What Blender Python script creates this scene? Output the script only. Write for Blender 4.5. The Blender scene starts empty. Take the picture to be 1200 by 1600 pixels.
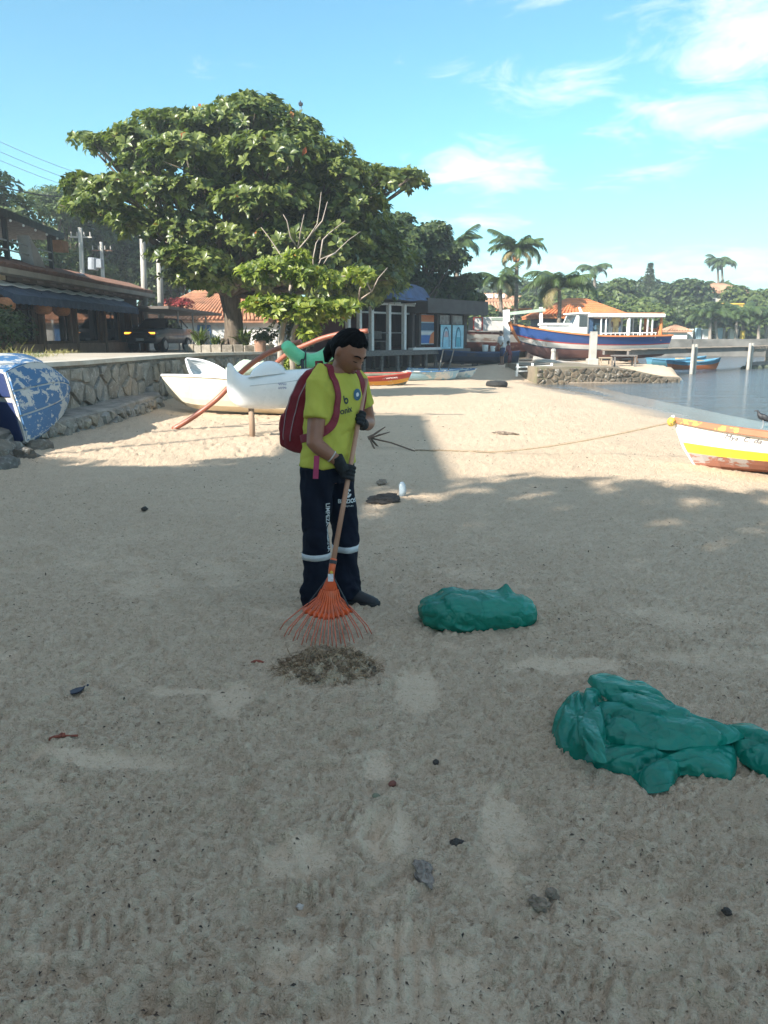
import bpy, bmesh, math, random
import numpy as np
from mathutils import Vector, Matrix, Quaternion, noise as mnoise
from mathutils.bvhtree import BVHTree

R = math.radians
random.seed(7)
SC = bpy.context.scene
COL = SC.collection

# ------------------------------------------------------------------ camera
CAM_H = 1.6
PITCH = math.atan(275 / 1200)
cam_data = bpy.data.cameras.new('camera')
cam_data.sensor_fit = 'VERTICAL'
cam_data.sensor_height = 36
cam_data.lens = 27
cam_data.clip_start = 0.05
cam_data.clip_end = 3000
cam = bpy.data.objects.new('camera', cam_data)
COL.objects.link(cam)
cam.location = (0, 0, CAM_H)
cam.rotation_euler = (R(90) - PITCH, 0, 0)
SC.camera = cam

# ------------------------------------------------------------------ sun and sky
SUN_EL = R(32)
SUN_H = Vector((-0.72, -0.69, 0)).normalized()
SUN_DIR = Vector((SUN_H.x * math.cos(SUN_EL), SUN_H.y * math.cos(SUN_EL), math.sin(SUN_EL)))
sun_data = bpy.data.lights.new('sun', 'SUN')
sun_data.energy = 5.0
sun_data.angle = R(0.55)
sun_data.color = (1.0, 0.93, 0.83)
sun = bpy.data.objects.new('sun', sun_data)
COL.objects.link(sun)
sun.rotation_euler = (-SUN_DIR).to_track_quat('-Z', 'Y').to_euler()

SC.view_settings.view_transform = 'Standard'
SC.view_settings.look = 'None'
SC.view_settings.gamma = 1
SC.view_settings.use_curve_mapping = False
SC.view_settings.exposure = 1.34
SC.cycles.max_bounces = 7
SC.cycles.transparent_max_bounces = 12
SC.cycles.caustics_reflective = False
SC.cycles.caustics_refractive = False


class NT:
    """small wrapper to write node trees tersely"""
    def __init__(self, tree):
        self.t = tree
        self.n = tree.nodes
        self.l = tree.links

    def add(self, kind, **kw):
        nd = self.n.new(kind)
        for k, v in kw.items():
            setattr(nd, k, v)
        return nd

    def link(self, a, b):
        self.l.new(a, b)

    def val(self, sock, v):
        if hasattr(v, 'is_output') or isinstance(v, bpy.types.NodeSocket):
            self.l.new(v, sock)
        else:
            sock.default_value = v

    def math(self, op, a, b=None, c=None, clamp=False):
        nd = self.add('ShaderNodeMath', operation=op, use_clamp=clamp)
        self.val(nd.inputs[0], a)
        if b is not None:
            self.val(nd.inputs[1], b)
        if c is not None:
            self.val(nd.inputs[2], c)
        return nd.outputs[0]

    def vmath(self, op, a, b=None):
        nd = self.add('ShaderNodeVectorMath', operation=op)
        self.val(nd.inputs[0], a)
        if b is not None:
            self.val(nd.inputs[1], b)
        return nd.outputs[0]

    def noise(self, vec, scale, detail=4, rough=0.55, dist=0.0):
        nd = self.add('ShaderNodeTexNoise')
        if vec is not None:
            self.l.new(vec, nd.inputs['Vector'])
        nd.inputs['Scale'].default_value = scale
        nd.inputs['Detail'].default_value = detail
        nd.inputs['Roughness'].default_value = rough
        nd.inputs['Distortion'].default_value = dist
        return nd.outputs['Fac']

    def ramp(self, fac, stops, interp='LINEAR'):
        nd = self.add('ShaderNodeValToRGB')
        nd.color_ramp.interpolation = interp
        el = nd.color_ramp.elements
        while len(el) < len(stops):
            el.new(0.5)
        for e, (p, c) in zip(el, stops):
            e.position = p
            if not hasattr(c, '__len__'):
                c = (c, c, c)
            e.color = (*c[:3], 1)
        self.val(nd.inputs[0], fac)
        return nd.outputs[0]

    def mix(self, fac, a, b, mode='MIX'):
        nd = self.add('ShaderNodeMix', data_type='RGBA', blend_type=mode)
        self.val(nd.inputs[0], fac)
        for s, v in ((nd.inputs[6], a), (nd.inputs[7], b)):
            if hasattr(v, '__len__') and not isinstance(v, bpy.types.NodeSocket):
                v = (*v[:3], 1)
            self.val(s, v)
        return nd.outputs[2]

    def bump(self, height, strength, dist, normal=None):
        nd = self.add('ShaderNodeBump')
        nd.inputs['Strength'].default_value = strength
        nd.inputs['Distance'].default_value = dist
        self.l.new(height, nd.inputs['Height'])
        if normal is not None:
            self.l.new(normal, nd.inputs['Normal'])
        return nd.outputs[0]


def build_world():
    w = bpy.data.worlds.new('World')
    SC.world = w
    w.use_nodes = True
    t = NT(w.node_tree)
    t.n.clear()
    out = t.add('ShaderNodeOutputWorld')
    bg = t.add('ShaderNodeBackground')
    bg.inputs['Strength'].default_value = 0.114
    sky = t.add('ShaderNodeTexSky', sky_type='NISHITA', sun_disc=False)
    sky.sun_elevation = SUN_EL
    sky.sun_rotation = math.atan2(SUN_H.x, SUN_H.y)
    sky.altitude = 0
    sky.air_density = 1.0
    sky.dust_density = 0.35
    sky.ozone_density = 1.6
    col = t.mix(1.0, sky.outputs[0], (0.51, 0.87, 0.84), 'MULTIPLY')
    # thin clouds on a dome: noise in a flattened direction space, denser in banks
    tc = t.add('ShaderNodeTexCoord')
    d = tc.outputs['Generated']
    sep = t.add('ShaderNodeSeparateXYZ')
    t.link(d, sep.inputs[0])
    X, Y, Z = sep.outputs
    zz = t.math('ADD', t.math('MAXIMUM', Z, 0.0), 0.10)
    cmb = t.add('ShaderNodeCombineXYZ')
    t.link(t.math('DIVIDE', X, zz), cmb.inputs[0])
    t.link(t.math('DIVIDE', Y, zz), cmb.inputs[1])
    flat = cmb.outputs[0]
    n1 = t.noise(flat, 3.4, 14, 0.68, 0.7)
    n2 = t.noise(flat, 0.55, 3, 0.5, 0.2)
    az = t.math('ARCTAN2', X, Y)
    el = t.math('ARCSINE', Z)
    banks = None
    # banks of cloud (azimuth deg, elevation deg, half width, half height, weight)
    for a, e, sa, se, wt in ((25, 18.0, 8.5, 4.6, 1.0), (21, 13.4, 8, 2.2, 0.95), (12, 16, 7, 2.0, 0.62), (7, 11, 6, 2.2, 0.95), (6, 7.6, 4, 1.0, 0.85),
                             (18, 10.2, 6, 0.9, 0.7), (13, 20.5, 8, 2.2, 0.5), (16, 4.4, 26, 1.7, 0.8), (-10, 17.5, 5, 1.6, 0.3),
                             (60, 16, 16, 6, 0.8), (120, 22, 20, 8, 0.6), (-70, 20, 18, 6, 0.5), (-150, 14, 30, 6, 0.6)):
        da = t.math('DIVIDE', t.math('SUBTRACT', az, R(a)), R(sa))
        de = t.math('DIVIDE', t.math('SUBTRACT', el, R(e)), R(se))
        q = t.math('ADD', t.math('MULTIPLY', da, da), t.math('MULTIPLY', de, de))
        g = t.math('MULTIPLY', t.math('EXPONENT', t.math('MULTIPLY', q, -1.0)), wt)
        banks = g if banks is None else t.math('MAXIMUM', banks, g)
    cover = t.math('ADD', t.math('MULTIPLY', banks, 0.43), t.math('MULTIPLY', t.math('SUBTRACT', n2, 0.5), 0.25))
    high = t.math('MULTIPLY', t.math('SUBTRACT', el, R(20)), 1 / R(22), clamp=True)  # cloud cover added overhead, out of view, to brighten the shade
    cover = t.math('ADD', cover, t.math('MULTIPLY', high, 0.31))
    dens = t.math('ADD', t.math('SUBTRACT', n1, 0.66), cover)
    dens = t.math('MULTIPLY', dens, 2.1, clamp=True)
    dens = t.math('MULTIPLY', t.math('POWER', dens, 1.15), 0.86)
    col = t.mix(dens, col, (6.8, 6.2, 5.8))
    t.link(col, bg.inputs['Color'])
    t.link(bg.outputs[0], out.inputs['Surface'])


build_world()

# ------------------------------------------------------------------ pixel of the 1200 x 1600 photograph -> place
_cp, _sp = math.cos(PITCH), math.sin(PITCH)


def at(u, v, Y):
    """point of depth Y (metres ahead) seen at photo pixel u, v"""
    x = (u - 600) / 1200
    y = (v - 800) / 1200
    t = Y / (_cp - y * _sp)
    return Vector((x * t, Y, CAM_H + (-_sp - y * _cp) * t))


def on(u, v, z=0.0):
    """point on the level z seen at photo pixel u, v"""
    x = (u - 600) / 1200
    y = (v - 800) / 1200
    t = (z - CAM_H) / (-_sp - y * _cp)
    return Vector((x * t, (_cp - y * _sp) * t, z))


# ------------------------------------------------------------------ materials
MATS = {}


def new_mat(name):
    m = bpy.data.materials.new(name)
    m.use_nodes = True
    t = NT(m.node_tree)
    b = t.n['Principled BSDF']
    return m, t, b


def pmat(name, color, rough=0.6, var=0.12, scale=6.0, bump=0.0, bscale=40.0, metal=0.0, spec=0.5, dirt=None, dirt_amt=0.5,
         dirt_scale=3.0, coat=0.0, trans=0.0, sheen=0.0, bdist=0.01):
    """painted, wooden, woven ... : base colour broken up by noise, optional stains and relief"""
    if name in MATS:
        return MATS[name]
    m, t, b = new_mat(name)
    tc = t.add('ShaderNodeTexCoord')
    v = tc.outputs['Object']
    n = t.noise(v, scale, 5, 0.6)
    lo = tuple(max(0, c * (1 - var)) for c in color)
    hi = tuple(min(1, c * (1 + var)) for c in color)
    c = t.ramp(n, [(0.3, lo), (0.7, hi)])
    if dirt is not None:
        n2 = t.noise(v, dirt_scale, 6, 0.65, 0.4)
        f = t.ramp(n2, [(0.5, 0.0), (0.68, dirt_amt)])
        c = t.mix(f, c, dirt)
    t.link(c, b.inputs['Base Color'])
    rr = t.ramp(t.noise(v, scale * 1.7, 3), [(0.3, max(0.02, rough - 0.1)), (0.7, min(1, rough + 0.1))])
    t.link(rr, b.inputs['Roughness'])
    b.inputs['Metallic'].default_value = metal
    b.inputs['Specular IOR Level'].default_value = spec
    b.inputs['Coat Weight'].default_value = coat
    b.inputs['Sheen Weight'].default_value = sheen
    b.inputs['Transmission Weight'].default_value = trans
    if bump > 0:
        nb = t.noise(v, bscale, 5, 0.6)
        t.link(t.bump(nb, bump, bdist), b.inputs['Normal'])
    MATS[name] = m
    return m


def wood_mat(name, color, dark, scale=8, axis=2, rough=0.75, bump=0.25):
    if name in MATS:
        return MATS[name]
    m, t, b = new_mat(name)
    tc = t.add('ShaderNodeTexCoord')
    mp = t.add('ShaderNodeMapping')
    s = [scale * 3] * 3
    s[axis] = scale * 0.25
    mp.inputs['Scale'].default_value = s
    t.link(tc.outputs['Object'], mp.inputs[0])
    n = t.noise(mp.outputs[0], 1.0, 6, 0.65, 0.3)
    c = t.ramp(n, [(0.3, dark), (0.65, color)])
    t.link(c, b.inputs['Base Color'])
    b.inputs['Roughness'].default_value = rough
    t.link(t.bump(n, bump, 0.01), b.inputs['Normal'])
    MATS[name] = m
    return m


def worn_mat(name, paint, under, amount=0.5, scale=4.0, rough=0.6, stretch=(1, 1, 1), paint2=None):
    """flaking paint: patches of the layer beneath show through, with a small step"""
    if name in MATS:
        return MATS[name]
    m, t, b = new_mat(name)
    tc = t.add('ShaderNodeTexCoord')
    mp = t.add('ShaderNodeMapping')
    mp.inputs['Scale'].default_value = stretch
    t.link(tc.outputs['Object'], mp.inputs[0])
    v = mp.outputs[0]
    n = t.noise(v, scale, 9, 0.68, 0.35)
    n2 = t.noise(v, scale * 0.4, 3, 0.5)
    s = t.math('ADD', n, t.math('MULTIPLY', t.math('SUBTRACT', n2, 0.5), 0.5))
    th = 0.72 - 0.3 * amount
    f = t.ramp(s, [(th, 0.0), (th + 0.025, 1.0)])
    p2 = paint2 if paint2 else tuple(c * 0.75 for c in paint)
    pc = t.mix(t.noise(v, scale * 1.3, 4), paint, p2)
    uc = t.mix(t.noise(v, scale * 6, 4), under, tuple(c * 0.8 for c in under))
    t.link(t.mix(f, pc, uc), b.inputs['Base Color'])
    b.inputs['Roughness'].default_value = rough
    inv = t.math('SUBTRACT', 1.0, f)
    t.link(t.bump(inv, 0.3, 0.004), b.inputs['Normal'])
    MATS[name] = m
    return m


def leaf_mat(name, dark, light, trans=0.25, rough=0.42, old=None):
    if name in MATS:
        return MATS[name]
    m, t, b = new_mat(name)
    geo = t.add('ShaderNodeNewGeometry')
    rnd = geo.outputs['Random Per Island']
    tc = t.add('ShaderNodeTexCoord')
    n = t.noise(tc.outputs['Object'], 0.45, 3, 0.5)
    f = t.math('ADD', t.math('MULTIPLY', rnd, 0.6), t.math('MULTIPLY', n, 0.5))
    c = t.ramp(f, [(0.25, dark), (0.85, light)])
    if old is not None:
        c = t.mix(t.ramp(rnd, [(0.9990, 0.0), (0.9993, 1.0)]), c, old)
    t.link(c, b.inputs['Base Color'])
    b.inputs['Roughness'].default_value = rough
    b.inputs['Specular IOR Level'].default_value = 0.45
    tr = t.add('ShaderNodeBsdfTranslucent')
    t.link(t.mix(1.0, c, (1.3, 1.5, 0.6), 'MULTIPLY'), tr.inputs['Color'])
    mx = t.add('ShaderNodeMixShader')
    mx.inputs[0].default_value = trans
    t.link(b.outputs[0], mx.inputs[1])
    t.link(tr.outputs[0], mx.inputs[2])
    t.link(mx.outputs[0], t.n['Material Output'].inputs['Surface'])
    MATS[name] = m
    return m


def glass_mat(name, tint=(0.03, 0.04, 0.045), rough=0.04):
    if name in MATS:
        return MATS[name]
    m, t, b = new_mat(name)
    b.inputs['Base Color'].default_value = (*tint, 1)
    b.inputs['Roughness'].default_value = rough
    b.inputs['Specular IOR Level'].default_value = 0.9
    MATS[name] = m
    return m


# ------------------------------------------------------------------ mesh helpers
class MB:
    """collects shapes into one mesh"""
    def __init__(self):
        self.v = []
        self.f = []
        self.mi = []
        self.cur = 0

    def add(self, vs, fs):
        o = len(self.v)
        self.v.extend([tuple(p) for p in vs])
        for q in fs:
            self.f.append(tuple(i + o for i in q))
            self.mi.append(self.cur)
        return o

    def box(self, c, s, rz=0.0, rot=None, taper=1.0):
        c = Vector(c)
        M = rot if rot is not None else Matrix.Rotation(rz, 3, 'Z')
        vs = []
        for z in (-1, 1):
            k = taper if z > 0 else 1.0
            for x, y in ((-1, -1), (1, -1), (1, 1), (-1, 1)):
                vs.append(c + M @ Vector((x * s[0] / 2 * k, y * s[1] / 2 * k, z * s[2] / 2)))
        self.add(vs, [(3, 2, 1, 0), (4, 5, 6, 7), (0, 1, 5, 4), (1, 2, 6, 5), (2, 3, 7, 6), (3, 0, 4, 7)])
        return self

    def bar(self, a, b, w, h=None, up=(0, 0, 1)):
        a, b = Vector(a), Vector(b)
        h = w if h is None else h
        d = (b - a)
        L = d.length
        d.normalize()
        upv = Vector(up)
        if abs(d.dot(upv)) > 0.98:
            upv = Vector((0, 1, 0))
        s = d.cross(upv).normalized()
        u = s.cross(d).normalized()
        vs = []
        for t in (a, b):
            for p, q in ((-1, -1), (1, -1), (1, 1), (-1, 1)):
                vs.append(t + s * (p * w / 2) + u * (q * h / 2))
        self.add(vs, [(0, 1, 2, 3), (7, 6, 5, 4), (0, 4, 5, 1), (1, 5, 6, 2), (2, 6, 7, 3), (3, 7, 4, 0)])
        return self

    def tube(self, pts, rad, n=8, caps=True):
        pts = [Vector(p) for p in pts]
        if not hasattr(rad, '__len__'):
            rad = [rad] * len(pts)
        rings = []
        prev = None
        for i, p in enumerate(pts):
            if i == 0:
                d = pts[1] - pts[0]
            elif i == len(pts) - 1:
                d = pts[-1] - pts[-2]
            else:
                d = pts[i + 1] - pts[i - 1]
            if d.length < 1e-9:
                d = Vector((0, 0, 1))
            d.normalize()
            if prev is None:
                a = Vector((0, 0, 1)) if abs(d.z) < 0.9 else Vector((1, 0, 0))
                s = d.cross(a).normalized()
            else:
                s = prev - d * prev.dot(d)
                if s.length < 1e-6:
                    s = d.orthogonal()
                s.normalize()
            prev = s
            u = d.cross(s)
            rings.append([p + (s * math.cos(2 * math.pi * k / n) + u * math.sin(2 * math.pi * k / n)) * rad[i] for k in range(n)])
        self.loft(rings, caps, caps)
        return self

    def loft(self, rings, cap0=True, cap1=True, closed=True):
        n = len(rings[0])
        o = len(self.v)
        vs = [p for r in rings for p in r]
        fs = []
        m = n if closed else n - 1
        for i in range(len(rings) - 1):
            for k in range(m):
                a = i * n + k
                b = i * n + (k + 1) % n
                fs.append((a, b, b + n, a + n))
        if cap0:
            fs.append(tuple(reversed(range(n))))
        if cap1:
            fs.append(tuple((len(rings) - 1) * n + k for k in range(n)))
        self.add(vs, fs)
        return self

    def prism(self, poly, z0, z1, M=None):
        """polygon in xy pulled from z0 to z1"""
        n = len(poly)
        vs = [Vector((x, y, z0)) for x, y in poly] + [Vector((x, y, z1)) for x, y in poly]
        if M is not None:
            vs = [M @ p for p in vs]
        fs = [tuple(reversed(range(n))), tuple(range(n, 2 * n))]
        fs += [(k, (k + 1) % n, n + (k + 1) % n, n + k) for k in range(n)]
        self.add(vs, fs)
        return self

    def sphere(self, c, r, nu=14, nv=9, M=None):
        c = Vector(c)
        if not hasattr(r, '__len__'):
            r = (r, r, r)
        rings = []
        for j in range(1, nv):
            th = math.pi * j / nv
            ring = []
            for k in range(nu):
                ph = 2 * math.pi * k / nu
                p = Vector((r[0] * math.sin(th) * math.cos(ph), r[1] * math.sin(th) * math.sin(ph), -r[2] * math.cos(th)))
                ring.append(c + (M @ p if M is not None else p))
            rings.append(ring)
        o = len(self.v)
        self.loft(rings, False, False)
        pz = Vector((0, 0, r[2]))
        if M is not None:
            pz = M @ pz
        a = self.add([c - pz, c + pz], [])
        for k in range(nu):
            self.f.append((o + (k + 1) % nu, o + k, a))
            self.mi.append(self.cur)
            b = o + (nv - 2) * nu
            self.f.append((b + k, b + (k + 1) % nu, a + 1))
            self.mi.append(self.cur)
        return self

    def mesh(self, name):
        me = bpy.data.meshes.new(name)
        me.from_pydata(self.v, [], self.f)
        return me

    def build(self, name, mat, parent=None, smooth=False, bevel=0.0, loc=None, autosmooth=None):
        me = self.mesh(name)
        mats = mat if isinstance(mat, (list, tuple)) else [mat]
        for m in mats:
            me.materials.append(m)
        if len(mats) > 1:
            me.polygons.foreach_set('material_index', self.mi)
        if bevel > 0:
            bm = bmesh.new()
            bm.from_mesh(me)
            bmesh.ops.remove_doubles(bm, verts=bm.verts, dist=1e-5)
            bmesh.ops.recalc_face_normals(bm, faces=bm.faces)
            es = [e for e in bm.edges if len(e.link_faces) == 2 and e.calc_face_angle(0) > R(28)]
            if es:
                bmesh.ops.bevel(bm, geom=es, offset=bevel, segments=1, affect='EDGES', profile=0.5)
            bm.to_mesh(me)
            bm.free()
        if smooth:
            me.polygons.foreach_set('use_smooth', [True] * len(me.polygons))
            if autosmooth:
                me.set_sharp_from_angle(angle=autosmooth)
        me.update()
        return link(name, me, parent, loc)


def link(name, me, parent=None, loc=None):
    o = bpy.data.objects.new(name, me)
    COL.objects.link(o)
    if parent is not None:
        o.parent = parent
    if loc is not None:
        o.location = loc
    return o


def thing(name, label, cat, loc=(0, 0, 0), rz=0.0, group=None, rot=None):
    o = bpy.data.objects.new(name, None)
    o.empty_display_size = 0.1
    COL.objects.link(o)
    o.location = loc
    o.rotation_euler = rot if rot is not None else (0, 0, rz)
    return tag(o, label, cat, group)


def tag(o, label, cat, group=None):
    o['label'] = label
    o['category'] = cat
    if group:
        o['group'] = group
    return o


def struct(o):
    o['kind'] = 'structure'
    return o


def stuff(o, label=None, cat=None):
    o['kind'] = 'stuff'
    if label:
        tag(o, label, cat)
    return o


def kids(o):
    return [c for c in bpy.data.objects if c.parent == o]


def copy_tree(o, parent=None):
    c = o.copy()
    COL.objects.link(c)
    c.parent = parent
    for k in KIDS.get(o.name, []) or kids(o):
        copy_tree(k, c)
    return c


KIDS = {}


def sstep(a, b, x):
    t = np.clip((np.asarray(x, float) - a) / (b - a), 0, 1)
    return t * t * (3 - 2 * t)


def ss(a, b, x):
    t = min(1, max(0, (x - a) / (b - a)))
    return t * t * (3 - 2 * t)


def lerp(a, b, t):
    return a + (b - a) * t


# vectorised noise ---------------------------------------------------
def _hash(ix, iy, seed):
    h = (ix.astype(np.int64) * 374761393 + iy.astype(np.int64) * 668265263 + seed * 982451653) & 0xffffffff
    h = ((h ^ (h >> 13)) * 1274126177) & 0xffffffff
    h = h ^ (h >> 16)
    return (h & 0xffff) / 65535.0


def vnoise(x, y, seed=0):
    ix = np.floor(x)
    iy = np.floor(y)
    fx = x - ix
    fy = y - iy
    fx = fx * fx * (3 - 2 * fx)
    fy = fy * fy * (3 - 2 * fy)
    a = _hash(ix, iy, seed)
    b = _hash(ix + 1, iy, seed)
    c = _hash(ix, iy + 1, seed)
    d = _hash(ix + 1, iy + 1, seed)
    return (a + (b - a) * fx) + ((c + (d - c) * fx) - (a + (b - a) * fx)) * fy


def fbm(x, y, oct=4, seed=0, gain=0.5):
    s = np.zeros_like(x)
    a = 1.0
    tot = 0
    for o in range(oct):
        r = 0.62 + 1.13 * o + 0.37 * seed
        c_, s_ = math.cos(r), math.sin(r)
        s += a * vnoise((x * c_ - y * s_) * 2 ** o + 17.3 * o, (x * s_ + y * c_) * 2 ** o - 9.1 * o, seed + o)
        tot += a
        a *= gain
    return s / tot


def text_mesh(body, size, extrude=0.0, shear=0.0, bold=0.0):
    """lettering as a mesh in the xy plane, centred"""
    cu = bpy.data.curves.new('lettering', 'FONT')
    cu.body = body
    cu.size = size
    cu.shear = shear
    cu.offset = bold
    cu.extrude = extrude
    cu.align_x = 'CENTER'
    cu.align_y = 'CENTER'
    cu.resolution_u = 3
    o = bpy.data.objects.new('lettering', cu)
    COL.objects.link(o)
    dg = bpy.context.evaluated_depsgraph_get()
    me = bpy.data.meshes.new_from_object(o.evaluated_get(dg))
    bpy.data.objects.remove(o)
    bpy.data.curves.remove(cu)
    return me


def evaluated_mesh(o):
    dg = bpy.context.evaluated_depsgraph_get()
    dg.update()
    return bpy.data.meshes.new_from_object(o.evaluated_get(dg))


def bake(o):
    """apply the modifiers of an object"""
    me = evaluated_mesh(o)
    mats = list(o.data.materials)
    old = o.data
    o.modifiers.clear()
    o.data = me
    if len(me.materials) == 0:
        for m in mats:
            me.materials.append(m)
    bpy.data.meshes.remove(old)
    return o

# ================================================================== SETTING
WATER_Z = -0.45

# retaining wall line (x, y) of the promenade's seaward face
WALL = [(-6.6, -14.0), (-6.2, 5.0), (-5.85, 10.6), (-5.45, 14.0), (-5.15, 18.5), (-4.45, 23.0), (-3.5, 29.0), (-2.6, 36.0), (-2.0, 48.0)]


def wall_x(y):
    for (x0, y0), (x1, y1) in zip(WALL, WALL[1:]):
        if y <= y1:
            return lerp(x0, x1, (y - y0) / (y1 - y0))
    return WALL[-1][0]


def prom_z(y):
    return lerp(1.14, 0.76, ss(18, 44, y))


def sand_material():
    m, t, b = new_mat('sand')
    geo = t.add('ShaderNodeNewGeometry')
    pos = geo.outputs['Position']
    sep = t.add('ShaderNodeSeparateXYZ')
    t.link(pos, sep.inputs[0])
    big = t.noise(pos, 0.7, 4, 0.55)
    mid = t.noise(pos, 7.0, 5, 0.6)
    fine = t.noise(pos, 58.0, 5, 0.72, 1.2)
    grain = t.noise(pos, 420.0, 2, 0.6)
    c = t.ramp(big, [(0.3, (0.60, 0.465, 0.33)), (0.7, (0.69, 0.545, 0.395))])
    c = t.mix(t.ramp(mid, [(0.35, 0.35), (0.65, 0.0)]), c, (0.51, 0.385, 0.265))
    c = t.mix(t.ramp(fine, [(0.37, 0.6), (0.46, 0.0)]), c, (0.24, 0.165, 0.10))
    c = t.mix(t.ramp(grain, [(0.52, 0.0), (0.68, 0.7)]), c, (0.72, 0.60, 0.46))
    at_ = t.add('ShaderNodeAttribute', attribute_name='packed')
    c = t.mix(t.math('MULTIPLY', at_.outputs['Fac'], 0.1), c, (0.58, 0.46, 0.34))
    # damp strip along the waterline
    wet = t.ramp(t.math('ADD', sep.outputs[2], t.math('MULTIPLY', t.math('SUBTRACT', big, 0.5), 0.10)), [(0.0, 1.0), (0.06, 0.0)])
    wz = t.math('MULTIPLY_ADD', sep.outputs[2], 1.0, 0.46)
    wet = t.ramp(t.math('ADD', wz, t.math('MULTIPLY', t.math('SUBTRACT', big, 0.5), 0.08)), [(0.05, 1.0), (0.16, 0.0)])
    c = t.mix(wet, c, (0.20, 0.165, 0.13))
    t.link(c, b.inputs['Base Color'])
    rr = t.math('SUBTRACT', 0.95, t.math('MULTIPLY', wet, 0.72))
    t.link(rr, b.inputs['Roughness'])
    b.inputs['Specular IOR Level'].default_value = 0.35
    # casts and pellets: small squiggly relief
    dis = t.add('ShaderNodeVectorMath', operation='ADD')
    t.link(pos, dis.inputs[0])
    nv = t.add('ShaderNodeTexNoise')
    nv.inputs['Scale'].default_value = 22
    nv.inputs['Detail'].default_value = 2
    t.link(pos, nv.inputs['Vector'])
    t.link(t.vmath('MULTIPLY', nv.outputs['Color'], (0.05, 0.05, 0.05)), dis.inputs[1])
    vor = t.add('ShaderNodeTexVoronoi', feature='SMOOTH_F1')
    vor.inputs['Scale'].default_value = 62
    t.link(dis.outputs[0], vor.inputs['Vector'])
    vor2 = t.add('ShaderNodeTexVoronoi', feature='F1')
    vor2.inputs['Scale'].default_value = 150
    t.link(dis.outputs[0], vor2.inputs['Vector'])
    keep = t.math('SUBTRACT', 1.0, t.math('MULTIPLY', at_.outputs['Fac'], 0.55))
    hgt = t.math('ADD', t.math('MULTIPLY', vor.outputs['Distance'], -0.9), t.math('MULTIPLY', vor2.outputs['Distance'], -0.45))
    hgt = t.math('ADD', hgt, t.math('MULTIPLY', t.noise(pos, 70, 5, 0.7), 1.3))
    hgt = t.math('MULTIPLY', hgt, keep)
    hgt = t.math('ADD', hgt, t.math('MULTIPLY', grain, 0.12))
    dry = t.math('SUBTRACT', 1.0, wet)
    nb = t.bump(t.math('MULTIPLY', hgt, dry), 0.85, 0.02)
    t.link(nb, b.inputs['Normal'])
    return m


def beach_level(X, Y):
    """large shape of the beach"""
    h = -0.02 * sstep(6, 30, Y)
    h = h - 0.43 * sstep(2.5, 8.9, X) * (1 - sstep(33, 37, Y)) - 1.3 * sstep(8.7, 20, X) * (1 - sstep(60, 75, Y) * (1 - sstep(14, 17, X)))
    back = sstep(34.5, 37, Y) * (1 - sstep(13.4, 14.2, X)) * sstep(2, 7, X)
    h = h + back * (0.22 - h)
    h = h - 0.10 * sstep(22, 34, Y) * (1 - back) * (X < 8)
    # drifted sand against the wall
    wx = np.interp(Y, [p[1] for p in WALL], [p[0] for p in WALL])
    h = h + 0.16 * np.exp(-np.clip(X - wx, 0, None) / 0.7) * sstep(6, 12, Y)
    return h


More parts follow.
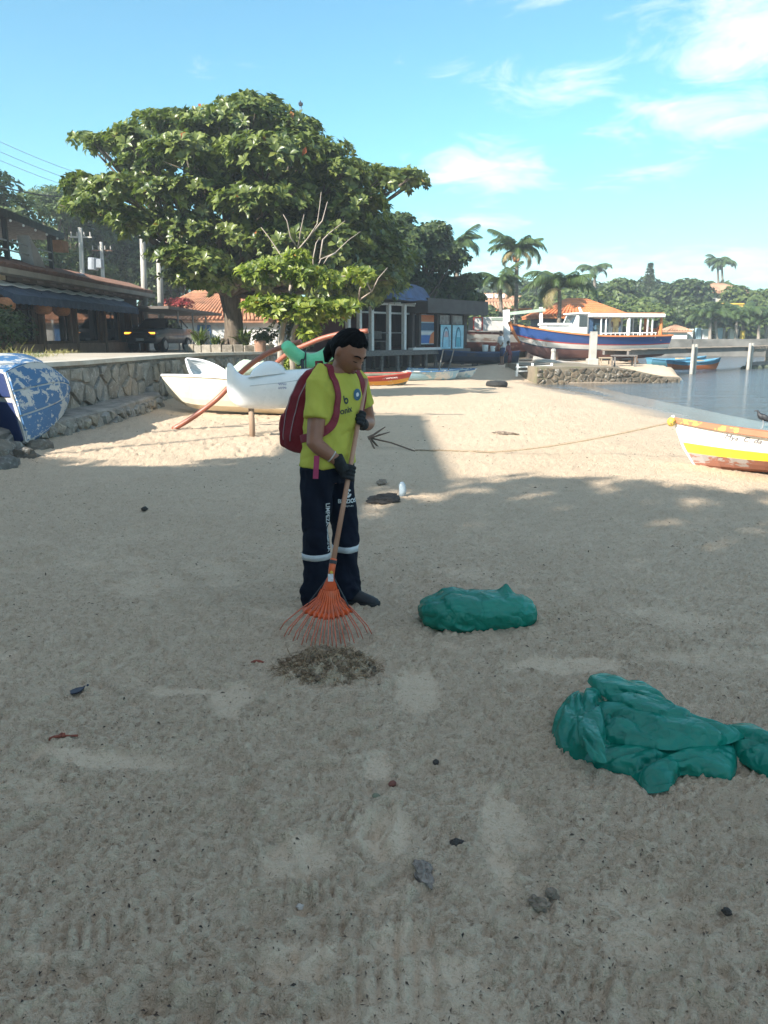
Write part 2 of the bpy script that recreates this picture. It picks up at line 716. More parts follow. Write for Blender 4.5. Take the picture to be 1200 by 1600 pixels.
def build_sand():
    rng = np.random.default_rng(3)
    ys = list(np.linspace(-1.6, 1.15, 26))
    y = 1.15
    while y < 74:
        k = 0.0034 if y < 9 else (0.008 if y < 16 else 0.022)
        y += k * (y + 0.5)
        ys.append(y)
    ts = list(np.arange(-0.46, 0.4601, 0.0019))
    t = 0.46
    st = 0.0025
    side = []
    while t < 1.5:
        st *= 1.07
        t += st
        side.append(t)
    ts = [-s for s in reversed(side)] + ts + side
    ys = np.array(ys)
    ts = np.array(ts)
    Yg, Tg = np.meshgrid(ys, ts, indexing='ij')
    Xg = Tg * (Yg + 2.2)
    X = Xg.ravel()
    Y = Yg.ravel()
    h = beach_level(X, Y)
    near = 1 - sstep(9, 22, Y)
    # packed smooth patches: rake strokes and trodden plates
    pk = 0.6 * sstep(0.64, 0.76, fbm(X * 1.8 + 0.3 * Y, Y * 3.2, 4, 40))
    for u, v, du, dv, a in ((180, 1190, 150, 16, -0.12), (270, 1080, 70, 8, -0.02), (365, 1095, 45, 30, 0), (470, 1340, 70, 40, 0.2), (600, 1300, 70, 40, 0),
                            (600, 1410, 40, 22, 0.3), (640, 1470, 80, 30, 0), (470, 1500, 70, 40, 0), (790, 1280, 40, 55, 0.2), (650, 1080, 45, 40, 0),
                            (890, 1040, 120, 14, 0.1), (690, 1520, 60, 40, 0), (780, 1330, 22, 70, 0), (590, 1190, 30, 30, 0), (60, 1500, 50, 30, 0)):
        c = on(u, v)
        ex = on(u + du, v)
        ey = on(u, v - dv)
        rx = (ex - c).length
        ry = (ey - c).length
        dx = X - c.x
        dy = Y - c.y
        ca, sa = math.cos(a), math.sin(a)
        q = ((dx * ca + dy * sa) / rx) ** 2 + ((-dx * sa + dy * ca) / ry) ** 2
        q = q * 1.35 + 2.0 * (fbm(X * 11, Y * 11, 4, 77) - 0.5)
        pk = np.maximum(pk, 0.9 * (1 - sstep(0.45, 1.15, q)))
    pk = pk * (1 - sstep(4.5, 7, Y))
    rough = 1 - 0.6 * pk
    h += 0.045 * (fbm(X * 0.55, Y * 0.55, 3, 5) - 0.5) * (1 - 0.6 * sstep(14, 30, Y))
    h += 0.035 * (fbm(X * 2.1, Y * 2.1, 3, 9) - 0.5) * (0.35 + 0.65 * rough)
    h += 0.018 * (fbm(X * 7.5, Y * 7.5, 3, 13) - 0.5) * rough
    r = np.abs(fbm(X * 17 + 2 * fbm(X * 6, Y * 6, 2, 3), Y * 17, 3, 23) - 0.5)
    h += -0.050 * (0.18 - np.clip(r, 0, 0.18)) * rough
    r2 = np.abs(fbm(X * 34 + 2.5 * fbm(X * 11, Y * 11, 2, 31), Y * 34, 2, 29) - 0.5)
    h += 0.058 * np.clip(r2, 0, 0.25) * rough * near
    h += 0.026 * (fbm(X * 60, Y * 60, 2, 51) - 0.5) * rough * (1 - sstep(3, 7, Y))
    h -= 0.007 * pk
    lvl = beach_level(X, Y)
    h = lvl + (h - lvl) * (1 - 0.93 * sstep(6.3, 8.0, X))
    # footprints and dimples

    def dent(cx, cy, rx, ry, ang, d):
        R2 = 2.2 * max(rx, ry)
        idx = np.where((np.abs(X - cx) < R2) & (np.abs(Y - cy) < R2))[0]
        if len(idx) == 0:
            return
        dx = X[idx] - cx
        dy = Y[idx] - cy
        ca, sa = math.cos(ang), math.sin(ang)
        q = np.sqrt(((dx * ca + dy * sa) / rx) ** 2 + ((-dx * sa + dy * ca) / ry) ** 2)
        h[idx] += -d * (1 - sstep(0.45, 1.0, q)) + 0.42 * d * np.exp(-((q - 1.2) / 0.28) ** 2)

    for i in range(520):
        yy = 1.4 * (26 / 1.4) ** rng.random()
        xx = (rng.random() * 2 - 1) * 0.62 * (yy + 0.4)
        if xx > 7:
            continue
        a = rng.random() * math.pi
        if rng.random() < 0.5:
            dent(xx, yy, 0.12, 0.05, a, 0.006 + 0.012 * rng.random())
        else:
            s = 0.03 + 0.06 * rng.random()
            dent(xx, yy, s, s * 0.8, a, 0.005 + 0.012 * rng.random())
    # the swept heap's crater and the drift lit by the sun near the wall
    for i in range(260):
        yy = 10.5 + rng.random() * 6
        xx = -4.6 + rng.random() * 4.2
        dent(xx, yy, 0.05 + 0.09 * rng.random(), 0.06, rng.random() * 3, 0.012 + 0.02 * rng.random())
    # rake grooves
    for (u, v, ln, wd, n, ang) in ((590, 1495, 0.17, 0.20, 8, 0.02), (500, 1385, 0.05, 0.12, 7, 0.1), (190, 1448, 0.06, 0.2, 11, 0.35),
                                   (900, 1530, 0.06, 0.12, 6, -0.5), (560, 1292, 0.04, 0.14, 8, -0.5)):
        c = on(u, v)
        ca, sa = math.cos(ang), math.sin(ang)
        dx = X - c.x
        dy = Y - c.y
        a = dx * ca + dy * sa
        b_ = -dx * sa + dy * ca
        m = (1 - sstep(ln * 0.8, ln * 1.15, np.abs(b_))) * (1 - sstep(wd * 0.85, wd, np.abs(a)))
        w = 0.5 + 0.5 * np.cos(a / (2 * wd / n) * 2 * math.pi + 1.2 * (fbm(X * 5, Y * 5, 2, 61) - 0.5))
        h += m * (-0.014 * w ** 3 + 0.005)
    # heap beside the rake
    c = on(512, 1046)
    dx = X - c.x
    dy = Y - c.y
    q = np.sqrt((dx / 0.27) ** 2 + (dy / 0.19) ** 2) + 0.5 * (fbm(X * 14, Y * 14, 3, 71) - 0.5)
    h += 0.075 * (1 - sstep(0.2, 1.0, q)) * (0.25 + 1.5 * fbm(X * 26, Y * 26, 4, 72, 0.65))
    nr, nc = Yg.shape
    global SAND_YS, SAND_TS, SAND_H
    SAND_YS, SAND_TS, SAND_H = ys, ts, h.reshape(nr, nc)
    vs = np.column_stack([X, Y, h])
    idx = np.arange(nr * nc).reshape(nr, nc)
    q = np.stack([idx[:-1, :-1], idx[:-1, 1:], idx[1:, 1:], idx[1:, :-1]], -1).reshape(-1, 4)
    me = bpy.data.meshes.new('beach_sand')
    me.vertices.add(len(vs))
    me.vertices.foreach_set('co', vs.ravel())
    me.loops.add(q.size)
    me.loops.foreach_set('vertex_index', q.ravel())
    me.polygons.add(len(q))
    me.polygons.foreach_set('loop_start', np.arange(0, q.size, 4))
    me.polygons.foreach_set('loop_total', np.full(len(q), 4))
    me.polygons.foreach_set('use_smooth', np.ones(len(q), bool))
    at_ = me.attributes.new('packed', 'FLOAT', 'POINT')
    at_.data.foreach_set('value', pk.astype(np.float32))
    me.update()
    me.validate()
    me.materials.append(sand_material())
    return struct(link('beach_sand', me))


SAND = build_sand()


def ground(x, y):
    """height of the modelled sand at a place"""
    i = int(np.clip(np.searchsorted(SAND_YS, y), 1, len(SAND_YS) - 1))
    j = int(np.clip(np.searchsorted(SAND_TS, x / (y + 2.2)), 1, len(SAND_TS) - 1))
    return float(SAND_H[i - 1:i + 1, j - 1:j + 1].mean())


# wide floor under the bay and the land, to the horizon
floor_mat = pmat('sea_floor', (0.16, 0.15, 0.11), 0.9, 0.2, 0.3)
mb = MB()
mb.add([(-1500, -600, -1.9), (1500, -600, -1.9), (1500, 2600, -1.9), (-1500, 2600, -1.9)], [(0, 1, 2, 3)])
struct(mb.build('ground', floor_mat))


def water_material():
    m, t, b = new_mat('sea_water')
    geo = t.add('ShaderNodeNewGeometry')
    pos = geo.outputs['Position']
    mp = t.add('ShaderNodeMapping')
    mp.inputs['Scale'].default_value = (0.55, 1.5, 1)
    mp.inputs['Rotation'].default_value = (0, 0, R(14))
    t.link(pos, mp.inputs[0])
    w1 = t.noise(mp.outputs[0], 0.9, 3, 0.55, 0.6)
    w2 = t.noise(mp.outputs[0], 4.5, 4, 0.6, 0.4)
    hgt = t.math('ADD', w1, t.math('MULTIPLY', w2, 0.35))
    nrm = t.bump(hgt, 0.9, 0.4)
    dif = t.add('ShaderNodeBsdfDiffuse')
    dif.inputs['Color'].default_value = (0.21, 0.235, 0.21, 1)
    trn = t.add('ShaderNodeBsdfTransparent')
    trn.inputs['Color'].default_value = (0.55, 0.62, 0.55, 1)
    gl = t.add('ShaderNodeBsdfGlossy')
    gl.inputs['Roughness'].default_value = 0.09
    t.link(nrm, gl.inputs['Normal'])
    fr = t.add('ShaderNodeFresnel')
    fr.inputs['IOR'].default_value = 1.42
    a = t.add('ShaderNodeMixShader')
    a.inputs[0].default_value = 0.5
    t.link(trn.outputs[0], a.inputs[1])
    t.link(dif.outputs[0], a.inputs[2])
    c = t.add('ShaderNodeMixShader')
    t.link(fr.outputs[0], c.inputs[0])
    t.link(a.outputs[0], c.inputs[1])
    t.link(gl.outputs[0], c.inputs[2])
    t.link(c.outputs[0], t.n['Material Output'].inputs['Surface'])
    return m


mb = MB()
mb.add([(5, 4, WATER_Z), (700, 4, WATER_Z), (700, 900, WATER_Z), (5, 900, WATER_Z)], [(0, 1, 2, 3)])
struct(mb.build('sea', water_material()))

# promenade -----------------------------------------------------------
paving = pmat('promenade_paving', (0.40, 0.35, 0.28), 0.85, 0.18, 1.2, 0.3, 18, dirt=(0.28, 0.23, 0.17), dirt_amt=0.7, dirt_scale=0.6)
mb = MB()
ny = 60
rows = []
for i in range(ny + 1):
    y = lerp(-14, 110, (i / ny) ** 1.3)
    wx = wall_x(y) - 0.10 if y < 48 else lerp(-2.1, 8, min(1, (y - 48) / 6))
    row = []
    for k in range(14):
        f = k / 13
        x = lerp(wx, -110, f ** 2.2)
        z = prom_z(y) + 0.02 * mnoise.noise(Vector((x * 0.3, y * 0.3, 0))) * (k > 0)
        row.append((x, y, z))
    rows.append(row)
vs = [p for r in rows for p in r]
fs = []
for i in range(ny):
    for k in range(13):
        a = i * 14 + k
        fs.append((a, a + 14, a + 15, a + 1))
mb.add(vs, fs)
struct(mb.build('promenade', paving, smooth=True))

# stone retaining wall ------------------------------------------------
mortar = pmat('wall_mortar', (0.18, 0.165, 0.14), 0.95, 0.3, 9, 0.6, 30)


def stone_mat(name, a, b_, c_, scale=2.6):
    m, t, b = new_mat(name)
    tc = t.add('ShaderNodeTexCoord')
    oi = t.add('ShaderNodeObjectInfo')
    off = t.vmath('ADD', tc.outputs['Object'], oi.outputs['Location'])
    n = t.noise(off, scale, 6, 0.65, 0.3)
    c = t.ramp(n, [(0.25, a), (0.5, b_), (0.75, c_)])
    tint = t.ramp(oi.outputs['Random'], [(0.0, (0.62, 0.56, 0.49)), (0.35, (1.0, 0.98, 0.93)), (0.7, (0.82, 0.84, 0.86)), (1.0, (1.12, 0.98, 0.8))])
    c = t.mix(0.8, c, tint, 'MULTIPLY')
    n2 = t.noise(off, 9, 6, 0.7)
    c = t.mix(t.ramp(n2, [(0.54, 0), (0.66, 0.7)]), c, (0.40, 0.39, 0.36))
    n3 = t.noise(off, 5, 5, 0.7, 0.5)
    c = t.mix(t.ramp(n3, [(0.56, 0), (0.70, 0.75)]), c, (0.075, 0.068, 0.058))
    t.link(c, b.inputs['Base Color'])
    b.inputs['Roughness'].default_value = 0.92
    t.link(t.bump(t.noise(off, 22, 8, 0.7), 0.7, 0.02), b.inputs['Normal'])
    return m


stone = stone_mat('wall_stone', (0.135, 0.125, 0.105), (0.27, 0.255, 0.225), (0.40, 0.385, 0.345))


def clip_poly(poly, px, py, nx, ny_):
    """keep the side of the polygon with (p - P).n <= 0"""
    out = []
    n = len(poly)
    for i in range(n):
        a, b = poly[i], poly[(i + 1) % n]
        da = (a[0] - px) * nx + (a[1] - py) * ny_
        db = (b[0] - px) * nx + (b[1] - py) * ny_
        if da <= 0:
            out.append(a)
        if (da < 0 < db) or (db < 0 < da):
            t = da / (da - db)
            out.append((a[0] + (b[0] - a[0]) * t, a[1] + (b[1] - a[1]) * t))
    return out


def voronoi_cells(w, h, cw, ch, rnd, jit=0.42):
    pts = []
    nx = max(1, int(round(w / cw)))
    nz = max(1, int(round(h / ch)))
    for i in range(-1, nx + 1):
        for j in range(-1, nz + 1):
            sh = 0.5 if j % 2 else 0
            pts.append(((i + 0.5 + sh + rnd.uniform(-jit, jit)) * w / nx, (j + 0.5 + rnd.uniform(-jit, jit)) * h / nz))
    cells = []
    for p in pts:
        if not (-0.01 < p[0] < w + 0.01 and -0.01 < p[1] < h + 0.01):
            continue
        poly = [(0, 0), (w, 0), (w, h), (0, h)]
        for q in pts:
            if q is p:
                continue
            dx, dy = q[0] - p[0], q[1] - p[1]
            if dx * dx + dy * dy > (3.2 * max(cw, ch)) ** 2:
                continue
            L = math.hypot(dx, dy)
            poly = clip_poly(poly, (p[0] + q[0]) / 2, (p[1] + q[1]) / 2, dx / L, dy / L)
            if len(poly) < 3:
                break
        if len(poly) >= 3:
            cells.append(poly)
    return cells


def stone_piece(poly, place, rnd, parent, mat, gap=0.012, proud=0.05, name='stone'):
    """one stone: irregular block on the face; place(s, z, out) -> world point"""
    # split long edges so that outlines are uneven
    q = []
    n = len(poly)
    cx = sum(p[0] for p in poly) / n
    cy = sum(p[1] for p in poly) / n
    for i in range(n):
        a, b = poly[i], poly[(i + 1) % n]
        L = math.hypot(b[0] - a[0], b[1] - a[1])
        if L < 0.02:
            continue
        k = 2 if L > 0.10 else 1
        for j in range(k):
            q.append((lerp(a[0], b[0], j / k), lerp(a[1], b[1], j / k)))
    if len(q) < 3:
        return None
    size = max(math.hypot(p[0] - cx, p[1] - cy) for p in q)
    if size < 0.05:
        return None
    def sc(p, d, jit):
        L = math.hypot(p[0] - cx, p[1] - cy)
        f = max(0.3, (L - d) / L) if L > 1e-6 else 1
        f *= 1 + rnd.uniform(-jit, jit)
        return (cx + (p[0] - cx) * f, cy + (p[1] - cy) * f)
    r0 = [sc(p, gap, 0.03) for p in q]
    r1 = [sc(p, gap + 0.012, 0.02) for p in r0]
    r2 = [sc(p, gap + 0.05, 0.05) for p in r1]
    pr = proud * rnd.uniform(0.6, 1.5)
    tilt = rnd.uniform(-0.12, 0.12), rnd.uniform(-0.12, 0.12)
    def o(p, d):
        return place(p[0], p[1], d + tilt[0] * (p[0] - cx) + tilt[1] * (p[1] - cy))
    base = place(cx, cy, 0)
    m = len(q)
    vs = [place(p[0], p[1], -0.03) - base for p in r0] + [o(p, pr * 0.75) - base for p in r1] + [o(p, pr + rnd.uniform(-0.006, 0.008)) - base for p in r2]
    vs.append(o((cx, cy), pr * 1.05) - base)
    fs = []
    for i in range(m):
        j = (i + 1) % m
        fs.append((i, j, m + j, m + i))
        fs.append((m + i, m + j, 2 * m + j, 2 * m + i))
        fs.append((2 * m + i, 2 * m + j, 3 * m))
    b = MB()
    b.add(vs, fs)
    return b.build(name, mat, parent, loc=base)


# wall body
wall = thing('retaining_wall', 'rough grey rubble stone retaining wall holding up the promenade', 'wall')
mb = MB()
wp = [(x, y) for x, y in WALL]
front = []
back = []
pts2 = []
for (x0, y0), (x1, y1) in zip(WALL, WALL[1:]):
    n = max(1, int((y1 - y0) / 1.0))
    for i in range(n):
        pts2.append((lerp(x0, x1, i / n), lerp(y0, y1, i / n)))
pts2.append(WALL[-1])
rings = []
for x, y in pts2:
    zt = prom_z(y) - 0.012
    rings.append([Vector((x, y, -0.7)), Vector((x - 0.04, y, zt)), Vector((x - 0.45, y, zt)), Vector((x - 0.45, y, -0.7))])
mb.loft(rings)
mb.build('mortar_core', mortar, wall)
# coping strip
cap_mat = pmat('coping_concrete', (0.43, 0.40, 0.34), 0.85, 0.2, 2.5, 0.4, 25, dirt=(0.3, 0.2, 0.12), dirt_amt=0.6, dirt_scale=1.3)
mb = MB()
rings = []
for i, (x, y) in enumerate(pts2):
    zt = prom_z(y) + 0.03 + 0.012 * mnoise.noise(Vector((0, y * 0.8, 3)))
    j = 0.02 * mnoise.noise(Vector((5, y * 1.7, 3)))
    rings.append([Vector((x + 0.03 + j, y, zt - 0.075)), Vector((x + 0.02 + j, y, zt)), Vector((x - 0.42, y, zt + 0.004)), Vector((x - 0.42, y, zt - 0.075))])
mb.loft(rings)
mb.build('coping', cap_mat, wall)

rnd = random.Random(11)
S0 = 8.6
S1 = 29.5


def wall_place(s, z, out):
    y = S0 + s
    x = wall_x(y)
    d = 0.3
    n = Vector((1, -(wall_x(y + d) - wall_x(y - d)) / (2 * d), 0.0)).normalized()
    return Vector((x - 0.03 * (z + 0.1), y, z - 0.10)) + n * out


for poly in voronoi_cells(S1 - S0, 1.19, 0.36, 0.36, rnd):
    cy = sum(p[1] for p in poly) / len(poly)
    stone_piece([(p[0], p[1] * (prom_z(S0 + p[0]) + 0.0) / 1.19 * 1.02) for p in poly], wall_place, rnd, wall, stone)

# stepped stone footing in front of the wall
foot = thing('wall_footing', 'low rough stone ledge at the foot of the grey retaining wall', 'ledge')
FX = [(9.0, 0.62), (11.5, 0.62), (13.5, 0.60), (15.6, 0.52), (17.2, 0.34), (17.7, 0.05)]


def foot_x(y):
    for (y0, a), (y1, b) in zip(FX, FX[1:]):
        if y <= y1:
            return wall_x(y) + lerp(a, b, max(0, (y - y0) / (y1 - y0)))
    return wall_x(y)


mb = MB()
rings = []
for i in range(30):
    y = lerp(9.0, 17.7, i / 29)
    zt = 0.31 + 0.03 * mnoise.noise(Vector((3, y * 1.3, 0))) + 0.05 * ss(12, 16, y)
    x1 = foot_x(y) - 0.03
    x0 = wall_x(y) - 0.02
    rings.append([Vector((x1, y, -0.3)), Vector((x1 - 0.02, y, zt - 0.03)), Vector((x1 - 0.06, y, zt)), Vector((x0, y, zt + 0.03)), Vector((x0, y, -0.3))])
mb.loft(rings)
mb.build('ledge_core', pmat('ledge_concrete', (0.25, 0.23, 0.20), 0.92, 0.3, 5, 0.8, 22, dirt=(0.10, 0.09, 0.075), dirt_amt=0.8, dirt_scale=2.5), foot)


def foot_place(s, z, out):
    y = 9.0 + s
    d = 0.2
    n = Vector((1, -(foot_x(y + d) - foot_x(y - d)) / (2 * d), 0.0)).normalized()
    return Vector((foot_x(y) - 0.03, y, z - 0.06)) + n * out


for poly in voronoi_cells(8.2, 0.36, 0.30, 0.22, rnd):
    stone_piece(poly, foot_place, rnd, foot, stone, proud=0.05)

# quay at the slipway --------------------------------------------------
quay = thing('stone_quay', 'low stone quay with a concrete top at the edge of the water', 'quay')
QA = at(838, 600, 33.6)
QB = at(1062, 604, 35.2)
QA.z = QB.z = 0
qdir = (QB - QA).normalized()
qn = Vector((qdir.y, -qdir.x, 0))
qlen = (QB - QA).length


def quay_top(s):
    return lerp(0.30, -0.22, ss(0.45, 1.0, s / qlen))


mb = MB()
rings = []
for i in range(16):
    s = qlen * i / 15
    p = QA + qdir * s
    zt = quay_top(s)
    rings.append([p + Vector((0, 0, -1.4)), p + Vector((0, 0, zt - 0.02)), p - qn * 0.10 + Vector((0, 0, zt)), p - qn * 3.6 + Vector((0, 0, zt + 0.06)), p - qn * 3.6 + Vector((0, 0, -1.4))])
mb.loft(rings)
mb.build('core', pmat('quay_concrete', (0.20, 0.165, 0.12), 0.9, 0.25, 1.6, 0.5, 14, dirt=(0.12, 0.13, 0.05), dirt_amt=0.7, dirt_scale=0.7), quay)
stone_q = stone_mat('quay_stone', (0.055, 0.045, 0.033), (0.125, 0.10, 0.072), (0.19, 0.16, 0.12), 1.8)


def quay_place(s, z, out):
    return QA + qdir * s + qn * out + Vector((0, 0, z - 0.75))


rq = random.Random(5)
for poly in voronoi_cells(qlen - 0.1, 1.02, 0.34, 0.27, rq):
    sx = sum(p[0] for p in poly) / len(poly)
    top = quay_top(sx) + 0.75
    poly = [(a, min(b, top - 0.05)) for a, b in poly]
    if max(b for a, b in poly) - min(b for a, b in poly) > 0.09:
        stone_piece(poly, quay_place, rq, quay, stone_q, gap=0.015, proud=0.06)

# far shore and wooded hill --------------------------------------------
hill_mat = pmat('hill_ground', (0.10, 0.11, 0.05), 0.95, 0.4, 0.2)


def hill_z(x, y):
    b = prom_z(60) if x < 12 else 0.9
    r = ss(88, 150, y) * 7.5 * (0.7 + 0.3 * math.sin(x * 0.03 + 1.0)) * ss(-40, 25, x)
    r += 1.6 * ss(100, 200, y)
    return b + r + 0.5 * mnoise.noise(Vector((x * 0.05, y * 0.05, 0)))


mb = MB()
rows = []
xs = [-160 + 320 * i / 59 for i in range(60)]
for j in range(44):
    row = []
    for x in xs:
        y0 = 82 if x > 20 else lerp(82, 50, ss(20, 12, x) if False else (1 - ss(12, 20, x)))
        y = lerp(y0, 420, (j / 43) ** 1.7)
        z = hill_z(x, y) if j else -1.6
        if j == 0:
            y += 0.2
        row.append((x, y, z - 0.15))
    rows.append(row)
fs = []
for j in range(43):
    for k in range(59):
        a = j * 60 + k
        fs.append((a, a + 1, a + 61, a + 60))
mb.add([p for r in rows for p in r], fs)
struct(mb.build('hillside', hill_mat, smooth=True))

# sea wall of the far shore
mb = MB()
for i in range(9):
    x0 = 20 + i * 12
    mb.bar((x0, 81.4 + 0.03 * (x0 - 20), 0.35), (x0 + 11.9, 81.4 + 0.03 * (x0 - 8), 0.35), 0.7, 1.9)
tag(mb.build('sea_wall', pmat('sea_wall_concrete', (0.16, 0.15, 0.135), 0.9, 0.3, 0.8, 0.4, 6, dirt=(0.06, 0.06, 0.05), dirt_amt=0.7, dirt_scale=0.5)),
    'long grey sea wall along the far shore below the palms', 'wall')

# ================================================================== TREES AND PLANTS
bark = wood_mat('bark', (0.17, 0.135, 0.10), (0.055, 0.042, 0.032), 5, 2, 0.9, 0.6)
bark_pale = wood_mat('pale_bark', (0.36, 0.31, 0.26), (0.17, 0.14, 0.11), 9, 2, 0.9, 0.3)
almond_leaf = leaf_mat('almond_leaf', (0.034, 0.062, 0.016), (0.19, 0.225, 0.058), 0.25, 0.36, old=(0.30, 0.06, 0.02))
young_leaf = leaf_mat('young_almond_leaf', (0.07, 0.115, 0.018), (0.29, 0.325, 0.06), 0.35, 0.42, old=(0.32, 0.10, 0.03))
dark_leaf = leaf_mat('dark_leaf', (0.022, 0.042, 0.014), (0.085, 0.12, 0.034), 0.2, 0.5)
mid_leaf = leaf_mat('mid_leaf', (0.03, 0.055, 0.017), (0.12, 0.16, 0.045), 0.25, 0.5)
light_leaf = leaf_mat('light_leaf', (0.05, 0.085, 0.02), (0.15, 0.19, 0.05), 0.3, 0.5)
feather_leaf = leaf_mat('feathery_leaf', (0.03, 0.06, 0.02), (0.11, 0.15, 0.045), 0.3, 0.55)
palm_leaf = leaf_mat('palm_leaf', (0.03, 0.06, 0.02), (0.12, 0.17, 0.05), 0.25, 0.4)
dry_leaf = leaf_mat('dry_frond', (0.22, 0.17, 0.08), (0.40, 0.34, 0.18), 0.3, 0.6)
NPR = np.random.default_rng(21)


def unit(a):
    return a / np.maximum(np.linalg.norm(a, axis=1, keepdims=True), 1e-9)


def leaves_mesh(name, O, D, U, L, W, fold=0.22, droop=0.12):
    """kite-shaped folded leaves: origin, direction, up, length, width"""
    D = unit(D)
    S = unit(np.cross(D, U))
    N = np.cross(S, D)
    L = np.asarray(L)[:, None]
    W = np.asarray(W)[:, None]
    n = len(O)
    base = O
    mid = O + D * L * 0.58 + N * L * 0.03
    left = mid + S * W * 0.5 + N * W * fold
    right = mid - S * W * 0.5 + N * W * fold
    tip = O + D * L - N * L * droop
    co = np.stack([base, left, mid, right, tip], 1).reshape(-1, 3)
    i = np.arange(n)[:, None] * 5
    tri = np.concatenate([i + np.array([[0, 2, 1]]), i + np.array([[0, 3, 2]]), i + np.array([[1, 2, 4]]), i + np.array([[2, 3, 4]])], 1).reshape(-1, 3)
    me = bpy.data.meshes.new(name)
    me.vertices.add(len(co))
    me.vertices.foreach_set('co', co.ravel())
    me.loops.add(tri.size)
    me.loops.foreach_set('vertex_index', tri.ravel())
    me.polygons.add(len(tri))
    me.polygons.foreach_set('loop_start', np.arange(0, tri.size, 3))
    me.polygons.foreach_set('loop_total', np.full(len(tri), 3))
    me.update()
    me.validate()
    return me


def rosettes(P, AX, nl, length, width, spread=(0.15, 0.75), rng=NPR):
    """leaf rosettes at points P round axes AX"""
    n = len(P)
    AX = unit(AX)
    ref = np.where(np.abs(AX[:, 2:3]) < 0.9, np.array([[0, 0, 1.0]]), np.array([[1.0, 0, 0]]))
    S = unit(np.cross(AX, ref))
    T = np.cross(AX, S)
    O, D, U, L, W = [], [], [], [], []
    ph0 = rng.random(n) * 6.28
    for k in range(nl):
        ph = ph0 + 6.283 * k / nl + rng.normal(0, 0.25, n)
        up = rng.uniform(spread[0], spread[1], n)
        d = (S * np.cos(ph)[:, None] + T * np.sin(ph)[:, None]) * np.sqrt(np.maximum(0, 1 - up ** 2))[:, None] + AX * up[:, None]
        O.append(P + d * 0.02)
        D.append(d)
        U.append(AX)
        s = rng.uniform(0.7, 1.15, n)
        L.append(length * s)
        W.append(width * s)
    return [np.concatenate(a) for a in (O, D, U, L, W)]


def clump_points(c, r, n, rng=NPR, shell=0.35, top=0.25):
    """points in an ellipsoid, denser near the skin and the upper side; outward directions too"""
    d = unit(rng.normal(size=(n, 3)))
    flip = (d[:, 2] < -0.1) & (rng.random(n) < 0.6)
    d[flip, 2] *= -1
    rr = rng.random(n) ** shell
    p = d * rr[:, None] * np.array(r)[None, :] + np.array(c)[None, :]
    out = d * np.array([0.8, 0.8, 0.7]) + np.array([0, 0, top + 0.35])
    return p, out


def limb(mb, a, b, r0, r1, bend=0.12, n=6, seg=7, rnd=random):
    a, b = Vector(a), Vector(b)
    L = (b - a).length
    off = Vector((rnd.uniform(-1, 1), rnd.uniform(-1, 1), rnd.uniform(-0.2, 0.6))) * L * bend
    pts, rs = [], []
    for i in range(seg):
        t = i / (seg - 1)
        p = a.lerp(b, t) + off * math.sin(math.pi * t) + Vector((rnd.uniform(-1, 1), rnd.uniform(-1, 1), rnd.uniform(-1, 1))) * L * 0.012 * (0 < i < seg - 1)
        pts.append(p)
        rs.append(lerp(r0, r1, t ** 0.8))
    mb.tube(pts, rs, n)
    return pts


# ---- the great sea almond tree
def almond_clumps():
    return [(400, 172, 62, 24), (330, 186, 62, 24), (250, 192, 50, 22), (182, 213, 40, 17), (128, 216, 26, 11), (465, 195, 36, 22), (508, 234, 44, 24), (300, 232, 84, 26),
            (420, 236, 84, 32), (556, 270, 52, 22), (612, 272, 40, 15), (660, 272, 24, 10), (108, 282, 32, 14), (168, 288, 54, 20), (238, 288, 52, 22), (320, 300, 74, 26),
            (402, 310, 84, 34), (490, 300, 74, 36), (566, 322, 54, 32), (132, 316, 42, 14), (212, 338, 56, 19), (300, 350, 66, 24), (382, 368, 76, 28), (462, 372, 76, 34),
            (540, 372, 66, 36), (598, 372, 44, 38), (316, 400, 52, 18), (258, 388, 36, 13), (424, 420, 54, 20), (520, 430, 66, 30), (590, 432, 56, 34), (626, 398, 40, 30), (372, 428, 40, 14), (285, 425, 34, 12), (330, 432, 34, 12), (450, 340, 60, 24), (350, 262, 70, 22), (215, 250, 40, 14)]


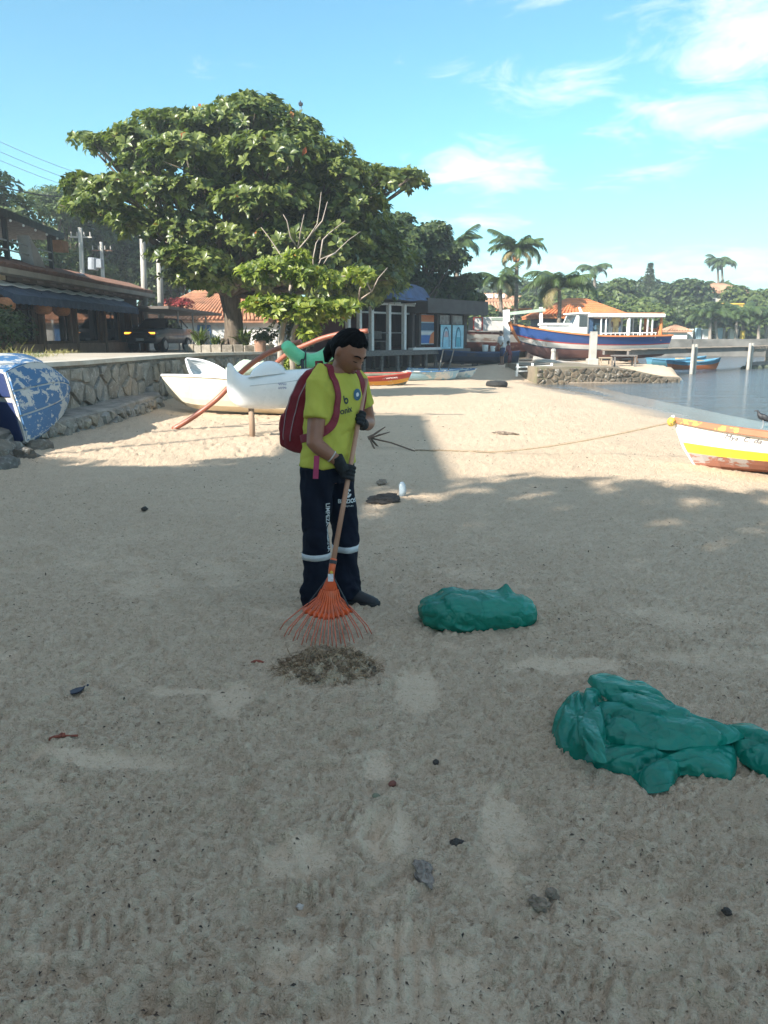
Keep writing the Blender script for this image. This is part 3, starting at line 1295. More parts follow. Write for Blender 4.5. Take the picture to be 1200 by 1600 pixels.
def build_almond():
    rng = np.random.default_rng(4)
    rnd = random.Random(4)
    Y0 = 34.0
    base = at(360, 546, Y0)
    base.z = prom_z(Y0)
    root = thing('almond_tree', 'huge spreading sea almond tree with tiered crown and thick trunk on the promenade', 'tree', base)
    tb = MB()
    hub = at(362, 452, Y0) - base
    pts = []
    for i in range(8):
        t = i / 7
        p = Vector((0, 0, -0.2)).lerp(hub, t) + Vector((0.12 * math.sin(t * 4), 0.1 * math.cos(t * 3), 0))
        pts.append(p)
    tb.tube(pts, [0.56, 0.46, 0.42, 0.40, 0.39, 0.39, 0.42, 0.46], 14)
    for k in range(7):      # root flares
        a = k * 0.9
        tb.tube([(math.cos(a) * 0.75, math.sin(a) * 0.75, -0.2), (math.cos(a) * 0.48, math.sin(a) * 0.48, 0.1), (math.cos(a) * 0.30, math.sin(a) * 0.30, 0.6)], [0.12, 0.12, 0.08], 6)
    P, A = [], []
    br = MB()
    for (u, v, ru, rv) in almond_clumps():
        edge = min(1, abs(u - 385) / 300)
        dep = 5.8 * math.sqrt(max(0.03, 1 - edge ** 2)) * (0.55 if v < 200 else 1)
        for k, f in enumerate((-1, -0.35, 0.35, 1)):
            y = Y0 + f * dep + rnd.uniform(-1, 1)
            kk = 1.0 - 0.10 * abs(f)
            c = at(385 + (u + rnd.uniform(-12, 12) - 385) * kk, v + rnd.uniform(-5, 5) + (10 if f else 0), y)
            m = y / 1200
            rx, rz = ru * m * 0.92, rv * m * 0.92
            n = int((66 if f < 0.9 else 40) * (ru * rv) / 1300) + 7
            p, o = clump_points(c - base, (rx, rx * 0.85, rz), n, rng, 0.45)
            P.append(p)
            A.append(o)
            if k in (0, 2) or rnd.random() < 0.4:
                tgt = c - base
                mid = hub.lerp(tgt, 0.45) + Vector((0, 0, -0.4 + 0.5 * rnd.random()))
                q = limb(br, hub + Vector((0, 0, -0.2)), mid, 0.17, 0.10, 0.08, 6, 5, rnd)
                limb(br, q[-1], tgt, 0.10, 0.03, 0.10, 5, 5, rnd)
                for j in range(3):
                    e = tgt + Vector((rnd.uniform(-1, 1) * rx * 0.8, rnd.uniform(-1, 1) * rx * 0.8, rnd.uniform(-0.2, 0.7) * rz))
                    limb(br, tgt.lerp(mid, 0.25), e, 0.04, 0.012, 0.1, 4, 4, rnd)
    P = np.concatenate(P)
    A = np.concatenate(A)
    tr = tb.build('trunk', bark, root, smooth=True)
    b = br.build('branches', bark, root, smooth=True)
    O, D, U, L, W = rosettes(P, A, 10, 0.32, 0.16, rng=rng)
    me = leaves_mesh('crown', O, D, U, L, W)
    me.materials.append(almond_leaf)
    stuff(link('crown', me, root))
    return root


ALMOND = build_almond()

# planting bed round the trunk
mb = MB()
cb = ALMOND.location
ring = []
for k in range(20):
    a = 2 * math.pi * k / 20
    ring.append((cb.x + 1.75 * math.cos(a), cb.y - 0.2 + 1.45 * math.sin(a)))
bed = thing('tree_planter', 'round stone edged planting bed around the foot of the great tree', 'planter', (cb.x, cb.y - 0.2, cb.z))
mb.prism([(x - cb.x, y - cb.y + 0.2) for x, y in ring], -0.1, 0.26)
mb.build('soil', pmat('soil', (0.12, 0.09, 0.06), 0.95, 0.3, 4, 0.6, 20), bed)
rb = random.Random(2)
for k in range(26):
    a = 2 * math.pi * k / 26
    sb = MB()
    w = 0.40 + rb.uniform(-0.04, 0.04)
    sb.box((0, 0, 0), (0.2, w, 0.42 + rb.uniform(-0.05, 0.05)), a)
    o = sb.build('kerb_stone', stone, bed, bevel=0.025, loc=(1.8 * math.cos(a), 1.5 * math.sin(a), 0.14))


def bush(name, label, cat, base, rx, ry, rz, n, leaf, ln, wd, nl=6, seed=1, group=None, stems=5):
    rng = np.random.default_rng(seed)
    rnd = random.Random(seed)
    root = thing(name, label, cat, base, group=group)
    p, o = clump_points((0, 0, rz), (rx, ry, rz), n, rng, 0.5)
    p[:, 2] = np.maximum(p[:, 2], 0.03)
    O, D, U, L, W = rosettes(p, o, nl, ln, wd, (0.0, 0.8), rng)
    me = leaves_mesh('foliage', O, D, U, L, W)
    me.materials.append(leaf)
    stuff(link('foliage', me, root))
    sb = MB()
    for k in range(stems):
        limb(sb, (rnd.uniform(-0.3, 0.3) * rx, rnd.uniform(-0.3, 0.3) * ry, -0.05), (rnd.uniform(-0.7, 0.7) * rx, rnd.uniform(-0.7, 0.7) * ry, rz * 1.3), 0.025, 0.008, 0.1, 5, 4, rnd)
    sb.build('stem', bark, root)
    return root


def blade_plant(name, label, cat, base, n, h, w, mat, seed, spread=0.5, group=None):
    """clump of upright arching blades"""
    rng = np.random.default_rng(seed)
    O = np.column_stack([rng.normal(0, 0.1, n) * spread * 2, rng.normal(0, 0.1, n) * spread * 2, np.zeros(n)])
    D = np.column_stack([rng.normal(0, spread, n), rng.normal(0, spread, n), np.ones(n)])
    U = np.column_stack([D[:, 0] * -0.5, D[:, 1] * -0.5, np.full(n, 0.6)]) + rng.normal(0, 0.2, (n, 3))
    me = leaves_mesh(name, O, D, U, h * rng.uniform(0.6, 1.1, n), np.full(n, w), 0.1, 0.25)
    me.materials.append(mat)
    o = link(name, me, None, base)
    return tag(o, label, cat, group)


blade_plant('agave_plant', 'spiky upright plant left of the great trunk in the planting bed', 'plant', cb + Vector((-1.05, -0.9, 0.25)), 46, 0.95, 0.10, light_leaf, 1, 0.35)
blade_plant('agave_plant', 'tall spiky leaves growing against the great trunk on its right side', 'plant', cb + Vector((0.75, -0.6, 0.25)), 60, 0.9, 0.12, mid_leaf, 2, 0.4)
blade_plant('agave_plant', 'small pale tuft in front of the great trunk', 'plant', cb + Vector((-0.35, -1.25, 0.25)), 40, 0.6, 0.08, light_leaf, 3, 0.4)


# ---- young almond tree in front, two flat tiers of bright leaves and bare twigs
def build_young():
    rng = np.random.default_rng(8)
    rnd = random.Random(8)
    Y0 = 20.5
    base = at(440, 590, Y0)
    base.z = 0.05
    root = thing('young_almond_tree', 'young sea almond tree with two flat tiers of bright yellow green leaves', 'tree', base)
    tb = MB()
    def q(u, v, y=Y0):
        return at(u, v, y) - base
    tb.tube([Vector((-0.1, 0, -0.2)), q(438, 560), q(440, 520), q(444, 500), q(452, 470), q(456, 430)], [0.10, 0.085, 0.075, 0.07, 0.055, 0.035], 8)
    tb.tube([Vector((0.35, 0.1, -0.2)), q(456, 560), q(458, 520), q(470, 490), q(480, 470)], [0.08, 0.07, 0.06, 0.05, 0.03], 8)
    tb.build('trunk', bark_pale, root, smooth=True)
    P, A = [], []
    bb = MB()
    for (u, v, ru, rv) in ((400, 425, 26, 11), (440, 420, 42, 15), (480, 432, 40, 13), (515, 438, 24, 8), (560, 430, 24, 7), (462, 404, 20, 6),
                           (405, 478, 26, 12), (445, 476, 44, 15), (490, 482, 46, 14), (535, 478, 26, 11), (475, 498, 30, 9), (482, 518, 14, 9), (520, 495, 20, 7), (425, 492, 18, 6)):
        for f in (-0.8, 0, 0.8):
            c = q(u + rnd.uniform(-6, 6), v + rnd.uniform(-3, 3), Y0 + f)
            m = Y0 / 1200
            n = int(ru * rv * 0.055) + 3
            p, o = clump_points(c, (ru * m * 0.9, ru * m * 0.75, rv * m * 0.62), n, rng, 0.5)
            P.append(p)
            A.append(o)
            limb(bb, q(452, 470 if v > 455 else 435), c, 0.03, 0.01, 0.08, 5, 5, rnd)
    O, D, U, L, W = rosettes(np.concatenate(P), np.concatenate(A), 9, 0.22, 0.11, (0.1, 0.8), rng)
    me = leaves_mesh('crown', O, D, U, L, W)
    me.materials.append(young_leaf)
    stuff(link('crown', me, root))
    bb.build('branches', bark_pale, root, smooth=True)
    tw = MB()
    for pl in ([(456, 450), (466, 420), (466, 390), (480, 372), (495, 350), (500, 325), (503, 300)], [(466, 392), (455, 370), (448, 345), (442, 335)], [(467, 388), (470, 360), (474, 335)],
               [(480, 372), (505, 345), (513, 315)], [(480, 470), (492, 430), (500, 405), (525, 395), (545, 375), (562, 362)], [(500, 405), (505, 375), (515, 365), (540, 345)],
               [(492, 430), (488, 405), (494, 380), (500, 370)], [(540, 480), (560, 470), (580, 455), (592, 435), (605, 418)], [(560, 470), (563, 450), (575, 435), (578, 415)],
               [(580, 455), (572, 440), (570, 428)], [(456, 440), (440, 400), (420, 370), (408, 355)], [(525, 395), (512, 402), (505, 412)]):
        pts = [q(u + rnd.uniform(-1.5, 1.5), v, Y0 + 0.25 * math.sin(i + u)) for i, (u, v) in enumerate(pl)]
        n = len(pts)
        tw.tube(pts, [lerp(0.024, 0.007, i / (n - 1)) for i in range(n)], 6)
    tw.build('bare_twigs', pmat('bare_twig', (0.33, 0.275, 0.23), 0.85, 0.2, 8), root, smooth=True)
    return root


build_young()


# ---- generic broadleaf tree
def tree(name, label, base, height, rx, leaf, seed, nclump=16, ln=0.5, wd=0.3, per=60, trunk_r=0.25, crown_lo=0.3, group=None, ry=None, nl=5, flat=0.55, top_only=True):
    rng = np.random.default_rng(seed)
    rnd = random.Random(seed)
    root = thing(name, label, 'tree', base, group=group)
    ry = ry or rx
    P, A = [], []
    tb = MB()
    hub = Vector((rnd.uniform(-0.3, 0.3), 0, height * (crown_lo + 0.08)))
    tb.tube([Vector((0, 0, -0.5)), hub * 0.3 + Vector((0.1, 0, 0)), hub * 0.7, hub], [trunk_r * 1.4, trunk_r * 1.05, trunk_r * 0.9, trunk_r * 0.85], 8)
    cz = height * (1 + crown_lo) / 2
    hz = height * (1 - crown_lo) / 2
    for k in range(nclump):
        d = Vector((rnd.gauss(0, 1), rnd.gauss(0, 1), rnd.gauss(0.15, 0.8)))
        d.normalize()
        r = rnd.random() ** 0.4 * 0.78
        c = Vector((d.x * rx * r, d.y * ry * r, cz + d.z * hz * r * 0.9))
        s = rx * rnd.uniform(0.26, 0.44)
        p, o = clump_points(c, (s, s, s * flat), per, rng, 0.45)
        P.append(p)
        A.append(o)
        limb(tb, hub * rnd.uniform(0.7, 1), c, trunk_r * 0.45, trunk_r * 0.12, 0.1, 5, 4, rnd)
    tb.build('trunk', bark, root, smooth=True)
    O, D, U, L, W = rosettes(np.concatenate(P), np.concatenate(A), nl, ln, wd, (0.0, 0.7), rng)
    me = leaves_mesh('crown', O, D, U, L, W)
    me.materials.append(leaf)
    stuff(link('crown', me, root))
    return root


def gz(y):
    return prom_z(y)


def base_at(u, Y, z):
    p = at(u, 525, Y)
    p.z = z
    return p


# trees behind the promenade, left
tree('feathery_tree', 'tall feathery green tree behind the poles left of the great almond', base_at(120, 62, 0.7), 13.0, 5.2, feather_leaf, 31, 26, 0.55, 0.16, 130, 0.3, 0.25, flat=0.4)
tree('feathery_tree', 'feathery green tree behind the two pale utility poles', base_at(215, 66, 0.7), 11.5, 5.0, feather_leaf, 32, 24, 0.55, 0.18, 120, 0.3, 0.12, flat=0.45)
tree('dark_tree', 'dark leafy tree cut off by the left edge above the pergola', base_at(-35, 46, 0.7), 11.0, 4.6, dark_leaf, 33, 22, 0.40, 0.24, 110, 0.3, 0.35)
tree('shady_tree', 'dark shady tree under the left side of the great crown', base_at(285, 64, 0.7), 9.0, 4.4, dark_leaf, 34, 22, 0.45, 0.28, 100, 0.25, 0.2)
tree('low_tree', 'low green tree behind the roof of the small white house', base_at(395, 74, 0.7), 8.0, 5.0, dark_leaf, 40, 20, 0.5, 0.3, 90, 0.25, 0.15)
tree('shady_tree', 'large dark tree behind the tarpaulin roof of the stilt hut', base_at(560, 58, 0.5), 9.5, 4.6, dark_leaf, 41, 24, 0.45, 0.28, 110, 0.3, 0.2)
tree('round_tree', 'rounded dense tree rising over the right end of the stilt hut', base_at(655, 50, 0.3), 9.6, 2.9, dark_leaf, 35, 26, 0.36, 0.22, 130, 0.25, 0.28)
tree('round_tree', 'lower dense tree drooping behind the dark roof fascia of the hut', base_at(705, 52, 0.3), 6.6, 1.9, mid_leaf, 36, 20, 0.36, 0.22, 110, 0.18, 0.18)
tree('round_tree', 'dense green tree between the great almond and the hut roof', base_at(612, 48, 0.3), 8.4, 3.0, dark_leaf, 37, 24, 0.36, 0.22, 120, 0.25, 0.28)


# ---- palms
def frond_mesh(length, droop, width, nleaf=34, seed=0, mat=None):
    rnd = random.Random(seed)
    mb = MB()
    pts = []
    ns = 12
    for i in range(ns + 1):
        t = i / ns
        a = 0.95 - droop * t ** 1.4        # climbing angle along the frond
        if i == 0:
            pts.append(Vector((0, 0, 0)))
        else:
            pts.append(pts[-1] + Vector((math.cos(a), 0, math.sin(a))) * (length / ns))
    mb.tube(pts, [lerp(0.035, 0.008, i / ns) * length / 2.6 for i in range(ns + 1)], 4)
    def along(t):
        f = t * ns
        i = min(ns - 1, int(f))
        return pts[i].lerp(pts[i + 1], f - i), (pts[i + 1] - pts[i]).normalized()
    for k in range(nleaf):
        t = 0.12 + 0.86 * k / (nleaf - 1)
        p, d = along(t)
        ll = width * math.sin(math.pi * (0.12 + 0.82 * t)) ** 0.7 * rnd.uniform(0.85, 1.1)
        for s in (-1, 1):
            sd = Vector((0, s, 0))
            dirv = (sd * 0.75 + d * 0.65 + Vector((0, 0, -0.35 - 0.25 * rnd.random()))).normalized()
            w = d * 0.045 * length / 2.6
            m = p + dirv * ll * 0.55 + Vector((0, 0, 0.04 * ll))
            e = p + dirv * ll + Vector((0, 0, -0.22 * ll))
            mb.add([p - w, p + w, m + w * 0.9, m - w * 0.9, e], [(0, 1, 2, 3), (3, 2, 4)])
    me = mb.mesh('frond')
    me.materials.append(mat or palm_leaf)
    return me


FRONDS = [frond_mesh(1.0, dr, 0.30, 30, i) for i, dr in enumerate((0.9, 1.5, 2.1, 2.6))]
FROND_DRY = frond_mesh(1.0, 2.9, 0.24, 22, 9, dry_leaf)
palm_bark = wood_mat('palm_bark', (0.24, 0.20, 0.16), (0.10, 0.08, 0.06), 3, 0, 0.9, 0.5)


def palm(label, base, crown, flen, nf=18, r=0.14, seed=0, dry=2, lean=0.0, nuts=False, group=None, name='coconut_palm', wind=0.0, low=0, trunk=None):
    rnd = random.Random(seed)
    root = thing(name, label, 'palm', base, group=group)
    top = Vector(crown) - Vector(base)
    mb = MB()
    pts, rs = [], []
    for i in range(12):
        t = i / 11
        pts.append(Vector((0, 0, -0.3)).lerp(top, t) + Vector((lean * math.sin(math.pi * t), 0, 0)))
        rs.append(r * (1.35 - 0.45 * t if t < 0.3 else 1.2 - 0.4 * t) + 0.012 * (i % 2))
    mb.tube(pts, rs, 8)
    mb.build('trunk', trunk or palm_bark, root, smooth=True)
    for k in range(nf):
        a = 2.4 * k + rnd.uniform(-0.2, 0.2)
        lv = k / nf
        idx = min(3, int(lv * 3.2) + (rnd.random() < 0.3) + low)
        idx = min(3, idx)
        me = FRONDS[idx]
        o = link('frond', me, root, top)
        s = flen * rnd.uniform(0.85, 1.12) * (1.0 if lv > 0.15 else 0.8)
        o.scale = (s, s, s)
        o.rotation_euler = (rnd.uniform(-0.15, 0.15), rnd.uniform(-0.25, 0.3) + wind * math.cos(a), a)
    for k in range(dry):
        o = link('frond', FROND_DRY, root, top + Vector((0, 0, -0.05)))
        o.scale = (flen * 0.85,) * 3
        o.rotation_euler = (0, 0.55, rnd.uniform(0, 6.28))
        o['label'] = 'dry brown hanging frond'
    if nuts:
        nb = MB()
        for k in range(9):
            a = rnd.uniform(0, 6.28)
            nb.sphere(top + Vector((0.22 * math.cos(a), 0.22 * math.sin(a), -0.25 - 0.3 * rnd.random())), (0.12, 0.12, 0.15), 8, 6)
        nb.build('coconuts', pmat('coconut', (0.30, 0.13, 0.05), 0.7, 0.3, 5), root, smooth=True)
    return root


palm('tall coconut palm with brown nuts behind the red framed old boat', base_at(806, 58, 0.4), at(808, 395, 58), 2.5, 20, 0.15, 1, 3, 0.0, True)
palm('shorter bushy palm left of the tall nut bearing palm', base_at(784, 56, 0.4), at(781, 443, 56), 2.2, 18, 0.14, 2, 3, 0.05)
palm('leaning palm with stiff upright fronds beside the orange tiled roof', base_at(862, 54, 0.4), at(874, 452, 54), 2.9, 20, 0.14, 3, 2, 0.25)
palm('palm crown showing above the dense trees right of the great almond', base_at(716, 56, 0.4), at(714, 388, 56), 2.3, 20, 0.15, 4, 1)
palm('small dark palm standing up from the wooded ridge', base_at(928, 112, 4), at(929, 424, 112), 3.0, 16, 0.2, 5, 0)
palm('taller left one of the twin royal palms on the hilltop', base_at(1121, 132, 6), at(1121, 411, 132), 2.8, 16, 0.2, 6, 0, name='royal_palm', low=1, group='twin royal palms')
palm('right one of the twin royal palms on the hilltop', base_at(1127, 130, 6), at(1128, 414, 130), 2.8, 16, 0.2, 7, 0, name='royal_palm', low=1, group='twin royal palms')
palm('palm bending over the tiled house on the hill', base_at(1120, 118, 5), at(1122, 452, 118), 2.8, 16, 0.2, 8, 1)
for i, (u, v, ln, lab) in enumerate(((1110, 497, 2.9, 'pale trunked shore palm above the paired jetty posts'), (1118, 502, 2.4, 'second shore palm leaning right beside the pale trunked one'),
                                     (1132, 512, 2.0, 'small low palm between the taller shore palms'), (1151, 502, 2.6, 'shore palm left of the palm with the yellow painted trunk'),
                                     (1163, 494, 3.0, 'shore palm with a yellow painted lower trunk'), (1186, 508, 2.4, 'short shore palm near the right edge'), (1198, 500, 2.6, 'shore palm cut by the right edge'))):
    Y = 83.2 + 0.5 * (i * 7 % 5)
    b = base_at(u + (4 if i == 1 else 0) - (3 if i == 4 else 0), Y, 0.95)
    p = palm(lab, b, at(u, v, Y), ln, 14, 0.16, 50 + i, 0, group='palms along the far shore', low=0, trunk=bark_pale)
    if i == 4:
        mb = MB()
        d = at(u, v, Y) - b
        mb.tube([d * 0.05, d * 0.45], [0.27, 0.25], 10)
        mb.build('yellow_band', pmat('trunk_yellow_paint', (0.75, 0.5, 0.05), 0.6, 0.1, 4), p)


# ---- Norfolk pine
def norfolk(label, base, height, seed):
    rng = np.random.default_rng(seed)
    root = thing('norfolk_pine', label, 'tree', base)
    mb = MB()
    mb.tube([(0, 0, -0.5), (0, 0, height)], [0.22, 0.03], 8)
    O, D, U, L, W = [], [], [], [], []
    z = height * 0.12
    while z < height * 0.98:
        r = (height - z) * 0.21 + 0.1
        nb = 7
        for k in range(nb):
            a = 6.283 * k / nb + rng.random()
            d = np.array([math.cos(a), math.sin(a), 0.25])
            mb.tube([Vector((0, 0, z)), Vector((*(d * r),)) + Vector((0, 0, z))], [0.03, 0.01], 4)
            for j in range(14):
                t = rng.uniform(0.15, 1.0)
                O.append(d * r * t + np.array([0, 0, z]))
                D.append(d + rng.normal(0, 0.6, 3) + np.array([0, 0, 0.3]))
                U.append(np.array([0, 0, 1.0]) + rng.normal(0, 0.4, 3))
                L.append(0.45)
                W.append(0.16)
        z += height * 0.045
    mb.build('trunk', bark, root)
    me = leaves_mesh('crown', np.array(O), np.array(D), np.array(U), L, W)
    me.materials.append(dark_leaf)
    stuff(link('crown', me, root))


pb = at(1010, 500, 118)
norfolk('narrow conical Norfolk pine standing above the wooded ridge', (pb.x, pb.y, 3.5), at(1010, 412, 118).z - 3.5, 3)

# ---- trees of the wooded hill on the right
HILL = [  # u, v of top, depth, half width px, leaf, label
    (848, 455, 90, 40, mid_leaf, 'low tree behind the orange tiled roof, nearest its left eave'),
    (905, 440, 96, 55, light_leaf, 'broad pale green tree behind the orange tiled roof'),
    (965, 438, 100, 50, mid_leaf, 'green tree below the narrow conical pine'),
    (950, 468, 84, 45, light_leaf, 'bright leafy tree right behind the canopy of the blue boat'),
    (1010, 470, 84, 45, light_leaf, 'bright green tree above the stern canopy of the blue boat'),
    (1060, 434, 108, 42, dark_leaf, 'tall domed dark tree right of the narrow conical pine'),
    (1060, 478, 88, 48, dark_leaf, 'dark tree over the small kiosk on the far shore'),
    (1100, 470, 100, 36, mid_leaf, 'green tree below the tiled house on the hill'),
    (1175, 448, 112, 44, light_leaf, 'spreading pale tree right of the hilltop house'),
    (1140, 484, 94, 40, mid_leaf, 'rounded tree below the yellow wall'),
    (1195, 478, 96, 40, dark_leaf, 'dark tree at the right edge behind the shore palms'),
    (1090, 494, 87, 34, mid_leaf, 'bushy tree behind the pale trunked shore palm'),
    (1235, 462, 110, 50, mid_leaf, 'tree beyond the right edge of the wooded ridge'),
    (995, 436, 128, 40, dark_leaf, 'dark tree on the ridge left behind the conical pine'),
    (880, 430, 125, 40, dark_leaf, 'dark tree on the ridge left of the small dark palm'),
    (750, 470, 92, 40, mid_leaf, 'green bushes of the slope left of the cream house'),
]
for i, (u, v, Y, hw, lf, lab) in enumerate(HILL):
    Y = Y + 7 if Y < 92 else Y
    top = at(u, v, Y)
    z0 = hill_z(top.x, Y) - 0.3
    h = max(3.5, top.z - z0)
    tree('hill_tree', lab, (top.x, Y, z0), h * 1.03, hw * Y / 1200 * 1.25, lf, 60 + i, 20, 0.62, 0.42, 75, 0.25, 0.05, group='trees on the wooded hill', nl=5, flat=0.6)

# far undergrowth filling the slope between the trees
rng = np.random.default_rng(99)
P, A = [], []
for i in range(620):
    x = rng.uniform(-35, 120)
    y = rng.uniform(91, 170)
    z = hill_z(x, y)
    s = rng.uniform(0.9, 2.2)
    p, o = clump_points((x, y, z + s * 0.5), (s * 1.5, s * 1.3, s), 34, rng, 0.4)
    P.append(p)
    A.append(o)
O, D, U, L, W = rosettes(np.concatenate(P), np.concatenate(A), 4, 0.8, 0.55, (0.0, 0.7), rng)
me = leaves_mesh('hillside_scrub', O, D, U, L, W)
me.materials.append(mid_leaf)
stuff(link('hillside_scrub', me), 'dense green scrub covering the hillside beyond the bay', 'scrub')

bush('yellow_green_bush', 'rounded yellow green bush in front of the cream house', 'bush', base_at(762, 60, 0.6), 1.7, 1.2, 1.3, 260, light_leaf, 0.3, 0.14, 6, 71)
bush('fern_bush', 'spiky green bush beside the mural end of the hut', 'bush', base_at(742, 55, 0.4), 1.1, 1.0, 1.0, 160, mid_leaf, 0.34, 0.08, 7, 72)
bush('low_shrub', 'low leafy shrub in front of the small white house', 'bush', base_at(412, 40, gz(40)), 0.9, 0.6, 0.6, 130, light_leaf, 0.2, 0.1, 6, 73)
bush('low_shrub', 'dark shrub beside the white house under the young tree', 'bush', base_at(462, 32, gz(32)), 1.0, 0.8, 0.9, 160, dark_leaf, 0.2, 0.1, 6, 74)
bush('creeping_shrub', 'small leafy shrub below the green float against the wall', 'bush', base_at(452, 21.5, 0.1), 0.45, 0.4, 0.5, 70, young_leaf, 0.16, 0.08, 6, 75)

# ================================================================== STREET SIDE, LEFT
def onx(u, v, X0):
    """point of the plane x = X0 seen at pixel u, v"""
    x = (u - 600) / 1200
    y = (v - 800) / 1200
    t = X0 / x
    return Vector((X0, (_cp - y * _sp) * t, CAM_H + (-_sp - y * _cp) * t))


white_wall = pmat('white_wall', (0.72, 0.71, 0.68), 0.8, 0.08, 1.5, 0.15, 20, dirt=(0.45, 0.42, 0.36), dirt_amt=0.5, dirt_scale=0.8)
cream_wall = pmat('cream_wall', (0.62, 0.53, 0.40), 0.8, 0.1, 1.2, 0.15, 20, dirt=(0.4, 0.33, 0.24), dirt_amt=0.5, dirt_scale=0.7)
dark_wood = wood_mat('dark_wood', (0.075, 0.055, 0.042), (0.025, 0.018, 0.014), 5, 2, 0.7, 0.3)
black_steel = pmat('black_steel', (0.018, 0.02, 0.024), 0.5, 0.2, 4)
grey_metal = pmat('grey_metal', (0.32, 0.33, 0.34), 0.5, 0.15, 5, metal=0.4)
brown_wood = wood_mat('brown_wood', (0.20, 0.115, 0.065), (0.085, 0.05, 0.03), 5, 2, 0.7, 0.3)
win_glass = glass_mat('window_glass', (0.035, 0.045, 0.05), 0.03)
terracotta = pmat('terracotta', (0.42, 0.20, 0.11), 0.85, 0.3, 2.2, 0.3, 25, dirt=(0.14, 0.075, 0.05), dirt_amt=0.7, dirt_scale=1.6)
concrete = pmat('pole_concrete', (0.40, 0.38, 0.34), 0.85, 0.15, 2, 0.3, 20, dirt=(0.25, 0.22, 0.18), dirt_amt=0.5, dirt_scale=1.5)

FXX = -14.0            # plane of the restaurant front
rest = thing('restaurant', 'single storey restaurant with dark glass front, blue awning and roof terrace', 'building', (FXX, 34, 0.9))


def rl(x, y, z):
    return Vector((x - FXX, y - 34, z - 0.9))


Y0r, Y1r = 20.0, 46.0
b = MB()
b.box(rl(FXX - 4.3, (Y0r + Y1r) / 2, 2.2), (8.0, Y1r - Y0r, 3.0))
b.build('wall', pmat('restaurant_wall', (0.055, 0.045, 0.04), 0.8, 0.3, 1.0), rest)
b = MB()
b.box(rl(FXX - 3.6, (Y0r + Y1r) / 2, 3.86), (8.6, Y1r - Y0r + 0.6, 0.20))
b.build('terrace_floor', pmat('terrace_edge', (0.30, 0.26, 0.21), 0.85, 0.2, 1.2), rest)
# low brick base under the windows
b = MB()
b.box(rl(FXX + 0.12, 35.5, 1.02), (0.5, 13.5, 0.52))
b.build('planter_base', pmat('base_brick', (0.30, 0.19, 0.13), 0.85, 0.2, 3, 0.4, 14), rest)
# glazed bays: frame, mullions and panes
ys = [23.0, 25.6, 28.2, 31.6, 35.0, 38.6, 41.6]
for i, (ya, yb) in enumerate(zip(ys, ys[1:])):
    fr = MB()
    for yy in (ya + 0.08, yb - 0.08):
        fr.box(rl(FXX + 0.05, yy, 2.1), (0.14, 0.13, 2.0))
    fr.box(rl(FXX + 0.05, (ya + yb) / 2, 3.1), (0.12, yb - ya - 0.3, 0.12))
    fr.box(rl(FXX + 0.05, (ya + yb) / 2, 1.33), (0.12, yb - ya - 0.3, 0.10))
    w = fr.build('window', brown_wood, rest)
    n = 1 if i not in (1, 2) else 4
    for k in range(n):
        p = MB()
        a = lerp(ya + 0.16, yb - 0.16, k / n)
        c = lerp(ya + 0.16, yb - 0.16, (k + 1) / n)
        if n == 1:
            p.box(rl(FXX + 0.02, (a + c) / 2, 2.2), (0.03, c - a, 1.6))
            p.build('pane', win_glass, w)
        else:
            for r_ in range(4):
                q = MB()
                z0 = lerp(1.4, 3.02, r_ / 4)
                z1 = lerp(1.4, 3.02, (r_ + 1) / 4)
                q.box(rl(FXX + 0.02, (a + c) / 2, (z0 + z1) / 2), (0.03, c - a - 0.06, z1 - z0 - 0.06))
                q.build('pane', win_glass, w)
# wooden posts
for yy, wd in ((23.0, 0.2), (25.4, 0.22), (28.4, 0.26), (31.6, 0.22), (35.0, 0.2), (38.6, 0.22), (42.3, 0.3), (44.6, 0.25)):
    b = MB()
    b.box(rl(FXX + 0.32, yy, 2.0), (wd, wd, 2.5))
    b.build('post', brown_wood, rest, bevel=0.01)
# blue awning with pale scalloped top edge
aw = MB()
rings = []
N = 60
ya, yb = onx(15, 470, FXX + 1.1).y, 41.2
for i in range(N + 1):
    y = lerp(ya, yb, i / N)
    sag = 0.05 * abs(math.sin(i / N * math.pi * 9))
    rings.append([rl(FXX + 0.15, y, 3.52 - sag), rl(FXX + 1.25, y, 3.02 - 0.4 * sag), rl(FXX + 1.27, y, 2.72 - 0.035 * (i % 2)), rl(FXX + 1.24, y, 2.72 - 0.035 * (i % 2)), rl(FXX + 0.15, y, 3.46 - sag)])
aw.loft(rings)
a_o = aw.build('awning', pmat('awning_blue', (0.035, 0.062, 0.105), 0.85, 0.2, 3, 0.2, 15, dirt=(0.10, 0.13, 0.17), dirt_amt=0.4), rest)
b = MB()
rings = []
for i in range(N + 1):
    y = lerp(ya, yb, i / N)
    sag = 0.07 * abs(math.sin(i / N * math.pi * 9))
    rings.append([rl(FXX + 0.10, y, 3.60 - sag), rl(FXX + 0.55, y, 3.43 - sag), rl(FXX + 0.56, y, 3.40 - sag), rl(FXX + 0.10, y, 3.52 - sag)])
b.loft(rings)
b.build('awning_top_cover', pmat('awning_white', (0.75, 0.74, 0.70), 0.7, 0.06, 2), a_o)
# second flat canopy further along with thin posts
b = MB()
b.bar(rl(FXX + 1.0, 41.4, 3.05), rl(FXX + 1.7, 51.5, 2.95), 3.6, 0.14)
c_o = b.build('canopy', pmat('canopy_fabric', (0.11, 0.095, 0.085), 0.8, 0.3, 2), rest)
for yy in (44.2, 47.6, 51.0):
    b = MB()
    b.tube([rl(FXX + 2.5, yy, 0.7), rl(FXX + 2.5, yy, 3.0)], 0.05, 8)
    b.build('canopy_post', grey_metal, rest)
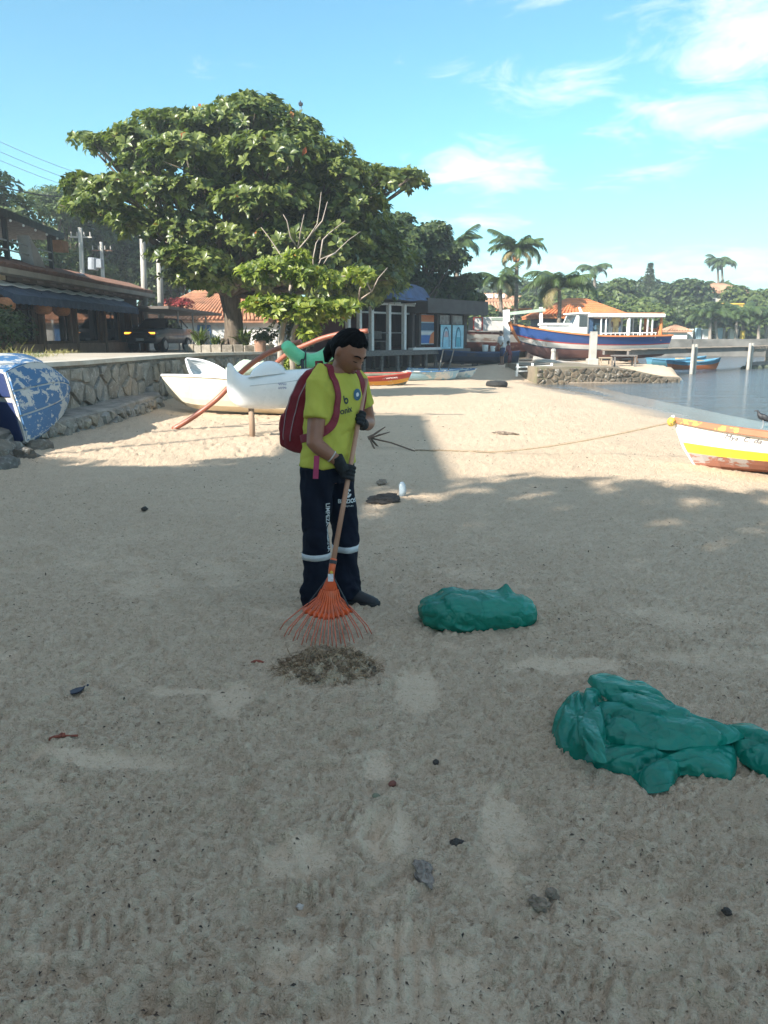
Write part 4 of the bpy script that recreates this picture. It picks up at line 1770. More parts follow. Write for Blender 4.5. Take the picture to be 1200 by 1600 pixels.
# sign band above the awning, pale at its near end
b = MB()
b.box(rl(FXX + 0.02, 25.6, 3.80), (0.22, 7.5, 0.42))
b.build('fascia', pmat('fascia_cream', (0.60, 0.52, 0.38), 0.7, 0.08, 1.5, dirt=(0.35, 0.28, 0.2), dirt_amt=0.5), rest)
b = MB()
b.box(rl(FXX + 0.02, 38.2, 3.80), (0.20, 17.4, 0.40))
f_o = b.build('fascia', pmat('fascia_grey', (0.13, 0.125, 0.115), 0.7, 0.1, 1.5), rest)
f_o['label'] = 'dark grey sign band over the awning'
for k in range(12):
    b = MB()
    b.box(rl(FXX + 0.135, 31.0 + k * 1.25, 3.80), (0.03, 0.62, 0.24))
    b.build('sign_panel', pmat('sign_panel', (0.21, 0.205, 0.19), 0.6, 0.15, 2), f_o)
# sloping strip of tiles along the terrace edge
b = MB()
for k in range(110):
    y = lerp(21, 47, k / 110)
    p0, p1 = rl(FXX - 0.9, y, 4.52), rl(FXX + 0.4, y, 4.06)
    b.tube([p0, p1], [0.13, 0.15], 6)
stuff(b.build('tile_strip', pmat('old_tile', (0.20, 0.105, 0.07), 0.9, 0.3, 2), rest))
# roof terrace pergola: dark roof on posts, hanging lamps
b = MB()
b.bar(rl(FXX - 3.2, 20.5, 6.35), rl(FXX - 3.2, 35.5, 5.85), 6.4, 0.28)
pg = b.build('pergola_roof', black_steel, rest)
for yy in (22.0, 26.4, 30.6, 34.6):
    b = MB()
    b.box(rl(FXX - 0.3, yy, 5.0), (0.16, 0.16, 2.1))
    b.build('pergola_post', black_steel, rest)
b = MB()
for k in range(14):
    b.sphere(rl(FXX + 0.02, 21.0 + k * 1.05, 6.12 - 0.035 * k), 0.05, 8, 5)
b.build('lamp_string', pmat('lamp_bulb', (0.7, 0.7, 0.66), 0.3, 0.05, 3), pg)
b = MB()
b.bar(rl(FXX - 0.25, 21.5, 4.85), rl(FXX - 0.25, 34.5, 4.75), 0.05, 0.05)
b.bar(rl(FXX - 0.25, 21.5, 5.2), rl(FXX - 0.25, 34.5, 5.08), 0.05, 0.05)
b.build('rail', grey_metal, rest)
b = MB()
b.box(rl(FXX - 2.6, 27.5, 5.0), (0.4, 3.5, 0.9))
b.build('bar_counter', dark_wood, rest)
# folded tarpaulins and boxes on the terrace
b = MB()
b.add([rl(FXX - 0.1, 32.2, 5.5), rl(FXX - 0.1, 32.9, 5.0), rl(FXX - 0.1, 33.6, 4.25), rl(FXX - 0.1, 32.4, 4.35), rl(FXX - 0.6, 32.2, 5.5), rl(FXX - 0.6, 32.9, 5.0), rl(FXX - 0.6, 33.6, 4.25), rl(FXX - 0.6, 32.4, 4.35)],
      [(0, 1, 2, 3), (7, 6, 5, 4), (0, 4, 5, 1), (1, 5, 6, 2), (2, 6, 7, 3), (3, 7, 4, 0)])
b.build('side_curtain', pmat('side_curtain', (0.34, 0.33, 0.32), 0.8, 0.15, 3), rest)
b = MB()
b.box(rl(FXX - 0.3, 35.6, 5.45), (0.5, 0.75, 0.45))
b.build('brick_pier', pmat('pier_brick', (0.45, 0.25, 0.16), 0.85, 0.2, 3), rest)

tank = MB()
tank.box(at(120, 441, 37.5), (0.9, 0.9, 0.75), 0.3, taper=0.9)
tag(tank.build('water_tank', pmat('tank_grey', (0.26, 0.30, 0.36), 0.6, 0.15, 3), bevel=0.06), 'small grey blue tank on the restaurant roof below the utility pole', 'tank')
trf = MB()
trf.tube([at(146, 422, 46), at(146, 403, 46)], [0.30, 0.30], 14)
trf.box(at(155, 412, 46), (0.4, 0.4, 0.5))
tag(trf.build('transformer', pmat('transformer_grey', (0.22, 0.24, 0.27), 0.6, 0.2, 3), bevel=0.03), 'grey power transformer hanging beside the leftmost utility pole', 'transformer')

# wicker lanterns under the awning
wick = pmat('wicker', (0.42, 0.17, 0.07), 0.8, 0.25, 14, 0.6, 45)
for u, v, lab in ((8, 476, 'orange wicker lantern cut by the left edge under the awning'), (67, 481, 'middle orange wicker lantern hanging under the blue awning'), (96, 484, 'smallest orange wicker lantern, farthest along the awning')):
    c = onx(u, v, FXX + 0.9)
    t = thing('wicker_lantern', lab, 'lantern', c, group='wicker lanterns under the awning')
    b = MB()
    rings = []
    for j in range(9):
        a = -1.25 + 2.5 * j / 8
        rr = 0.34 * math.cos(a) ** 0.6
        rings.append([Vector((rr * math.cos(k * 0.524), rr * math.sin(k * 0.524), 0.24 * math.sin(a) / math.sin(1.25))) for k in range(12)])
    b.loft(rings)
    b.build('shade', wick, t, smooth=True)
    b = MB()
    b.tube([(0, 0, 0.2), (0, 0, 0.55)], 0.012, 5)
    b.build('cord', black_steel, t)

bush('clipped_hedge', 'dark green hedge at the left edge in front of the restaurant', 'hedge', onx(5, 549, -12.4) + Vector((0, 0, -0.05)), 0.9, 1.6, 0.75, 420, dark_leaf, 0.13, 0.07, 6, 80)
dry_grass = leaf_mat('dry_grass', (0.22, 0.19, 0.08), (0.42, 0.37, 0.18), 0.3, 0.6)
for i, (u, Y) in enumerate(((8, 14.2), (22, 14.8), (50, 16.5), (62, 17.2), (85, 20.0), (102, 22))):
    p = base_at(u, Y, prom_z(Y))
    blade_plant('dry_grass_tuft', ['tall dry grass tuft at the left edge above the blue boat', 'dry grass tuft just right of the tallest one above the blue boat', 'greenish grass tuft on the promenade edge above the blue boat', 'small yellow grass tuft beside the greenish one',
                'low grass tuft near the start of the pale coping', 'flat grass tuft farthest along the promenade edge'][i], 'grass', p, 70, (0.42, 0.30, 0.20, 0.18, 0.2, 0.16)[i], 0.012, dry_grass if i != 2 else light_leaf, 90 + i, 0.8, 'grass tufts on the promenade edge')
bush('bougainvillea', 'red flowering bougainvillea beside the restaurant canopy', 'bush', at(278, 488, 50), 1.1, 0.8, 0.45, 150, leaf_mat('red_flower', (0.16, 0.02, 0.02), (0.42, 0.05, 0.05), 0.3, 0.6), 0.16, 0.12, 6, 81)

# utility poles and wires
for u, vt, Y, r, lab in ((127, 356, 47, 0.14, 'leftmost concrete utility pole with a crossarm'), (160, 378, 50, 0.12, 'leaning thin utility pole behind the restaurant roof'),
                         (222, 300, 46, 0.16, 'pale round utility pole left of its close pair'), (247, 300, 49, 0.17, 'right hand utility pole of the close pair')):
    top = at(u - 2, vt, Y)
    bot = at(u + 5, 525, Y)
    bot.z = gz(Y)
    t = thing('utility_pole', lab, 'pole', bot, group='utility poles along the street')
    b = MB()
    b.tube([Vector((0, 0, -0.2)), top - bot], [r * 1.2, r * 0.85], 10)
    b.build('shaft', concrete, t, smooth=True)
    b = MB()
    d = top - bot
    b.bar(d + Vector((-0.62, 0, -0.5)), d + Vector((0.62, 0.1, -0.5)), 0.07, 0.08)
    cr = b.build('crossarm', brown_wood if u != 127 else concrete, t)
    for k in (-0.55, -0.2, 0.2, 0.55):
        b = MB()
        b.tube([d + Vector((k, 0, -0.45)), d + Vector((k, 0, -0.22))], [0.03, 0.022], 6)
        b.build('insulator', pmat('insulator', (0.55, 0.5, 0.45), 0.3, 0.1, 3), cr)
for i, (a, c, lab) in enumerate(((at(-30, 283, 38), at(160, 304, 46), 'thick black cable sagging from the left edge to the great crown'), (at(-30, 208, 40), at(240, 300, 47), 'uppermost thin wire at the left edge'),
                                 (at(-30, 224, 40), at(240, 312, 47), 'middle thin wire at the left edge'), (at(-30, 238, 40), at(240, 322, 47), 'lower thin wire at the left edge'))):
    b = MB()
    pts = [a.lerp(c, k / 10) + Vector((0, 0, -0.35 * math.sin(math.pi * k / 10))) for k in range(11)]
    b.tube(pts, 0.030 if i == 0 else 0.012, 5)
    tag(b.build('power_line', black_steel if i == 0 else grey_metal), lab, 'wire')


# small white house with a tiled roof
def tiled_roof(mb, a, b_, c, d, rows, colw):
    """half round tile courses on the quad a-b (eave) d-c (ridge)"""
    n = max(2, int((b_ - a).length / colw))
    nrm = (b_ - a).cross(d - a).normalized()
    if nrm.z < 0:
        nrm = -nrm
    for i in range(n):
        f0 = (i + 0.5) / n
        e = a.lerp(b_, f0)
        r_ = d.lerp(c, f0)
        L = (r_ - e).length
        if L < 0.1:
            continue
        for j in range(rows):
            p0 = e.lerp(r_, j / rows) + nrm * 0.03
            p1 = e.lerp(r_, (j + 1.08) / rows) + nrm * 0.012
            w = (b_ - a).normalized() * (colw * 0.42)
            hgt = nrm * colw * 0.36
            mb.add([p0 - w, p0 - w * 0.5 + hgt, p0 + w * 0.5 + hgt, p0 + w, p1 - w, p1 - w * 0.5 + hgt, p1 + w * 0.5 + hgt, p1 + w],
                   [(0, 1, 5, 4), (1, 2, 6, 5), (2, 3, 7, 6), (0, 3, 2, 1)])


def house(name, label, c, size, wall_h, roof_h, over, wmat, rmat, rz=0, hip=True, tiles=True, colw=0.28, rows=9):
    t = thing(name, label, 'house', c, rz)
    L, D = size
    b = MB()
    b.box((0, 0, wall_h / 2 - 0.2), (L, D, wall_h + 0.4))
    t['wall_h'] = wall_h
    w = b.build('wall', wmat, t)
    e = [Vector((-L / 2 - over, -D / 2 - over, wall_h)), Vector((L / 2 + over, -D / 2 - over, wall_h)), Vector((L / 2 + over, D / 2 + over, wall_h)), Vector((-L / 2 - over, D / 2 + over, wall_h))]
    rl_ = L / 2 - (D / 2 if hip else -over)
    r0, r1 = Vector((-rl_, 0, wall_h + roof_h)), Vector((rl_, 0, wall_h + roof_h))
    b = MB()
    b.add(e + [r0, r1] + [p - Vector((0, 0, 0.12)) for p in e], [(0, 1, 5, 4), (1, 2, 5), (2, 3, 4, 5), (3, 0, 4), (6, 7, 1, 0), (7, 8, 2, 1), (8, 9, 3, 2), (9, 6, 0, 3), (9, 8, 7, 6)])
    r_o = b.build('roof', rmat, t)
    if tiles:
        b = MB()
        tiled_roof(b, e[0], e[1], r1, r0, rows, colw)
        if hip:
            tiled_roof(b, e[3], e[0], r0, r0, rows, colw)
            tiled_roof(b, e[1], e[2], r1, r1, rows, colw)
        b.tube([r0, r1], 0.14, 6)
        if hip:
            b.tube([e[0], r0], 0.12, 6)
            b.tube([e[1], r1], 0.12, 6)
        stuff(b.build('roof_tiles', rmat, r_o))
    return t


def window(t, x, y, z, w, h, frame, pane, face='front', shutters=None):
    """framed opening set on a wall; face: front (-y), left (-x), right (+x)"""
    def V(a, b_, c_):
        if face == 'front':
            return Vector((x + a, y - b_, z + c_))
        s = -1 if face == 'left' else 1
        return Vector((x + s * b_, y + a, z + c_))
    def bx(m, a, b_, c_, sa, sb, sc_):
        p = V(a, b_, c_)
        m.box(p, (sa, sb, sc_) if face == 'front' else (sb, sa, sc_))
    f = MB()
    bw = min(w, h) * 0.1
    for a in (-1, 1):
        bx(f, a * (w / 2 - bw / 2), 0.03, 0, bw, 0.10, h)
    for c_ in (-1, 1):
        bx(f, 0, 0.03, c_ * (h / 2 - bw / 2), w - 2 * bw, 0.10, bw)
    o = f.build('window', frame, t)
    p = MB()
    bx(p, 0, 0.01, 0, w - 2 * bw, 0.05, h - 2 * bw)
    p.build('pane', pane, o)
    return o


blue_paint = pmat('blue_shutter', (0.06, 0.16, 0.36), 0.6, 0.15, 4, dirt=(0.2, 0.25, 0.3), dirt_amt=0.3)
hb = base_at(378, 58, 0.72)
wh = house('white_house', 'small white house with red clay tiles and blue shutters behind the great trunk', hb, (12.5, 6.0), 1.9, 2.1, 0.5, white_wall, terracotta, 0.05)
for x, w_, m_ in ((3.4, 0.85, grey_metal), (5.1, 0.8, blue_paint), (-2.2, 0.9, blue_paint)):
    o = window(wh, x, -3.0, 0.95, w_, 1.35, blue_paint, blue_paint if m_ is blue_paint else win_glass)
b = MB()
b.box((-3.4, -6.2, 0.55), (4.2, 0.2, 1.3))
b.build('yard_wall', white_wall, wh)
for x in (4.9, 6.2):
    b = MB()
    b.tube([(x, -4.4, -0.3), (x, -4.4, 1.95)], 0.07, 8)
    b.build('porch_post', white_wall, wh)
pl = MB()
pl.tube([Vector((0, 0, 0)), Vector((0, 0, 0.48))], [0.21, 0.24], 12)
tag(pl.build('brick_drum', pmat('drum_brick', (0.26, 0.15, 0.10), 0.85, 0.25, 5, 0.5, 20), loc=base_at(406, 31, gz(31)), bevel=0.03), 'squat brick coloured drum right of the planting bed', 'drum')


# ---- dark pickup truck
def pickup():
    c = at(252, 547, 43.5)
    c.z = gz(43.5)
    t = thing('pickup_truck', 'dark grey pickup truck with amber lights on, parked beside the restaurant', 'pickup', c, R(-97))
    paint = pmat('truck_paint', (0.028, 0.032, 0.042), 0.38, 0.1, 2, coat=0.3)
    dark = pmat('truck_trim', (0.012, 0.012, 0.014), 0.6, 0.1, 4)
    # body: side profile sections along x (front = +x)
    prof = [(2.62, 0.62, 0.98, 0.80), (2.55, 0.50, 1.06, 0.86), (2.2, 0.46, 1.13, 0.90), (1.25, 0.45, 1.20, 0.92), (0.9, 0.45, 1.22, 0.92), (-0.9, 0.45, 1.20, 0.92), (-1.0, 0.45, 1.22, 0.92), (-2.5, 0.48, 1.24, 0.92), (-2.62, 0.58, 1.20, 0.88)]
    b = MB()
    rings = []
    for x, z0, z1, w in prof:
        rings.append([Vector((x, -w * 0.92, z0)), Vector((x, -w, z0 + 0.2)), Vector((x, -w, z1 - 0.22)), Vector((x, -w * 0.9, z1)), Vector((x, w * 0.9, z1)), Vector((x, w, z1 - 0.22)), Vector((x, w, z0 + 0.2)), Vector((x, w * 0.92, z0))])
    b.loft(rings)
    body = b.build('body', paint, t, smooth=True, autosmooth=R(30))
    b = MB()   # cabin
    rings = []
    for x, z, w in ((1.25, 1.19, 0.80), (0.55, 1.72, 0.66), (0.3, 1.80, 0.64), (-0.7, 1.80, 0.64), (-1.05, 1.66, 0.66), (-1.15, 1.2, 0.82)):
        pass
    lo = [(1.28, 0.82), (-1.12, 0.84)]
    hi = [(0.42, 0.64), (-0.80, 0.65)]
    vs = [(lo[0][0], -0.82, 1.2), (lo[1][0], -0.84, 1.2), (lo[1][0], 0.84, 1.2), (lo[0][0], 0.82, 1.2), (hi[0][0], -0.64, 1.78), (hi[1][0], -0.65, 1.80), (hi[1][0], 0.65, 1.80), (hi[0][0], 0.64, 1.78)]
    b.add(vs, [(3, 2, 1, 0), (4, 5, 6, 7), (0, 1, 5, 4), (1, 2, 6, 5), (2, 3, 7, 6), (3, 0, 4, 7)])
    cab = b.build('cabin', paint, t, bevel=0.06)
    def quad(name, pts, m, par, d):
        n = (Vector(pts[1]) - Vector(pts[0])).cross(Vector(pts[3]) - Vector(pts[0])).normalized()
        cc = sum((Vector(p) for p in pts), Vector()) / 4
        if n.dot(cc - Vector((0, 0, 1.2))) < 0:
            n = -n
        q = MB()
        A = [Vector(p) + n * d for p in pts]
        B = [Vector(p) - n * 0.02 for p in pts]
        q.add(A + B, [(0, 1, 2, 3), (7, 6, 5, 4), (0, 4, 5, 1), (1, 5, 6, 2), (2, 6, 7, 3), (3, 7, 4, 0)])
        return q.build(name, m, par)
    tint = glass_mat('truck_glass', (0.02, 0.025, 0.03), 0.03)
    quad('windscreen', [(1.20, -0.74, 1.25), (1.20, 0.74, 1.25), (0.49, 0.59, 1.735), (0.49, -0.59, 1.735)], tint, cab, 0.012)
    for s in (-1, 1):
        quad('side_window', [(1.05, s * 0.815, 1.27), (0.05, s * 0.825, 1.27), (0.05, s * 0.675, 1.70), (0.42, s * 0.675, 1.70)], tint, cab, 0.012)
        quad('side_window', [(-0.05, s * 0.825, 1.27), (-0.95, s * 0.83, 1.27), (-0.75, s * 0.68, 1.70), (-0.05, s * 0.675, 1.70)], tint, cab, 0.012)
        q = MB()
        q.box((0.98, s * 1.0, 1.33), (0.12, 0.22, 0.16))
        q.build('mirror', dark, t, bevel=0.03)
        q = MB()
        q.box((2.46, s * 0.66, 0.99), (0.30, 0.42, 0.13), R(-14 * s))
        hl = q.build('headlight', pmat('headlight_lens', (0.35, 0.33, 0.3), 0.15, 0.1, 5), t, bevel=0.02)
        m, tt, bb = new_mat('amber_light')
        bb.inputs['Base Color'].default_value = (0.8, 0.25, 0.02, 1)
        bb.inputs['Emission Color'].default_value = (1.0, 0.34, 0.03, 1)
        bb.inputs['Emission Strength'].default_value = 1.8
        q = MB()
        q.box((2.56, s * 0.66, 0.985), (0.16, 0.36, 0.085), R(-14 * s))
        q.build('amber_lamp', m, hl)
    q = MB()
    q.box((2.60, 0, 0.90), (0.08, 0.95, 0.26))
    q.box((2.58, 0, 0.60), (0.14, 1.5, 0.16))
    q.build('grille', dark, t, bevel=0.02)
    q = MB()
    q.box((2.665, 0, 0.66), (0.02, 0.42, 0.13))
    q.build('licence_plate', pmat('plate', (0.5, 0.52, 0.55), 0.5, 0.1, 9), t)
    q = MB()   # bed opening and roll bar
    for s in (-1, 1):
        q.tube([(-1.35, s * 0.72, 1.2), (-1.4, s * 0.68, 1.72), (-2.2, s * 0.74, 1.30)], 0.04, 6)
    q.tube([(-1.4, -0.68, 1.72), (-1.4, 0.68, 1.72)], 0.04, 6)
    q.build('roll_bar', dark, t)
    for x in (1.65, -1.65):
        for s in (-1, 1):
            w = thing('wheel', '', '', (x, s * 0.84, 0.39))
            for k in ('label', 'category'):
                del w[k]
            w.parent = t
            q = MB()
            rings = []
            for yy, rr in ((-0.13, 0.30), (-0.13, 0.37), (-0.08, 0.39), (0.08, 0.39), (0.13, 0.37), (0.13, 0.30)):
                rings.append([Vector((rr * math.cos(k * math.pi / 10), yy, rr * math.sin(k * math.pi / 10))) for k in range(20)])
            q.loft(rings)
            q.build('tyre', pmat('rubber', (0.02, 0.02, 0.02), 0.85, 0.1, 4), w)
            q = MB()
            q.tube([(0, s * 0.08, 0), (0, s * 0.142, 0)], [0.25, 0.22], 14)
            q.build('rim', grey_metal, w)
    return t


pickup()
mur = MB()
mur.box((0, 0, 0.75), (0.16, 2.6, 1.6))
mo = mur.build('painted_wall', worn_mat('mural_wall', (0.55, 0.62, 0.66), (0.10, 0.30, 0.42), 0.55, 1.6, 0.8), loc=base_at(206, 52, gz(52)))
mo.rotation_euler = (0, 0, R(60))
tag(mo, 'pale painted wall panel with blue patches behind the parked pickup', 'wall')

# ================================================================== BOATS AND HUT
def hull_rings(L, B, D, sheer_bow=0.35, sheer_stern=0.1, ns=18, bow_pow=2.0, stern_w=0.7, flare=0.28, rake=0.3, rows=(0.0, 0.18, 0.36, 0.54, 0.7, 0.84, 1.0), tuck=0.12, keel_rise=0.35, rake_stern=0.05):
    """stations from stern (x=-L/2) to bow (x=+L/2); returns [station][row] half points (x, y>=0, z); rows run from keel to sheer"""
    st = []
    for i in range(ns + 1):
        t = i / ns
        if t < 0.45:
            w = lerp(stern_w, 1.0, math.sin(t / 0.45 * math.pi / 2))
        else:
            w = (1 - ((t - 0.45) / 0.55) ** bow_pow)
        w = max(0.012, w)
        zs = D + sheer_bow * max(0, (t - 0.35) / 0.65) ** 2 + sheer_stern * max(0, (0.35 - t) / 0.35) ** 2
        zk = keel_rise * D * max(0, (t - 0.72) / 0.28) ** 2.4 + tuck * D * max(0, (0.25 - t) / 0.25) ** 2
        ring = []
        for r in rows:
            # section: V/round with flare
            ww = w * B / 2 * (r ** 0.42 if r > 0 else 0.0) * (1 - flare + flare * r)
            z = lerp(zk, zs, r ** 1.25)
            x = -L / 2 + L * t + rake * (r - 1) * max(0, (t - 0.6) / 0.4) ** 1.5 + rake_stern * (1 - r) * max(0, (0.2 - t) / 0.2)
            ring.append((x, max(ww, 0.012), z))
        st.append(ring)
    return st


def hull_bands(parent, st, bands, mats, thick=0.03, inner=None, sole=None, gunwale=None, gun_w=0.05, gun_h=0.05, gun_part='gunwale', name='hull'):
    """outer skin in colour bands (row ranges), inner skin, transom and gunwale"""
    nr = len(st[0])
    b = MB()
    for k, (r0, r1) in enumerate(bands):
        b.cur = k
        for s in (1, -1):
            for i in range(len(st) - 1):
                for r in range(r0, r1):
                    q = [st[i][r], st[i + 1][r], st[i + 1][r + 1], st[i][r + 1]]
                    q = [(x, y * s, z) for x, y, z in q]
                    b.add(q, [(0, 1, 2, 3) if s > 0 else (3, 2, 1, 0)])
    b.cur = len(bands) - 1
    ring = st[0]
    for r in range(nr - 1):
        for k, (r0, r1) in enumerate(bands):
            if r0 <= r < r1:
                b.cur = k
        b.add([(ring[r][0], ring[r][1], ring[r][2]), (ring[r + 1][0], ring[r + 1][1], ring[r + 1][2]), (ring[r + 1][0], -ring[r + 1][1], ring[r + 1][2]), (ring[r][0], -ring[r][1], ring[r][2])], [(0, 1, 2, 3)])
    b.cur = 0
    # close the keel
    for i in range(len(st) - 1):
        a, c = st[i][0], st[i + 1][0]
        b.add([(a[0], a[1], a[2]), (a[0], -a[1], a[2]), (c[0], -c[1], c[2]), (c[0], c[1], c[2])], [(0, 1, 2, 3)])
    h = b.build(name, mats, parent, smooth=True, autosmooth=R(40))
    if inner is not None:
        b = MB()
        for s in (1, -1):
            for i in range(1, len(st) - 1):
                for r in range(1, nr - 1):
                    q = [st[i][r], st[i + 1][r], st[i + 1][r + 1], st[i][r + 1]]
                    q = [(x, max(0.0, y - thick) * s, z + (thick * 0.6 if k < 2 else 0)) for k, (x, y, z) in enumerate(q)]
                    b.add(q, [(3, 2, 1, 0) if s > 0 else (0, 1, 2, 3)])
        if sole is not None:
            for i in range(1, int(len(st) * 0.72)):
                q = []
                for j in (i, i + 1):
                    ring = st[j]
                    y = np.interp(sole, [p[2] for p in ring], [p[1] for p in ring]) - thick
                    q.append((ring[0][0], max(0.005, y), sole))
                b.add([(q[0][0], q[0][1], sole), (q[1][0], q[1][1], sole), (q[1][0], -q[1][1], sole), (q[0][0], -q[0][1], sole)], [(3, 2, 1, 0)])
        b.build('inner_skin', inner, parent, smooth=True)
    if gunwale is not None:
        b = MB()
        for s in (1, -1):
            rings = []
            for ring in st:
                x, y, z = ring[-1]
                yo = y + gun_w * 0.35
                yi = max(0.0, y - gun_w * 0.65)
                rings.append([Vector((x, s * yo, z - gun_h * 0.6)), Vector((x, s * yo, z + gun_h * 0.4)), Vector((x, s * yi, z + gun_h * 0.4)), Vector((x, s * yi, z - gun_h * 0.6))])
            b.loft(rings)
        x, y, z = st[0][-1]
        b.bar((x, -y - 0.02, z), (x, y + 0.02, z), gun_w, gun_h)
        b.build(gun_part, gunwale, parent, bevel=0.006)
    return h


def wrap_text(body, size, parent, M, mat, name='lettering', **kw):
    me = text_mesh(body, size, **kw)
    me.materials.append(mat)
    o = link(name, me, parent)
    o.matrix_local = M
    return o


def scribble(parent, M, w, h, lines, mat, seed):
    """illegible painted name: small brush strokes"""
    r_ = random.Random(seed)
    q = MB()
    for li in range(lines):
        y0 = h / 2 - (li + 0.5) * h / lines
        x = -w / 2
        while x < w / 2:
            s = h / lines * 0.7
            q.tube([(x, y0 - s / 2 * r_.random(), 0), (x + s * 0.25, y0 + s / 2, 0.001), (x + s * 0.5, y0 - s / 2, 0), (x + s * 0.7, y0 + s * 0.2, 0)], s * 0.09, 4)
            x += s * r_.uniform(0.7, 1.1)
    o = stuff(q.build('lettering', mat, parent))
    o.matrix_local = M
    return o


def frame(o, x, y):
    """matrix with given local x and y directions"""
    x = Vector(x).normalized()
    z = x.cross(Vector(y)).normalized()
    y = z.cross(x)
    M = Matrix.Identity(4)
    for i in range(3):
        M[i][0], M[i][1], M[i][2], M[i][3] = x[i], y[i], z[i], o[i]
    return M


# ---- fishing boat at the right, white and yellow
bt_white = pmat('boat_white', (0.80, 0.79, 0.76), 0.5, 0.05, 3, dirt=(0.55, 0.46, 0.36), dirt_amt=0.35, dirt_scale=2.5)
bt_yellow = worn_mat('boat_yellow', (0.80, 0.56, 0.03), (0.70, 0.66, 0.5), 0.10, 3.0, 0.5, paint2=(0.78, 0.60, 0.06))
bt_bottom = worn_mat('boat_bottom', (0.27, 0.11, 0.07), (0.30, 0.27, 0.25), 0.42, 2.2, 0.8, (1, 1, 2.5))
bt_rim = worn_mat('boat_rim', (0.40, 0.17, 0.09), (0.60, 0.36, 0.10), 0.42, 5.5, 0.7, (1, 1, 1))
bt_red = worn_mat('boat_inside', (0.33, 0.06, 0.04), (0.35, 0.25, 0.2), 0.3, 4)
bow = at(1053, 667, 10.15)
fb = thing('fishing_boat', 'white and yellow wooden fishing boat drawn up on the sand at the right', 'boat')
Lb = 4.6
heading = Vector((-0.92, 0.39, 0)).normalized()
ang = math.atan2(heading.y, heading.x)
keel_z = -0.10
cx = bow - heading * (Lb / 2)
fb.location = (cx.x, cx.y, -0.085)
fb.rotation_euler = (R(5), R(1.0), ang)
st = hull_rings(Lb, 1.65, 0.40, 0.25, 0.05, 22, 2.1, 0.75, 0.34, 0.32, rows=(0, 0.14, 0.28, 0.40, 0.50, 0.60, 0.80, 0.90, 1.0), keel_rise=0.06)
FBH = hull_bands(fb, st, [(0, 3), (3, 5), (5, 8)], [bt_bottom, bt_yellow, bt_white], inner=bt_red, sole=0.14, gunwale=bt_rim, gun_w=0.075, gun_h=0.075)
b = MB()
b.bar((0.6, -0.66, 0.34), (0.6, 0.66, 0.34), 0.24, 0.035)
b.build('thwart', bt_red, fb)
b = MB()
b.bar((-0.7, -0.74, 0.32), (-0.7, 0.74, 0.32), 0.26, 0.035)
b.build('thwart', bt_red, fb)
for k in range(9):
    x = 1.55 - k * 0.42
    i = min(range(len(st)), key=lambda q: abs(st[q][-1][0] - x))
    b = MB()
    for s in (1, -1):
        b.tube([(st[i][2][0], s * (st[i][2][1] - 0.03), st[i][2][2] + 0.03), (st[i][5][0], s * (st[i][5][1] - 0.045), st[i][5][2]), (st[i][8][0], s * (st[i][8][1] - 0.045), st[i][8][2] + 0.02)], 0.022, 5)
    b.build('rib', bt_red, fb)
b = MB()   # stem post
b.tube([(st[-1][0][0] + 0.0, 0, st[-1][0][2]), (st[-1][4][0] + 0.015, 0, st[-1][4][2]), (st[-1][-1][0] + 0.02, 0, st[-1][-1][2] + 0.05)], [0.016, 0.018, 0.022], 6)
b.build('stem', bt_white, fb)
b = MB()
pk = Vector((1.72, 0.40, 0.22))
b.sphere((1.74, 0.395, 0.30), (0.035, 0.012, 0.03), 8, 6)
# name in script on the bow, camera side (+y local is left of heading; the near side is chosen below)
side = 1 if (Matrix.Rotation(ang, 3, 'Z') @ Vector((0, 1, 0))).y < 0 else -1


def hull_point(st, x, r):
    xs = [ring[r][0] for ring in st]
    ys_ = [ring[r][1] for ring in st]
    zs_ = [ring[r][2] for ring in st]
    return float(np.interp(x, xs, ys_)), float(np.interp(x, xs, zs_))


ink = pmat('script_ink', (0.10, 0.10, 0.13), 0.7, 0.1, 5)
y0_, z0_ = hull_point(st, 1.70, 6)
y1_, z1_ = hull_point(st, 1.20, 6)
y2_, z2_ = hull_point(st, 1.45, 7)
pm, zm = hull_point(st, 1.45, 6)
xd = Vector((1.20, side * y1_, z1_)) - Vector((1.70, side * y0_, z0_))
ud = Vector((1.45, side * y2_, z2_)) - Vector((1.45, side * pm, zm))
M = frame(Vector((1.50, side * (pm + 0.048), zm + 0.045)), xd, ud)
FB_TEXT = (Vector((1.47, side * pm, zm + 0.03)), xd, ud, ink)
# yellow float on the stem head
fl = MB()
fl.sphere((0, 0, 0), (0.055, 0.055, 0.062), 14, 10)
tag(fl.build('mooring_float', worn_mat('float_yellow', (0.62, 0.42, 0.06), (0.2, 0.15, 0.08), 0.35, 9), smooth=True, loc=at(1049, 659, 10.15)), 'small yellow float tied at the bow of the white and yellow boat', 'float')

